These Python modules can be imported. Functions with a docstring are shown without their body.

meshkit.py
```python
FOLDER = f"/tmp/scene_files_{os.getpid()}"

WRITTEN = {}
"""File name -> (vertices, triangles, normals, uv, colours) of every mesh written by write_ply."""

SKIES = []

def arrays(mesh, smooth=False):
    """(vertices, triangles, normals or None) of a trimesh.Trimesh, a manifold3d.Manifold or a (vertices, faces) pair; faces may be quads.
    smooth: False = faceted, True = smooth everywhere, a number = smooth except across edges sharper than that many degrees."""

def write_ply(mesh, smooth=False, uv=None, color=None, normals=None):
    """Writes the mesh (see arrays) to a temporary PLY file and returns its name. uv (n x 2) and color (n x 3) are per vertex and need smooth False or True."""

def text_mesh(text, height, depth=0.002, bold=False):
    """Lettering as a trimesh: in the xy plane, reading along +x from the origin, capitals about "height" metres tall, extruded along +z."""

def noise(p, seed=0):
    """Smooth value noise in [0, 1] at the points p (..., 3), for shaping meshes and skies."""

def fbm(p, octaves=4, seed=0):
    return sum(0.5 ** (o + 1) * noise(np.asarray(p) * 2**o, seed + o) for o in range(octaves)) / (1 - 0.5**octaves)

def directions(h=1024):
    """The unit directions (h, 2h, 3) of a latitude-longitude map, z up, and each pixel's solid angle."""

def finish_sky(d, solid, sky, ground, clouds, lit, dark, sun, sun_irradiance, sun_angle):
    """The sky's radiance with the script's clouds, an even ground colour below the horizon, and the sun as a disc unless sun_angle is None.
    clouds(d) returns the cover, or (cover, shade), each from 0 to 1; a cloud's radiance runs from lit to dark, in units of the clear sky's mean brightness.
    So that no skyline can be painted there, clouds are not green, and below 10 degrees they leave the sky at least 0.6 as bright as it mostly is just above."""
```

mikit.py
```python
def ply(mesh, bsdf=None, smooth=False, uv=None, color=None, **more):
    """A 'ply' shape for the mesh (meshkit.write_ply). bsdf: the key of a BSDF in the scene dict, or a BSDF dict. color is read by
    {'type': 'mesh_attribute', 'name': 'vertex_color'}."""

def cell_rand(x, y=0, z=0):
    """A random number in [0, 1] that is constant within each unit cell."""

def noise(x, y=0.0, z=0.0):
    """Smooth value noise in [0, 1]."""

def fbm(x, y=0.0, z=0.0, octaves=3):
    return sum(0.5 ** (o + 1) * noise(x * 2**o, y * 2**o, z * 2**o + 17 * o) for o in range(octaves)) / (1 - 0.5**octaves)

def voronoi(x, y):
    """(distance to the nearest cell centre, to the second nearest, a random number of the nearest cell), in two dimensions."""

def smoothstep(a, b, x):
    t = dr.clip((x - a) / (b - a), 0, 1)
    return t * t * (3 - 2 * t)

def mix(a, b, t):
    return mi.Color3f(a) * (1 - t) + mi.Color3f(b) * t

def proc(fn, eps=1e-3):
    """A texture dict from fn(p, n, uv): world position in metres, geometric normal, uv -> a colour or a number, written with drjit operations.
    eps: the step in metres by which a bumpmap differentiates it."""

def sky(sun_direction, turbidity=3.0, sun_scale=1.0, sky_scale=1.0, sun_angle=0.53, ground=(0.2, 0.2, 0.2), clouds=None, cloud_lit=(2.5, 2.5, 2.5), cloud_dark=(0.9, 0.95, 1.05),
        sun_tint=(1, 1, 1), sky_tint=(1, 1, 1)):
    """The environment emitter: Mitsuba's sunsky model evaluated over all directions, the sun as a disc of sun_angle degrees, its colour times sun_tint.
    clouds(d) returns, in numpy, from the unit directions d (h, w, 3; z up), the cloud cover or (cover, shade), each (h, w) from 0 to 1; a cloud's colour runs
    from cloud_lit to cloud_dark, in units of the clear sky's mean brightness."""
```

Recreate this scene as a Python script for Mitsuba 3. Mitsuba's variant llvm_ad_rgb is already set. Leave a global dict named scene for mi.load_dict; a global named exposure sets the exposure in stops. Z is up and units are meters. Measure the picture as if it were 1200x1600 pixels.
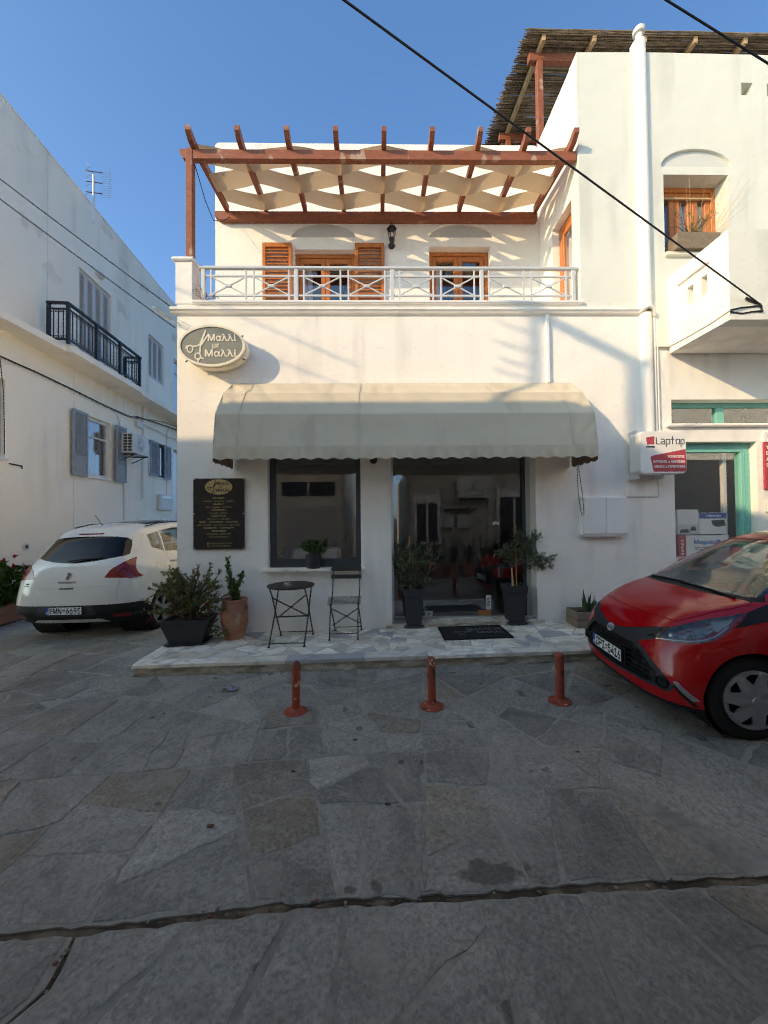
import math
import numpy as np
import trimesh
import manifold3d as m3
import drjit as dr
import mitsuba as mi
import mikit
import meshkit
from mikit import noise, fbm, smoothstep, mix, proc, cell_rand
from shapely.geometry import Polygon, MultiPolygon, LineString, Point, MultiPoint, box as sbox
from shapely.ops import voronoi_diagram, unary_union
from shapely import affinity

scene, labels, taken = {}, {}, set()
T4 = mi.ScalarTransform4f

# ------------------------------------------------------------------ camera, sky, exposure
EYE = np.array([0.0, 0.0, 1.62])
YAW, PITCH, ROLL = math.radians(1.15), math.radians(1.0), math.radians(0.57)
_f = np.array([math.sin(YAW) * math.cos(PITCH), math.cos(YAW) * math.cos(PITCH), math.sin(PITCH)])
_r = np.cross(_f, [0, 0, 1]); _r /= np.linalg.norm(_r)
_u = math.cos(ROLL) * np.cross(_r, _f) + math.sin(ROLL) * _r
scene['camera'] = {'type': 'perspective', 'fov': 90.0, 'fov_axis': 'x', 'near_clip': 0.05, 'far_clip': 500.0,
                   'to_world': T4().look_at(origin=EYE.tolist(), target=(EYE + _f).tolist(), up=_u.tolist())}
SUN = (-1.60, -1.0, 0.80)
scene['sky'] = mikit.sky(SUN, turbidity=6.5, sun_scale=0.51, sky_scale=0.97, sun_tint=(0.96, 0.94, 0.88), sky_tint=(0.53, 0.765, 1.06))
exposure = 3.15
TILT = 0.019                                                            # the street climbs to the right


def gz(x):
    return TILT * min(max(x, -9.0), 9.0)


# ------------------------------------------------------------------ mesh helpers: a mesh is (vertices, triangles)
def M(m):
    if isinstance(m, tuple):
        return m
    if hasattr(m, 'to_mesh'):
        q = m.to_mesh()
        return np.array(q.vert_properties[:, :3], float), np.array(q.tri_verts, int)
    return np.array(m.vertices, float), np.array(m.faces, int)


def cat(*ms):
    ms = [M(m) for m in (ms[0] if len(ms) == 1 and isinstance(ms[0], list) else ms)]
    vs, fs, n = [], [], 0
    for v, f in ms:
        vs.append(v); fs.append(np.asarray(f) + n); n += len(v)
    return np.vstack(vs), np.vstack(fs)


def _bevel_faces():
    c = np.array([[x, y, z] for x in (-1, 1) for y in (-1, 1) for z in (-1, 1)], float)
    pts = np.array([c_ * np.where(np.arange(3) == k, 1.0, 0.8) for c_ in c for k in range(3)])
    h = trimesh.Trimesh(pts, trimesh.convex.convex_hull(pts).faces, process=False)
    hull = trimesh.convex.convex_hull(pts)
    idx = [int(np.argmin(((pts - v) ** 2).sum(1))) for v in hull.vertices]
    return c, np.array(idx)[hull.faces]


_BC, _BF = _bevel_faces()
_CF = np.array([[0, 1, 3], [0, 3, 2], [4, 6, 7], [4, 7, 5], [0, 4, 5], [0, 5, 1], [2, 3, 7], [2, 7, 6], [0, 2, 6], [0, 6, 4], [1, 5, 7], [1, 7, 3]])


def box(x0, y0, z0, x1, y1, z1, b=0.0):
    h = np.abs(np.array([x1 - x0, y1 - y0, z1 - z0])) / 2
    c = np.array([x0 + x1, y0 + y1, z0 + z1]) / 2
    b = min(b, h.min() * 0.9)
    if b <= 0:
        return _BC * h + c, _CF
    v = np.array([q * np.where(np.arange(3) == k, h, h - b) for q in _BC for k in range(3)])
    return v + c, _BF


def xf(m, R=None, t=(0, 0, 0)):
    v, f = M(m)
    if R is not None:
        v = v @ np.asarray(R).T
        if np.linalg.det(R) < 0:
            f = f[:, ::-1]
    return v + np.asarray(t, float), f


def rz(a):
    c, s = math.cos(a), math.sin(a)
    return np.array([[c, -s, 0], [s, c, 0], [0, 0, 1.0]])


def rx(a):
    c, s = math.cos(a), math.sin(a)
    return np.array([[1.0, 0, 0], [0, c, -s], [0, s, c]])


def ry(a):
    c, s = math.cos(a), math.sin(a)
    return np.array([[c, 0, s], [0, 1.0, 0], [-s, 0, c]])


def unit(v):
    v = np.asarray(v, float)
    return v / (np.linalg.norm(v) + 1e-12)


def bar(p, q, w, h, b=0.0, up=(0, 0, 1)):
    """A beam of section w (sideways) by h (upwards) from p to q."""
    p, q = np.asarray(p, float), np.asarray(q, float)
    d = unit(q - p)
    s = np.cross(d, up)
    if np.linalg.norm(s) < 1e-6:
        s = np.cross(d, [0, 1, 0])
    s = unit(s); u = np.cross(s, d)
    L = np.linalg.norm(q - p)
    return xf(box(-w / 2, 0, -h / 2, w / 2, L, h / 2, b), np.array([s, d, u]).T, p)


def tube(path, r, n=8, closed=False, caps=True):
    path = np.asarray(path, float)
    k = len(path)
    r = np.broadcast_to(np.asarray(r, float), (k,))
    if closed:
        tan = np.roll(path, -1, 0) - np.roll(path, 1, 0)
    else:
        tan = np.gradient(path, axis=0)
    tan /= np.linalg.norm(tan, axis=1, keepdims=True) + 1e-12
    ref = np.array([0, 0, 1.0]) if abs(tan[0][2]) < 0.9 else np.array([1.0, 0, 0])
    u = unit(np.cross(tan[0], ref))
    ang = np.arange(n) * 2 * math.pi / n
    vs = []
    for i in range(k):
        u = unit(u - tan[i] * (u @ tan[i]))
        w = np.cross(tan[i], u)
        vs.append(path[i] + r[i] * (np.cos(ang)[:, None] * u + np.sin(ang)[:, None] * w))
    v = np.vstack(vs)
    fs = []
    rows = k if closed else k - 1
    for i in range(rows):
        a, c = i * n, ((i + 1) % k) * n
        for j in range(n):
            j2 = (j + 1) % n
            fs += [[a + j, a + j2, c + j2], [a + j, c + j2, c + j]]
    if caps and not closed:
        v = np.vstack([v, path[0], path[-1]])
        for j in range(n):
            fs += [[k * n, (j + 1) % n, j], [k * n + 1, (k - 1) * n + j, (k - 1) * n + (j + 1) % n]]
    return v, np.array(fs)


def lathe(profile, n=24, at=(0, 0, 0), R=None):
    """Turned about z: profile of (radius, height), from the outside bottom up."""
    p = np.asarray(profile, float)
    ang = np.arange(n) * 2 * math.pi / n
    v = np.vstack([np.stack([r * np.cos(ang), r * np.sin(ang), np.full(n, z)], 1) for r, z in p])
    fs = []
    for i in range(len(p) - 1):
        for j in range(n):
            j2 = (j + 1) % n
            a, c = i * n, (i + 1) * n
            fs += [[a + j, a + j2, c + j2], [a + j, c + j2, c + j]]
    return xf((v, np.array(fs)), R, at)


def polys(g):
    return [q for q in getattr(g, 'geoms', [g]) if isinstance(q, Polygon) and q.area > 1e-9]


def prism(g, o, ux, uy, d):
    """Polygon(s) in the (ux, uy) plane at o, extruded d along ux x uy."""
    ux, uy = np.asarray(ux, float), np.asarray(uy, float)
    n = np.cross(ux, uy)
    out = []
    for q in polys(g):
        e = trimesh.creation.extrude_polygon(q, abs(d), engine='earcut')
        v = np.array(e.vertices)
        if d < 0:
            v[:, 2] -= abs(d)
        out.append(xf((v, np.array(e.faces)), np.array([ux, uy, n]).T, o))
    return cat(out)


def wall_xz(g, y0, y1):
    """Polygon in (x, z) as a slab from y0 to y1."""
    return prism(g, (0, y1, 0), (1, 0, 0), (0, 0, 1), y1 - y0)


def wall_yz(g, x0, x1):
    return prism(g, (x0, 0, 0), (0, 1, 0), (0, 0, 1), x1 - x0)


def slab_xy(g, z0, z1):
    return prism(g, (0, 0, z0), (1, 0, 0), (0, 1, 0), z1 - z0)


def text_xz(s, h, x, y, z, depth=0.004, bold=False, width=None, align='l', mirror=False):
    """Lettering that faces -y (towards the street) with its back at y: baseline at z, starting (or centred) at x."""
    t = meshkit.text_mesh(s, h, 0.002, bold)
    v, f = np.array(t.vertices), np.array(t.faces)
    w = v[:, 0].max() - v[:, 0].min()
    sx = (width / w) if width else 1.0
    v[:, 0] = (v[:, 0] - v[:, 0].min()) * sx
    w *= sx
    x0 = x - (w / 2 if align == 'c' else 0)
    out = np.stack([x0 + v[:, 0], y - v[:, 2] / 0.002 * depth, z + v[:, 1]], 1)
    return out, f


def grid(P, flip=False):
    """Quads of a (k, n, 3) array of points as triangles."""
    k, n = P.shape[:2]
    i = np.arange(k * n).reshape(k, n)
    q = np.stack([i[:-1, :-1], i[1:, :-1], i[1:, 1:], i[:-1, 1:]], -1).reshape(-1, 4)
    f = np.vstack([q[:, [0, 1, 2]], q[:, [0, 2, 3]]])
    return P.reshape(-1, 3), f[:, ::-1] if flip else f


def blob(c, r, seed=0, rough=0.25, sub=2):
    s = trimesh.creation.icosphere(subdivisions=sub)
    v = np.array(s.vertices)
    k = 1 + rough * (meshkit.fbm(v * 1.7 + seed * 7.3, 3, seed) - 0.5) * 2
    return v * k[:, None] * np.asarray(r) + np.asarray(c), np.array(s.faces)


# ------------------------------------------------------------------ scene entries
def uniq(k):
    if k not in taken:
        taken.add(k)
        return k
    n = 1
    while f'{k}_{n:03d}' in taken:
        n += 1
    taken.add(f'{k}_{n:03d}')
    return f'{k}_{n:03d}'


def thing(name, label, cat_, group=None):
    k = uniq(name)
    labels[k] = {'label': label, 'category': cat_}
    if group:
        labels[k]['group'] = group
    return k


def part(owner, name, mesh, bsdf, smooth=False, label=None, kind=None, **kw):
    k = uniq(f'{owner}__{name}')
    scene[k] = mikit.ply(M(mesh), bsdf, smooth, **kw)
    if label or kind:
        labels[k] = {}
        if label:
            labels[k]['label'] = label
        if kind:
            labels[k]['kind'] = kind
    return k


def solo(name, label, cat_, mesh, bsdf, smooth=False, group=None, **kw):
    k = thing(name, label, cat_, group)
    scene[k] = mikit.ply(M(mesh), bsdf, smooth, **kw)
    return k


def struct(name, mesh, bsdf, label, smooth=False, kind='structure', **kw):
    k = uniq(name)
    labels[k] = {'label': label, 'kind': kind}
    scene[k] = mikit.ply(M(mesh), bsdf, smooth, **kw)
    return k


def piece_uv(m, rng):
    """Per-piece random numbers for its material, carried in uv (with a trace of position so that uv varies)."""
    v = M(m)[0]
    a, b = rng.random(), rng.random()
    return np.stack([a + 1e-4 * (v[:, 0] + 0.37 * v[:, 2]), b + 1e-4 * (v[:, 1] + 0.61 * v[:, 2])], 1)


# ------------------------------------------------------------------ materials
def plain(key, rgb, rough=0.6, metallic=0.0, spec=0.4, **kw):
    scene[key] = {'type': 'twosided', 'b': {'type': 'principled', 'base_color': {'type': 'rgb', 'value': list(rgb)}, 'roughness': rough, 'metallic': metallic, 'specular': spec, **kw}}


def textured(key, fn, rough=0.7, bump=None, bscale=1.0, eps=2e-3, spec=0.3, rfn=None, **kw):
    b = {'type': 'principled', 'base_color': proc(fn), 'roughness': proc(rfn) if rfn else rough, 'specular': spec, **kw}
    if bump:
        b = {'type': 'bumpmap', 'tex': proc(bump, eps), 'scale': bscale, 'b': b}
    scene[key] = {'type': 'twosided', 'b': b}


def C3(a):
    return mi.Color3f(*a)


def f_plaster(p, n, uv):
    v = fbm(p.x * 1.1, p.y * 1.1, p.z * 1.1, 3)
    s = fbm(p.x * 5.0, p.y * 5.0, p.z * 0.5 + 7, 3)                       # faint run-down streaks
    sp = smoothstep(0.80, 0.90, noise(p.x * 23.0, p.y * 23.0, p.z * 23.0))
    c = mix((0.81, 0.775, 0.71), (0.86, 0.83, 0.77), v)
    return c * (1 - 0.15 * smoothstep(0.50, 0.85, s)) * (1 - 0.06 * sp) * (0.93 + 0.10 * fbm(p.x * 0.45 + 9, p.y, p.z * 0.6, 4))


def b_plaster(p, n, uv):
    return fbm(p.x * 6.0, p.y * 6.0, p.z * 6.0, 2) * 0.010 + fbm(p.x * 45.0, p.y * 45.0, p.z * 45.0, 2) * 0.0016


textured('plaster', f_plaster, 0.85, b_plaster, 1.0, 4e-3, 0.15)


def f_oldplaster(p, n, uv):
    v = fbm(p.x * 0.7 + 3, p.y * 0.7, p.z * 0.7, 4)
    s = fbm(p.x * 3.0, p.y * 3.0, p.z * 0.35, 3)
    pe = smoothstep(0.66, 0.74, fbm(p.x * 1.6 + 11, p.y * 1.6, p.z * 1.6, 4)) * smoothstep(6.2, 7.4, p.z)   # flaking paint high up
    c = mix((0.86, 0.765, 0.615), (0.92, 0.84, 0.70), v)
    c = c * (1 - 0.16 * smoothstep(0.5, 0.85, s))
    return mix(c, (0.62, 0.50, 0.42), 0.55 * pe)


textured('old_plaster', f_oldplaster, 0.88, b_plaster, 1.0, 4e-3, 0.12)


def f_warmplaster(p, n, uv):
    v = fbm(p.x * 0.9, p.y * 0.9, p.z * 0.9, 3)
    return mix((0.74, 0.66, 0.52), (0.83, 0.76, 0.62), v)


textured('warm_plaster', f_warmplaster, 0.88)


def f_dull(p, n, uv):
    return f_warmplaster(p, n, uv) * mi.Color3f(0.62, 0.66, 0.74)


textured('dull_plaster', f_dull, 0.9)


def f_offwhite(p, n, uv):
    return f_plaster(p, n, uv) * mi.Color3f(0.80, 0.835, 0.81)


textured('offwhite_plaster', f_offwhite, 0.85, b_plaster, 1.0, 4e-3, 0.15)


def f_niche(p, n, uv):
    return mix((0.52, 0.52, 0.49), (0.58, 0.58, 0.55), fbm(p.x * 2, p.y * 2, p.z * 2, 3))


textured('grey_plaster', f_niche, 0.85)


def f_slate(p, n, uv):
    a, b = uv.x, uv.y
    ca, sa = dr.cos(a * 6.28), dr.sin(a * 6.28)
    u, w = p.x * ca - p.y * sa, p.x * sa + p.y * ca
    g = fbm(u * 3.0 + a * 31, w * 9.0 + b * 17, 0.0, 4)
    h = fbm(p.x * 1.3 + b * 9, p.y * 1.3, 3.0, 3)
    fine = fbm(u * 30.0, w * 60.0, 1.0, 2)
    c = mix((0.140, 0.130, 0.112), (0.350, 0.322, 0.272), 0.22 + 0.50 * a + 0.6 * (g - 0.5))
    c = mix(c, (0.240, 0.180, 0.115), smoothstep(0.72, 1.0, b) * (0.25 + 0.5 * h))       # a few brown stones
    grit = noise(p.x * 160.0, p.y * 160.0, 0.0) * 0.5 + noise(p.x * 70.0, p.y * 70.0, 3.0) * 0.5
    c = c * (0.88 + 0.24 * fine) * (0.85 + 0.3 * h) * (0.60 + 0.80 * grit)
    vein = smoothstep(0.47, 0.5, g) * (1 - smoothstep(0.5, 0.53, g))
    c = mix(c, (0.34, 0.315, 0.265), 0.28 * vein)
    wear = smoothstep(0.55, 0.75, fbm(p.x * 6.0 + 4, p.y * 6.0, 2.0, 4))
    c = mix(c, (0.28, 0.255, 0.21), 0.35 * wear)                        # pale scuffed mortar film
    spot = smoothstep(0.80, 0.84, fbm(p.x * 7.0 + 50, p.y * 7.0 + 9, 5.0, 3))
    st = (0.9 * fbm(p.x * 11.0, p.y * 16.0, 6.0, 5) + 0.22) * dr.exp(-dr.square((p.x - 0.56) / 0.26) - dr.square((p.y - 1.76) / 0.10))
    c = c * (1 - 0.6 * smoothstep(0.36, 0.52, st))                      # damp stain above the open joint
    grime = smoothstep(0.45, 0.80, fbm(p.x * 0.8 + 20, p.y * 0.8, 8.0, 4))
    return c * (1 - 0.5 * spot) * (1 - 0.28 * grime)                                        # dark oil and gum spots


def b_slate(p, n, uv):
    a = uv.x
    ca, sa = dr.cos(a * 6.28), dr.sin(a * 6.28)
    u, w = p.x * ca - p.y * sa, p.x * sa + p.y * ca
    t = fbm(u * 2.5 + a * 31, w * 7.0, 0.0, 4) * 5.0
    return (dr.floor(t) + smoothstep(0.0, 0.35, t - dr.floor(t))) * 0.0040 + fbm(u * 22.0, w * 40.0, 1.0, 4) * 0.0060 + fbm(p.x * 8.0, p.y * 8.0, 1.0, 3) * 0.010


def r_slate(p, n, uv):
    return 0.42 + 0.35 * fbm(p.x * 4.0, p.y * 4.0, 2.0, 3)


textured('slate', f_slate, 0.55, b_slate, 1.0, 2e-3, 0.4, r_slate)


def f_mortar(p, n, uv):
    g = fbm(p.x * 5.0, p.y * 5.0, p.z, 4)
    k = fbm(p.x * 40.0, p.y * 40.0, p.z, 2)
    return mix((0.175, 0.162, 0.137), (0.330, 0.305, 0.258), g) * (0.8 + 0.4 * k)


textured('mortar', f_mortar, 0.9, lambda p, n, uv: fbm(p.x * 30.0, p.y * 30.0, p.z, 3) * 0.006, 1.0, 2e-3, 0.2)


def f_dirt(p, n, uv):
    g = fbm(p.x * 12.0, p.y * 12.0, p.z, 4)
    return mix((0.055, 0.040, 0.025), (0.17, 0.125, 0.08), smoothstep(0.35, 0.75, g))


textured('dirt', f_dirt, 0.95)


def f_marble(p, n, uv):
    a, b = uv.x, uv.y
    g = fbm(p.x * 4.0 + a * 40, p.y * 4.0 + b * 40, p.z * 4, 4)
    v = dr.abs(fbm(p.x * 2.2 + a * 19 + g, p.y * 5.0 + b * 23, p.z, 4) - 0.5)
    c = mix((0.64, 0.575, 0.46), (0.84, 0.77, 0.635), 0.2 + 0.9 * a)
    c = mix(c, (0.52, 0.45, 0.35), smoothstep(0.62, 0.95, b) * 0.8)      # beige pieces
    c = mix(c, (0.30, 0.31, 0.32), smoothstep(0.22, 0.05, b) * 0.8)      # grey pieces
    c = mix(c, (0.33, 0.35, 0.37), 0.5 * (1 - smoothstep(0.0, 0.05, v)))
    return c * (0.80 + 0.34 * g) * (1 - 0.25 * smoothstep(0.55, 0.8, fbm(p.x * 7.0 + 3, p.y * 7.0, 4.0, 3)))


textured('marble', f_marble, 0.5, None, spec=0.4, rfn=lambda p, n, uv: 0.35 + 0.4 * fbm(p.x * 6.0, p.y * 6.0, p.z, 2))


def f_riser(p, n, uv):
    g = fbm(p.x * 6.0, p.y * 6.0, p.z * 14.0, 4)
    k = fbm(p.x * 22.0, p.y * 22.0, p.z * 30.0, 3)
    c = mix((0.28, 0.235, 0.17), (0.60, 0.55, 0.45), smoothstep(0.25, 0.75, g))
    return c * (0.65 + 0.7 * k)


textured('rough_stone', f_riser, 0.9, lambda p, n, uv: fbm(p.x * 12.0, p.y * 12.0, p.z * 24.0, 4) * 0.03, 1.0, 2e-3, 0.2)


def wood(c0, c1, kx, ky, kz, worn=None):
    def fn(p, n, uv):
        g = fbm(p.x * kx + uv.x * 30, p.y * ky + uv.y * 30, p.z * kz, 4)
        f = fbm(p.x * kx * 3, p.y * ky * 3, p.z * kz * 3, 2)
        c = mix(c0, c1, g) * (0.8 + 0.4 * f)
        if worn:
            c = mix(c, worn, smoothstep(0.64, 0.76, fbm(p.x * 7.0, p.y * 7.0, p.z * 3.0, 4)) * 0.8)
        return c
    return fn


textured('pergola_wood', wood((0.19, 0.060, 0.030), (0.31, 0.112, 0.060), 6.0, 6.0, 6.0, (0.42, 0.30, 0.22)), 0.55, spec=0.35)
textured('door_wood', wood((0.34, 0.105, 0.025), (0.55, 0.19, 0.050), 9.0, 9.0, 3.0), 0.42, spec=0.45)
textured('pale_wood', wood((0.36, 0.24, 0.12), (0.55, 0.40, 0.22), 10.0, 3.0, 10.0), 0.7)
textured('crate_wood', wood((0.12, 0.088, 0.06), (0.30, 0.235, 0.17), 6.0, 6.0, 22.0, (0.10, 0.08, 0.06)), 0.85)


def f_reed(p, n, uv):
    return mix((0.10, 0.075, 0.048), (0.36, 0.28, 0.18), uv.x) * (0.6 + 0.8 * noise(p.x * 9.0, p.y * 60.0, 0.0))


textured('reed', f_reed, 0.9)


def f_canvas(p, n, uv):
    g = fbm(p.x * 2.0, p.y * 2.0, p.z * 2.0, 4)
    w = noise(p.x * 160.0, p.y * 160.0, p.z * 160.0)
    st = smoothstep(0.55, 0.8, fbm(p.x * 5.0, 3.0, p.z * 1.5, 3))
    return mix((0.60, 0.525, 0.395), (0.70, 0.625, 0.485), g) * (0.93 + 0.12 * w) * (1 - 0.14 * st)


scene['awning_canvas'] = {'type': 'bumpmap', 'tex': proc(lambda p, n, uv: fbm(p.x * 5.0 + p.z * 4, p.z * 1.8, 2.0, 3) * 0.03, 4e-3), 'scale': 1.0,
                          'b': {'type': 'principledthin', 'base_color': proc(f_canvas), 'roughness': 0.85, 'diff_trans': 0.35, 'eta': 1.3}}
scene['shade_cloth'] = {'type': 'principledthin', 'base_color': {'type': 'rgb', 'value': [0.58, 0.44, 0.28]}, 'roughness': 0.9, 'diff_trans': 0.7, 'eta': 1.3}


def f_terra(p, n, uv):
    g = fbm(p.x * 8.0, p.y * 8.0, p.z * 20.0, 4)
    c = mix((0.30, 0.125, 0.07), (0.44, 0.235, 0.145), g)
    return mix(c, (0.50, 0.40, 0.33), 0.6 * smoothstep(0.58, 0.78, fbm(p.x * 9.0 + 5, p.y * 9.0, p.z * 5.0, 3)))


textured('terracotta', f_terra, 0.85, lambda p, n, uv: fbm(p.x * 9.0, p.y * 9.0, p.z * 60.0, 3) * 0.006, 1.0, 2e-3, 0.2)


def f_bollard(p, n, uv):
    g = fbm(p.x * 20.0, p.y * 20.0, p.z * 14.0, 4)
    c = mix((0.34, 0.065, 0.03), (0.24, 0.05, 0.028), g)
    c = mix(c, (0.085, 0.04, 0.028), smoothstep(0.55, 0.68, g))
    return mix(c, (0.5, 0.36, 0.24), smoothstep(0.70, 0.74, fbm(p.x * 26.0 + 8, p.y * 26.0, p.z * 18.0, 3)))


textured('rusty_red_paint', f_bollard, 0.6, lambda p, n, uv: fbm(p.x * 60.0, p.y * 60.0, p.z * 60.0, 3) * 0.003, 1.0, 1e-3, 0.4)


def f_leafc(p, n, uv):
    return mix((0.5, 0.5, 0.5), (1, 1, 1), 0.5)


scene['leaf'] = {'type': 'principledthin', 'base_color': {'type': 'mesh_attribute', 'name': 'vertex_color'}, 'roughness': 0.5, 'diff_trans': 0.5, 'eta': 1.4}
scene['painted'] = {'type': 'twosided', 'b': {'type': 'principled', 'base_color': {'type': 'mesh_attribute', 'name': 'vertex_color'}, 'roughness': 0.6, 'specular': 0.35}}
plain('white_paint', (0.78, 0.77, 0.74), 0.5)
plain('ivory_plastic', (0.62, 0.60, 0.54), 0.5)
plain('grey_metal_paint', (0.55, 0.56, 0.55), 0.4, 0.1)
plain('alu', (0.55, 0.55, 0.54), 0.35, 0.85)
plain('dark_frame', (0.045, 0.052, 0.062), 0.45)
plain('black_iron', (0.018, 0.018, 0.020), 0.45)
plain('charcoal', (0.030, 0.031, 0.035), 0.55)
plain('bistro_paint', (0.030, 0.026, 0.022), 0.5)
plain('black_plastic', (0.012, 0.012, 0.013), 0.55, spec=0.25)
plain('rubber', (0.022, 0.021, 0.020), 0.85, spec=0.2)
plain('teal_paint', (0.19, 0.47, 0.40), 0.55)
plain('blue_paint', (0.28, 0.29, 0.30), 0.6)
plain('pale_blue_paint', (0.55, 0.53, 0.50), 0.6)
plain('dim_curtain', (0.15, 0.145, 0.135), 0.8)
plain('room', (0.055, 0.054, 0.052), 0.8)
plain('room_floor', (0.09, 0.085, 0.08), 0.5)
plain('upholstery', (0.55, 0.55, 0.53), 0.6)
plain('sign_cream', (0.72, 0.66, 0.52), 0.55)
plain('sign_green', (0.20, 0.21, 0.185), 0.6)
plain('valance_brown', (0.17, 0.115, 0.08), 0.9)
plain('gold_print', (0.40, 0.31, 0.14), 0.4, 0.35)
plain('plaque_black', (0.014, 0.011, 0.012), 0.22)
plain('sign_white', (0.72, 0.71, 0.68), 0.4)
plain('sign_red', (0.38, 0.045, 0.065), 0.45)
plain('sign_slate', (0.05, 0.06, 0.075), 0.5)
plain('bark', (0.10, 0.075, 0.05), 0.9)
plain('stake', (0.40, 0.17, 0.05), 0.8)
plain('soil', (0.035, 0.026, 0.02), 0.95)
plain('cable', (0.02, 0.02, 0.022), 0.6)
plain('plate_white', (0.70, 0.70, 0.68), 0.45)
plain('plate_blue', (0.02, 0.08, 0.30), 0.45)
plain('print_black', (0.012, 0.012, 0.013), 0.5)
plain('chrome', (0.75, 0.75, 0.76), 0.12, 1.0)
plain('hub_silver', (0.40, 0.40, 0.41), 0.35, 0.7)
def gloss(key, rgb, alpha=0.02, ior=1.55):
    scene[key] = {'type': 'twosided', 'b': {'type': 'roughplastic', 'diffuse_reflectance': {'type': 'rgb', 'value': list(rgb)}, 'alpha': alpha, 'int_ior': ior, 'nonlinear': True}}


gloss('car_white', (0.84, 0.83, 0.80))
gloss('car_red', (0.64, 0.007, 0.016))
gloss('tail_red', (0.34, 0.005, 0.010))
plain('badge_grey', (0.16, 0.16, 0.165), 0.3, 0.6)
plain('amber', (0.45, 0.10, 0.01), 0.25)
plain('cabin', (0.028, 0.028, 0.030), 0.8)
scene['pane'] = {'type': 'thindielectric', 'int_ior': 1.55}
gloss('tinted_glass', (0.004, 0.004, 0.005), 0.01, 1.36)
plain('badge_bright', (0.72, 0.72, 0.73), 0.25, 0.4)
plain('lamp_inner', (0.50, 0.51, 0.53), 0.3, 0.2)
plain('joint_beige', (0.42, 0.385, 0.32), 0.9)
scene['car_glass'] = {'type': 'dielectric', 'int_ior': 1.52, 'specular_transmittance': {'type': 'rgb', 'value': [0.80, 0.83, 0.81]}}
scene['clear_glass'] = {'type': 'dielectric', 'int_ior': 1.5}

# ================================================================== the street: earth below, mortar bed, flagstones
def tilt(m):
    v, f = M(m)
    return np.stack([v[:, 0], v[:, 1], v[:, 2] + TILT * np.clip(v[:, 0], -9, 9)], 1), f


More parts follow.
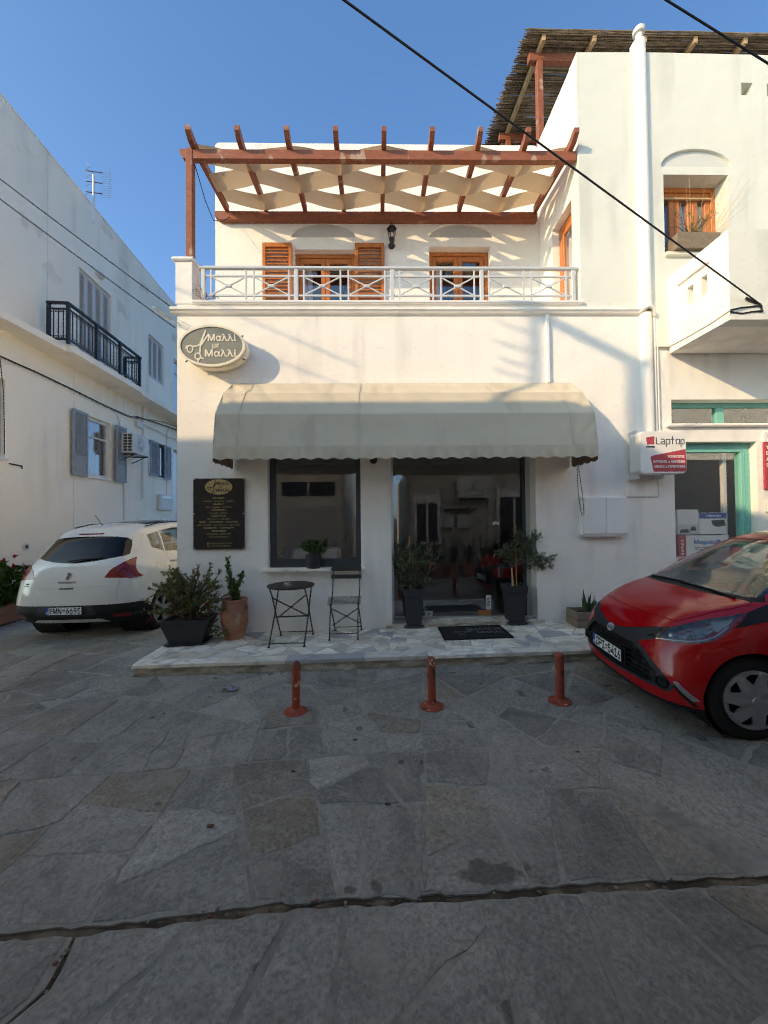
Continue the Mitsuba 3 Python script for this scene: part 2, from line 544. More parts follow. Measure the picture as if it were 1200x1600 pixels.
_xs = np.array([-80, -9, 9, 80.0])
_g = np.array([[[x, y, TILT * np.clip(x, -9, 9) - 0.055] for x in _xs] for y in (-80.0, 80.0)])
struct('ground', grid(_g, True), 'dirt', 'dark earth in the open joints below the flagstones')

crack = LineString([(-9, 1.50), (-3, 1.55), (-1.52, 1.59), (-1.15, 1.60), (-0.77, 1.625), (-0.52, 1.645), (-0.31, 1.66), (0.34, 1.655), (0.82, 1.67), (1.68, 1.67), (3, 1.70), (9, 1.75)])
corner_crack = LineString([(-1.42, 0.9), (-1.23, 1.31), (-1.17, 1.41), (-1.22, 1.60)])
lane_crack = LineString([(-3.55, 3.2), (-3.79, 3.96), (-3.83, 4.45), (-3.86, 5.0), (-3.49, 5.42), (-3.1, 5.75)])


def ragged(line, w, rng, step=0.05):
    n = max(int(line.length / step), 3)
    pts = [line.interpolate(i / n, normalized=True) for i in range(n + 1)]
    up, dn = [], []
    for i, p in enumerate(pts):
        q = pts[min(i + 1, n)]; o = pts[max(i - 1, 0)]
        d = np.array([q.x - o.x, q.y - o.y]); d /= np.linalg.norm(d) + 1e-9
        nrm = np.array([-d[1], d[0]])
        a, b = w * rng.uniform(0.45, 1.25), w * rng.uniform(0.45, 1.25)
        up.append((p.x + nrm[0] * a, p.y + nrm[1] * a)); dn.append((p.x - nrm[0] * b, p.y - nrm[1] * b))
    return Polygon(up + dn[::-1]).buffer(0)


rng = np.random.default_rng(11)
gaps = unary_union([ragged(crack, 0.022, rng), ragged(corner_crack, 0.012, rng), ragged(lane_crack, 0.012, rng)])
PLAT = Polygon([(-2.62, 4.22), (2.40, 4.18), (2.52, 4.30), (2.60, 4.55), (4.2, 4.62), (4.2, 5.32), (-2.70, 5.32), (-2.66, 4.9)])
HOUSE = sbox(-2.74, 5.31, 9.0, 16.0)
LEFT_K, LEFT_A = -0.0633, -6.7


def lx(y, off=0.0):
    """x of the left building's wall at depth y, off metres out from it."""
    return LEFT_A + LEFT_K * (y - 6.5) + off


free = sbox(-9, -0.6, 9, 18).difference(unary_union([PLAT.buffer(0.015), HOUSE, Polygon([(lx(-1), -1), (lx(19), 19), (-30, 19), (-30, -1)])]))
bed = free.difference(gaps).simplify(0.004)
struct('street', tilt(slab_xy(bed, -0.05, -0.0025)), 'mortar', 'grey mortar joints between the flagstones of the street')

struct('joint_fill', tilt(slab_xy(gaps.buffer(0.004), -0.05, -0.011)), 'dirt', 'brown earth that fills the open joint across the street')
def crazy(q, area, rng_, skew=0.5):
    """Breaks a polygon into irregular slabs by straight cuts across its longer side."""
    if q.area < area(q) * rng_.uniform(0.55, 1.5):
        return [q]
    r = np.array(q.minimum_rotated_rectangle.exterior.coords)
    e0, e1 = r[1] - r[0], r[2] - r[1]
    if np.linalg.norm(e0) < np.linalg.norm(e1):
        e0, e1 = e1, e0
    c = np.array(q.centroid.coords[0]) + e0 * rng_.uniform(-0.14, 0.14)
    t = math.atan2(e1[1], e1[0]) + rng_.normal(0, skew * 0.6)
    d = np.array([math.cos(t), math.sin(t)]) * 60
    n = np.array([-math.sin(t), math.cos(t)]) * 60
    half = Polygon([c - d, c + d, c + d + n, c - d + n])
    out = []
    for part_ in polys(q.intersection(half)) + polys(q.difference(half)):
        out += crazy(part_, area, rng_, skew)
    return out


def warp(q, amp=0.05):
    p = np.array(q.exterior.segmentize(0.09).coords)
    a = np.stack([p[:, 0], p[:, 1], np.zeros(len(p))], 1)
    d = np.stack([meshkit.fbm(a * 3.7, 3, 1), meshkit.fbm(a * 3.7 + 40, 3, 2)], 1) - 0.5
    return Polygon(p + d * amp).buffer(0)


def want(q):
    c = q.centroid
    return 0.30 if c.y < 2.2 else (0.21 if c.y < 4.4 and abs(c.x) < 6 else 0.34)


struct('joint_fill', tilt(slab_xy(gaps.buffer(0.004), -0.05, -0.011)), 'dirt', 'brown earth that fills the open joint across the street')
stones = []
for piece in polys(free.intersection(sbox(-7.5, -0.6, 8.5, 12)).difference(gaps.buffer(0.002))):
    for c in crazy(piece, want, rng):
        if c.area < 0.012:
            continue
        g_ = rng.choice([0.003, 0.007, 0.014], p=[0.4, 0.4, 0.2])
        for q in polys(warp(c).intersection(free).difference(gaps)):
            q = q.buffer(-g_ - 0.014, join_style=1).buffer(0.014, join_style=1, quad_segs=2).simplify(0.010)
            stones += [r for r in polys(q) if r.area > 0.006]


def stone_mesh(q, top, tip, bev, jit, rng_, densify=0.16):
    """A flat stone with a worn edge: outer ring at the bottom, chamfer, fan on top."""
    ring = q.exterior.segmentize(densify) if hasattr(q.exterior, 'segmentize') else q.exterior
    p = np.array(ring.coords)[:-1]
    c = np.array(q.representative_point().coords[0])
    p = p + rng_.normal(0, jit, p.shape)
    if Polygon(p).exterior.is_ccw is False:
        p = p[::-1]
    d = p - c
    L = np.linalg.norm(d, axis=1, keepdims=True)
    inn = c + d * (1 - np.minimum(bev / L, 0.4))
    n = len(p)
    z = lambda a, h: h + tip[0] * (a[:, 0] - c[0]) + tip[1] * (a[:, 1] - c[1])
    v = np.vstack([np.c_[p, np.full(n, top - 0.03)], np.c_[p, z(p, top - bev * 0.45)], np.c_[inn, z(inn, top)], [[c[0], c[1], top]]])
    f = []
    for i in range(n):
        j = (i + 1) % n
        f += [[i, j, n + j], [i, n + j, n + i], [n + i, n + j, 2 * n + j], [n + i, 2 * n + j, 2 * n + i], [2 * n + i, 2 * n + j, 3 * n]]
    return v, np.array(f)


def dist_key(q):
    c = q.centroid
    out = 0 if (abs(c.x) < c.y * 1.05 + 0.4) else 50
    if c.y > 4.3 and c.x > -2.6:
        out += 30
    return out + math.hypot(c.x, c.y)


stones.sort(key=dist_key)
rest = []
for i, q in enumerate(stones):
    m = tilt(stone_mesh(q, rng.uniform(-0.0015, 0.004), rng.normal(0, 0.005, 2), 0.009, 0.008, rng, 0.11))
    uv = piece_uv(m, rng)
    if i < 300:
        part('street', 'paving_stone', m, 'slate', uv=uv)
    else:
        rest.append((m, uv))
rest_m = cat([m for m, _ in rest])
part('street', 'paving_stones', rest_m, 'slate', kind='stuff', uv=np.vstack([u for _, u in rest]))
# crumbs, leaves and petals that gather in the open joint
crumbs, ccol = [], []
for i in range(150):
    t = rng.random()
    p = crack.interpolate(8.0 + t * 3.6) if i < 120 else corner_crack.interpolate(rng.random() * 0.7)
    r = rng.uniform(0.002, 0.008)
    b_ = blob((p.x + rng.normal(0, 0.012), p.y + rng.normal(0, 0.009), gz(p.x) - 0.011 + rng.uniform(0, 0.012)), (r * rng.uniform(0.8, 2), r * rng.uniform(0.8, 1.6), r * 0.6), i, 0.4, 0)
    crumbs.append(b_)
    col = [(0.10, 0.08, 0.06), (0.20, 0.18, 0.14), (0.16, 0.05, 0.04), (0.16, 0.12, 0.07), (0.06, 0.05, 0.04), (0.12, 0.10, 0.07), (0.09, 0.07, 0.05)][rng.integers(7)]
    ccol.append(np.tile(col, (len(b_[0]), 1)))
struct('debris', cat(crumbs), 'painted', 'small crumbs, petals and grit lying in the open joint of the street', kind='stuff', color=np.vstack(ccol))

# ------------------------------------------------------------------ the marble-paved step in front of the salon
STEP = 0.12
struct('pavement', tilt(slab_xy(PLAT.buffer(-0.004), -0.05, STEP - 0.035)), 'rough_stone', 'raised step of rubble with crazy paving of pale marble along the salon wall')
part('pavement', 'bedding', tilt(slab_xy(PLAT.buffer(-0.03), STEP - 0.036, STEP - 0.004)), 'joint_beige')
rng = np.random.default_rng(5)
inner = PLAT.intersection(sbox(-9, 4.36, 9, 9)).difference(sbox(-9, 4, -2.50, 6))
front = PLAT.intersection(sbox(-9, 0, 9, 4.352))
xs = [-2.62, -1.75, -1.0, -0.15, 0.55, 1.3, 1.9, 2.6]
for i in range(len(xs) - 1):                                           # long edging slabs, with a slight overhang
    q = front.buffer(0.022, join_style=2).intersection(sbox(xs[i] + 0.003 - (0.05 if i == 0 else 0), 0, xs[i + 1] - 0.003, 4.352))
    for q in polys(q):
        e = tilt(slab_xy(q, STEP - 0.034, STEP + rng.uniform(-0.001, 0.002)))
        part('pavement', 'edging_slab', e, 'marble', uv=piece_uv(e, rng) * [1, 0.6])
for y0, y1 in ((4.36, 4.86), (4.866, 5.31)):
    e = tilt(slab_xy(sbox(-2.665, y0, -2.505, y1), STEP - 0.034, STEP))
    part('pavement', 'edging_slab', e, 'marble', uv=piece_uv(e, rng) * [1, 0.4])
for piece in polys(inner):
    for c in crazy(piece, lambda q: 0.042 if q.centroid.x > -1.2 else 0.09, rng, 0.9):
        for q in polys(warp(c, 0.02).intersection(inner).buffer(-0.006, join_style=2).simplify(0.006)):
            if q.area > 0.0015:
                m = tilt(stone_mesh(q, STEP + rng.uniform(-0.002, 0.002), (0, 0), 0.004, 0.003, rng, 0.4))
                part('pavement', 'marble_slab', m, 'marble', uv=piece_uv(m, rng))
hatch = tilt(box(-1.62, 4.72, STEP - 0.01, -1.30, 4.95, STEP + 0.006, 0.003))
solo('inspection_cover', 'square stone inspection cover let into the marble step beside the clay jar', 'cover', hatch, 'rough_stone')

# ================================================================== the white two-storey house with the salon
house = thing('salon_house', 'white two-storey house with a salon below and a pergola terrace above', 'house')
win = sbox(-1.49, 0.945, -0.215, 2.75)
dor = sbox(0.205, -0.5, 2.225, 2.75)
fw = sbox(-2.72, -0.25, 3.955, 4.45).difference(unary_union([win, dor]))
part(house, 'front_wall', wall_xz(fw, 5.30, 5.62), 'plaster')
part(house, 'side_wall', wall_yz(sbox(5.622, -0.25, 12.0, 4.45), -2.72, -2.45), 'plaster')
# salon room behind the glass
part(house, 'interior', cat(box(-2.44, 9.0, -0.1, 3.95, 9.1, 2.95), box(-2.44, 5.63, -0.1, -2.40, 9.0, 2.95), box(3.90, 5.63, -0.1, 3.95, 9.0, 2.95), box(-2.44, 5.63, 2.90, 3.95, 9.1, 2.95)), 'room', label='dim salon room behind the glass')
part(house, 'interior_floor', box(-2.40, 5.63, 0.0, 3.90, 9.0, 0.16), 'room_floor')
# cornice, terrace edge, parapet
prof = [(-0.075, 4.535), (-0.075, 4.50), (-0.055, 4.485), (-0.04, 4.465), (0.0, 4.452), (0.0, 4.535)]
corn = prism(Polygon([(a + 5.30, z) for a, z in prof]), (-2.785, 0, 0), (0, 1, 0), (0, 0, 1), 3.80 + 2.785)
part(house, 'cornice', corn, 'plaster')
part(house, 'band', box(-2.72, 5.30, 4.5352, 3.80, 5.47, 4.60), 'plaster')
part(house, 'terrace_edge', box(-2.505, 5.245, 4.602, 2.935, 5.46, 4.640, 0.008), 'sign_white', label='thin marble coping along the terrace edge')
part(house, 'terrace_floor', box(-2.70, 5.47, 4.20, 2.91, 6.60, 4.30), 'plaster')
pier = thing_pier = part(house, 'parapet_pier', box(-2.735, 5.285, 4.6005, -2.50, 5.52, 5.20, 0.01), 'plaster')
part(pier, 'cap', box(-2.775, 5.25, 5.20, -2.475, 5.56, 5.245, 0.012), 'plaster')
part(house, 'side_parapet', box(-2.73, 5.522, 4.30, -2.55, 6.598, 5.02, 0.01), 'plaster')
# upper back wall
d1, d2 = sbox(-1.385, 4.2, -0.325, 6.30), sbox(0.965, 4.2, 2.04, 6.36)


def arch(xa, xb, z, h):
    c = (xa + xb) / 2
    return Polygon([(c + (xb - xa) / 2 * math.cos(t), z + h * math.sin(t)) for t in np.linspace(0, math.pi, 40)])


a1, a2, a3 = arch(-1.43, -0.31, 6.51, 0.265), arch(0.97, 2.085, 6.52, 0.26), arch(4.085, 5.12, 6.58, 0.262)
bw = sbox(-2.735, 4.2, 2.905, 8.17)
top_ = bw.intersection(sbox(-9, 7.6, 9, 9)).buffer(-0.07).buffer(0.07, quad_segs=4).union(sbox(-2.735, 4.2, 2.905, 8.05))
part(house, 'back_wall', wall_xz(top_.difference(unary_union([d1, d2, a1, a2])), 6.60, 6.90), 'plaster')
for a in (a1, a2):
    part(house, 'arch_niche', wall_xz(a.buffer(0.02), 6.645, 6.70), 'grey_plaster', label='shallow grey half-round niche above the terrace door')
# wing: side wall with the terrace door, and front wall up to the encased pipe
wy = sbox(5.302, 4.3, 6.598, 8.20).difference(sbox(5.50, 4.2, 6.12, 6.28))
part(house, 'wing_side_wall', wall_yz(wy, 2.905, 3.20), 'plaster')
wf = Polygon([(2.905, 4.536), (3.86, 4.536), (3.86, 8.235), (2.905, 8.22)])
part(house, 'wing_front_wall', wall_xz(wf, 5.285, 5.50), 'offwhite_plaster')
part(house, 'wing_roof', box(2.92, 5.50, 8.0, 8.0, 9.0, 8.1), 'plaster')
# encased pipe running up the wall
pip = [(0.085 * math.cos(t), 0.085 * math.sin(t)) for t in np.linspace(math.pi, 2 * math.pi, 14)] + [(0.085, 0.06), (-0.085, 0.06)]
pip = Polygon(pip)


def shaft(g, pts):
    """A plan outline carried upwards through the points (x, y, z)."""
    c = np.array(g.exterior.coords)[:-1]
    if not g.exterior.is_ccw:
        c = c[::-1]
    P = np.array([[[p[0] + q[0], p[1] + q[1], p[2]] for q in c] for p in pts])
    P = np.concatenate([P, P[:, :1]], 1)
    v, f = grid(P)
    n = len(c)
    caps = prism(g, pts[-1], (1, 0, 0), (0, 1, 0), 0.0005)
    return cat((v, f[:, ::-1]), caps)


pc = part(house, 'pipe_casing', cat(shaft(pip, [(3.805, 5.285, 4.50), (3.805, 5.285, 6.2), (3.80, 5.285, 8.30), (3.80, 5.285, 8.36)]), shaft(affinity.scale(pip, 1.0, 0.9), [(3.83, 5.30, 2.35), (3.825, 5.30, 3.2), (3.815, 5.30, 4.47)])), 'plaster', 50, label='white plastered pipe casing running up the whole wall')
part(pc, 'collar', tube([(3.72, 5.275, 4.475), (3.745, 5.215, 4.505), (3.81, 5.185, 4.535), (3.875, 5.215, 4.51), (3.93, 5.262, 4.43)], 0.022, 8), 'plaster', True)
part(pc, 'vent_pot', lathe([(0.045, 8.36), (0.045, 8.47), (0.075, 8.475), (0.08, 8.53), (0.05, 8.57), (0, 8.575)], 16, (3.80, 5.27, 0)), 'ivory_plastic', 40)
part(house, 'conduit', cat(tube([(3.935, 5.285, 4.43), (3.94, 5.285, 2.70)], 0.016, 8), tube([(3.975, 5.285, 4.43), (3.985, 5.285, 2.72)], 0.008, 6)), 'plaster', True)
part(house, 'rain_pipe', box(2.395, 5.255, 3.49, 2.435, 5.2985, 4.450, 0.004), 'white_paint', label='short square white downpipe above the awning')
part(house, 'wall_hatch', box(3.47, 5.288, 1.90, 3.94, 5.2995, 2.2), 'plaster')
part(house, 'hatch_gap', cat(box(3.45, 5.284, 1.884, 3.945, 5.299, 1.897), box(3.944, 5.284, 1.885, 3.956, 5.299, 2.2)), 'grey_metal_paint')
# shop window
sw = part(house, 'shop_window', cat(box(-1.486, 5.40, 0.962, -1.415, 5.47, 2.745), box(-0.29, 5.40, 0.962, -0.218, 5.47, 2.745), box(-1.415, 5.40, 0.962, -0.29, 5.47, 1.065), box(-1.415, 5.40, 2.66, -0.29, 5.47, 2.745)), 'dark_frame')
part(sw, 'pane', box(-1.415, 5.432, 1.065, -0.29, 5.438, 2.66), 'pane')
part(sw, 'sill', box(-1.545, 5.20, 0.915, -0.165, 5.40, 0.955, 0.006), 'marble', uv=piece_uv(box(-1.545, 5.20, 0.915, -0.165, 5.40, 0.955, 0.006), np.random.default_rng(3)) * 0 + [0.7, 0.5])
part(sw, 'reveal', cat(box(-1.4895, 5.302, 0.956, -1.4865, 5.62, 2.74)), 'sign_white')
# glazed entrance
GY = 5.55
dr_ = part(house, 'entrance_door', cat(box(0.2055, 5.50, 0.14, 0.245, 5.60, 2.749), box(2.155, 5.50, 0.14, 2.224, 5.60, 2.749), box(0.245, 5.50, 2.69, 2.155, 5.60, 2.749), box(0.246, 5.52, 0.19, 2.154, 5.58, 0.212)), 'alu', label='frameless glass shop entrance in a grey metal surround')
part(dr_, 'side_pane', box(0.246, GY, 0.214, 0.655, GY + 0.008, 2.69), 'pane')
part(dr_, 'door_leaf', box(0.662, GY, 0.214, 1.655, GY + 0.008, 2.69), 'pane')
part(dr_, 'side_pane', box(1.662, GY, 0.214, 2.154, GY + 0.008, 2.69), 'pane')
part(dr_, 'dark_trim', box(2.118, 5.50, 0.213, 2.154, 5.545, 2.689), 'dark_frame')
part(dr_, 'lock_plate', cat(box(0.69, GY - 0.014, 0.205, 0.80, GY - 0.001, 0.285, 0.002)), 'alu')
part(dr_, 'keyhole', cat(xf(lathe([(0.012, 0), (0.012, 0.004), (0, 0.0045)], 12), rx(math.pi / 2), (0.745, GY - 0.014, 0.250)), box(0.739, GY - 0.018, 0.225, 0.751, GY - 0.014, 0.248)), 'print_black')
part(dr_, 'hinge_plate', box(1.46, GY - 0.014, 0.212, 1.65, GY - 0.001, 0.285, 0.002), 'stake', label='brownish metal hinge plate at the foot of the glass door')
st = part(dr_, 'notice', box(1.575, GY - 0.004, 0.295, 1.650, GY - 0.001, 0.50), 'sign_white')
part(st, 'print', cat([box(1.588, GY - 0.006, 0.45 - 0.022 * k, 1.588 + [0.05, 0.035, 0.048, 0.04][k % 4], GY - 0.0042, 0.458 - 0.022 * k) for k in range(6)]), 'print_black')
fan = []
for k in range(7):
    a = math.radians(20 + k * 23.3)
    c0, r0_, r1_ = (1.735, 1.505), 0.03, 0.055 + 0.006 * math.sin(k / 6 * math.pi)
    fan.append(prism(LineString([(c0[0] + r0_ * math.cos(a), c0[1] + r0_ * math.sin(a)), (c0[0] + r1_ * math.cos(a), c0[1] + r1_ * math.sin(a))]).buffer(0.005), (0, GY - 0.001, 0), (1, 0, 0), (0, 0, 1), 0.002))
part(dr_, 'fan_sticker', cat(fan), 'sign_white', label='small white fan-shaped sticker on the glass')
th = box(0.12, 5.245, 0.10, 2.30, 5.625, 0.192, 0.006)
part(dr_, 'threshold', tilt(xf(th, None, (0, 0, -0.022))), 'rough_stone')
part(dr_, 'jamb', cat(box(2.2212, 5.303, 0.16, 2.2248, 5.50, 2.74)), 'sign_white')


# wooden windows and doors: frame, two leaves with a pane each
def casement(owner, name, x0, x1, z0, z1, y, bsdf='door_wood', n=2, rail=0.12, pane='pane', mid=None):
    w = 0.065
    k = part(owner, name, cat(box(x0, y, z0, x0 + w, y + 0.08, z1, 0.004), box(x1 - w, y, z0, x1, y + 0.08, z1, 0.004), box(x0 + w, y, z1 - w, x1 - w, y + 0.08, z1, 0.004)), bsdf)
    W = (x1 - x0 - 2 * w) / n
    for i in range(n):
        a, b = x0 + w + i * W + 0.003, x0 + w + (i + 1) * W - 0.003
        s = 0.075
        ms = [box(a, y + 0.015, z0 + 0.01, a + s, y + 0.065, z1 - w - 0.004, 0.005), box(b - s, y + 0.015, z0 + 0.01, b, y + 0.065, z1 - w - 0.004, 0.005),
              box(a + s, y + 0.016, z1 - w - 0.09, b - s, y + 0.064, z1 - w - 0.005, 0.004), box(a + s, y + 0.016, z0 + 0.01, b - s, y + 0.064, z0 + 0.01 + rail, 0.004)]
        if mid:
            ms.append(box(a + s, y + 0.017, mid, b - s, y + 0.063, mid + 0.06, 0.004))
        l = part(k, 'leaf', cat(ms), bsdf)
        part(k, 'pane', box(a + s, y + 0.038, z0 + 0.01 + rail, b - s, y + 0.044, z1 - w - 0.09), pane)
    return k


casement(house, 'terrace_door', -1.383, -0.327, 4.30, 6.298, 6.72, rail=0.35)
casement(house, 'terrace_door', 0.967, 2.038, 4.30, 6.358, 6.74, rail=0.35)
# rooms behind the terrace doors
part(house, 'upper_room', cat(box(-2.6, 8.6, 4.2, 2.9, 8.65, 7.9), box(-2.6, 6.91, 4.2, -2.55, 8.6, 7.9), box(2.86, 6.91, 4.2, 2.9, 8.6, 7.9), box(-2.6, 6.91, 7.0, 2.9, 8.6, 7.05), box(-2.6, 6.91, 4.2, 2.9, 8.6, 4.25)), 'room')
# pale curtains inside both doors
for xa, xb in ((-1.3, -1.12), (1.05, 1.25)):
    P = np.array([[[x, 6.92 + 0.02 * math.sin(60 * x), z] for x in np.linspace(xa, xb, 30)] for z in (4.3, 6.2)])
    part(house, 'curtain', grid(P), 'upholstery', True)


def shutter(owner, o, ux, w, z0, z1, bsdf, nslat, name='shutter', solid_low=0.0, depth=0.04, n3=None):
    """A louvred shutter leaf standing at o along ux; its face normal is ux x z."""
    ux = np.asarray(ux, float); nz = np.cross(ux, [0, 0, 1.0])
    R = np.array([ux, -nz, [0, 0, 1.0]]).T
    s = 0.055
    frm = [box(0, 0, z0, s, depth, z1, 0.004), box(w - s, 0, z0, w, depth, z1, 0.004), box(s, 0.001, z1 - 0.075, w - s, depth - 0.001, z1, 0.003), box(s, 0.001, z0, w - s, depth - 0.001, z0 + 0.09, 0.003)]
    zl = z0 + 0.09
    if solid_low:
        frm += [box(s, 0.012, zl, w - s, depth - 0.012, zl + solid_low), box(s, 0.001, zl + solid_low, w - s, depth - 0.001, zl + solid_low + 0.06, 0.003), box(s + 0.03, 0.006, zl + 0.03, w - s - 0.03, depth - 0.006, zl + solid_low - 0.03, 0.006)]
        zl += solid_low + 0.06
    k = part(owner, name, xf(cat(frm), R, (o[0], o[1], 0)), bsdf)
    n = nslat
    dz = (z1 - 0.075 - zl) / n
    for i in range(n):
        sl = xf(box(s, -0.005, -dz * 0.50, w - s, 0.005, dz * 0.50, 0.002), rx(-0.75), (0, depth / 2, zl + (i + 0.5) * dz))
        part(k, 'slat', xf(sl, R, (o[0], o[1], 0)), bsdf)
    return k


for xa in (-1.915, -0.325):
    shutter(house, (xa, 6.548), (1, 0, 0), 0.505, 4.31, 6.385, 'door_wood', 30)
# side door in the wing
sd = part(house, 'wing_door', cat(box(3.02, 5.503, 4.3, 3.09, 5.57, 6.278, 0.004), box(3.02, 6.05, 4.3, 3.09, 6.117, 6.278, 0.004), box(3.02, 5.57, 6.20, 3.09, 6.05, 6.278, 0.004), box(3.025, 5.57, 4.31, 3.075, 5.64, 6.198, 0.004), box(3.025, 5.98, 4.31, 3.075, 6.05, 6.198, 0.004), box(3.026, 5.64, 4.31, 3.074, 5.98, 4.75, 0.004), box(3.026, 5.64, 6.10, 3.074, 5.98, 6.198, 0.004)), 'door_wood')
part(sd, 'pane', box(3.045, 5.64, 4.75, 3.051, 5.98, 6.10), 'pane')
P = np.array([[[3.13 + 0.015 * math.sin(70 * y), y, z] for y in np.linspace(5.52, 6.1, 40)] for z in (4.3, 6.2)])
part(sd, 'curtain', grid(P), 'upholstery', True)
part(house, 'wing_room', box(3.21, 5.51, 4.3, 3.25, 6.59, 8.0), 'room')
# mould stain streaks and a small hook on the front wall are left to the plaster

# ================================================================== the neighbouring house with the computer shop
shop = thing('shop_house', 'white house with teal shop window and a projecting solid balcony', 'house')
uwin = sbox(4.117, 5.32, 5.055, 6.465)
holes = unary_union([sbox(5.28, 7.63, 5.45, 7.81), sbox(5.655, 7.62, 5.85, 7.80), sbox(6.05, 7.62, 6.25, 7.80)])
up = Polygon([(3.862, 4.0), (9.0, 4.0), (9.0, 8.19), (3.862, 8.235)]).difference(unary_union([uwin, a3, holes]))
part(shop, 'upper_wall', wall_xz(up, 5.285, 5.60), 'offwhite_plaster')
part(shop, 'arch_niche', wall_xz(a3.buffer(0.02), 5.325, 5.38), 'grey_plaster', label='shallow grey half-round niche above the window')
for q in polys(holes):
    x0, z0, x1, z1 = q.bounds
    part(shop, 'wall_hole', cat(box(x0 - 0.02, 5.5, z0 - 0.02, x1 + 0.02, 5.52, z1 + 0.02)), 'plaster')
lw = sbox(3.957, -0.25, 9.0, 3.999).difference(unary_union([sbox(4.18, 2.915, 9.2, 3.262), sbox(4.20, -0.5, 5.395, 2.662)]))
part(shop, 'lower_wall', wall_xz(lw, 5.315, 5.62), 'plaster')
uw = casement(shop, 'upper_window', 4.119, 5.053, 5.345, 6.463, 5.50, rail=0.07, n=3)
part(uw, 'sill', box(4.10, 5.24, 5.275, 5.06, 5.52, 5.34, 0.015), 'sign_cream')
part(uw, 'blind_rail', box(4.22, 5.47, 6.27, 4.98, 5.50, 6.295, 0.004), 'pale_wood')
part(shop, 'upper_room', cat(box(3.9, 7.0, 4.4, 7.0, 7.05, 8.0), box(3.87, 5.61, 4.4, 3.9, 7.0, 8.0), box(6.9, 5.61, 4.4, 7.0, 7.0, 8.0), box(3.9, 5.61, 7.6, 7.0, 7.0, 7.65)), 'room')
P = np.array([[[x, 5.62 + 0.02 * math.sin(50 * x), z] for x in np.linspace(4.45, 4.95, 60)] for z in (5.35, 6.4)])
part(shop, 'curtain', grid(P), 'upholstery', True)
part(shop, 'wall_vent', box(5.66, 5.262, 6.36, 5.84, 5.2845, 6.55, 0.006), 'sign_white')
part(shop, 'vent_slot', cat([box(5.69, 5.256, 6.385 + 0.024 * i, 5.81, 5.2615, 6.396 + 0.024 * i) for i in range(7)]), 'charcoal')
# balcony
bs = sbox(4.36, 3.905, 5.284, 4.97).difference(sbox(4.615, 4.33, 5.135, 4.78))
bal = part(shop, 'balcony', cat(wall_yz(bs, 4.15, 4.32), box(4.32, 4.53, 3.906, 9.0, 5.284, 4.05)), 'plaster')
part(bal, 'front', box(4.152, 4.357, 3.903, 9.0, 4.53, 4.972), 'offwhite_plaster')
pan = sbox(4.60, 4.32, 5.15, 4.79).difference(unary_union([sbox(4.69, 4.42, 4.78, 4.66), sbox(4.90, 4.42, 5.00, 4.66)]))
part(bal, 'vent_panel', wall_yz(pan, 4.185, 4.28), 'plaster', label='recessed panel with two slots in the balcony side')
# transom and shop window in teal wood
tr = part(shop, 'transom_window', cat(box(4.182, 5.48, 3.195, 9.0, 5.56, 3.260, 0.004), box(4.97, 5.48, 2.917, 5.09, 5.56, 3.194, 0.004), box(4.183, 5.485, 2.917, 4.97, 5.555, 2.93), box(5.09, 5.485, 2.917, 9.0, 5.555, 2.93)), 'teal_paint')
part(tr, 'pane', box(4.182, 5.515, 2.93, 4.97, 5.519, 3.195), 'pane')
part(tr, 'pane', box(5.09, 5.515, 2.93, 9.0, 5.519, 3.195), 'pane')
part(tr, 'ledge', box(4.08, 5.255, 2.868, 9.0, 5.48, 2.912, 0.012), 'plaster')
sf = part(shop, 'shop_window', cat(box(4.202, 5.43, 2.53, 5.393, 5.53, 2.66, 0.006), box(5.262, 5.42, 0.05, 5.393, 5.53, 2.53, 0.006)), 'teal_paint')
for x in (5.295, 5.335):
    part(sf, 'bead', box(x, 5.412, 0.06, x + 0.012, 5.4198, 2.52), 'teal_paint')
part(sf, 'door_edge', box(5.16, 5.60, 0.1, 5.215, 5.66, 2.56, 0.004), 'sign_white')
part(sf, 'pane', box(4.203, 5.47, 0.62, 5.262, 5.476, 2.53), 'pane')
part(sf, 'stall_riser', box(4.203, 5.43, 0.0, 5.262, 5.55, 0.62), 'teal_paint')
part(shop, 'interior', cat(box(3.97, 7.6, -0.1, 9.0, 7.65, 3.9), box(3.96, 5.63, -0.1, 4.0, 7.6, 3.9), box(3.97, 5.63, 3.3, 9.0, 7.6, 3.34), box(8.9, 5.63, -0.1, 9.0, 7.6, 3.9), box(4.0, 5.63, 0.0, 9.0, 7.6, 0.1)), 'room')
part(shop, 'shelf', cat(box(4.1, 6.2, 1.70, 4.95, 6.5, 1.73), box(4.1, 6.2, 2.05, 4.95, 6.5, 2.08), box(4.1, 6.2, 1.3, 4.95, 6.5, 1.33)), 'cabin')
for i, (a, b, c, d, k) in enumerate([(4.2, 1.735, 0.22, 0.20, 'sign_white'), (4.5, 1.735, 0.28, 0.17, 'alu'), (4.25, 2.085, 0.25, 0.2, 'sign_white'), (4.6, 2.085, 0.2, 0.24, 'grey_metal_paint')]):
    solo('carton', ['grey white carton standing left on the lower shelf inside the shop', 'silver carton on the lower shelf inside the shop', 'pale carton left on the upper shelf inside the shop', 'grey carton right on the upper shelf inside the shop'][i], 'box', box(a, 6.25, b, a + c, 6.45, b + d, 0.004), k)
part(shop, 'display_board', box(4.02, 5.50, 0.95, 5.20, 5.95, 1.02), 'sign_white')
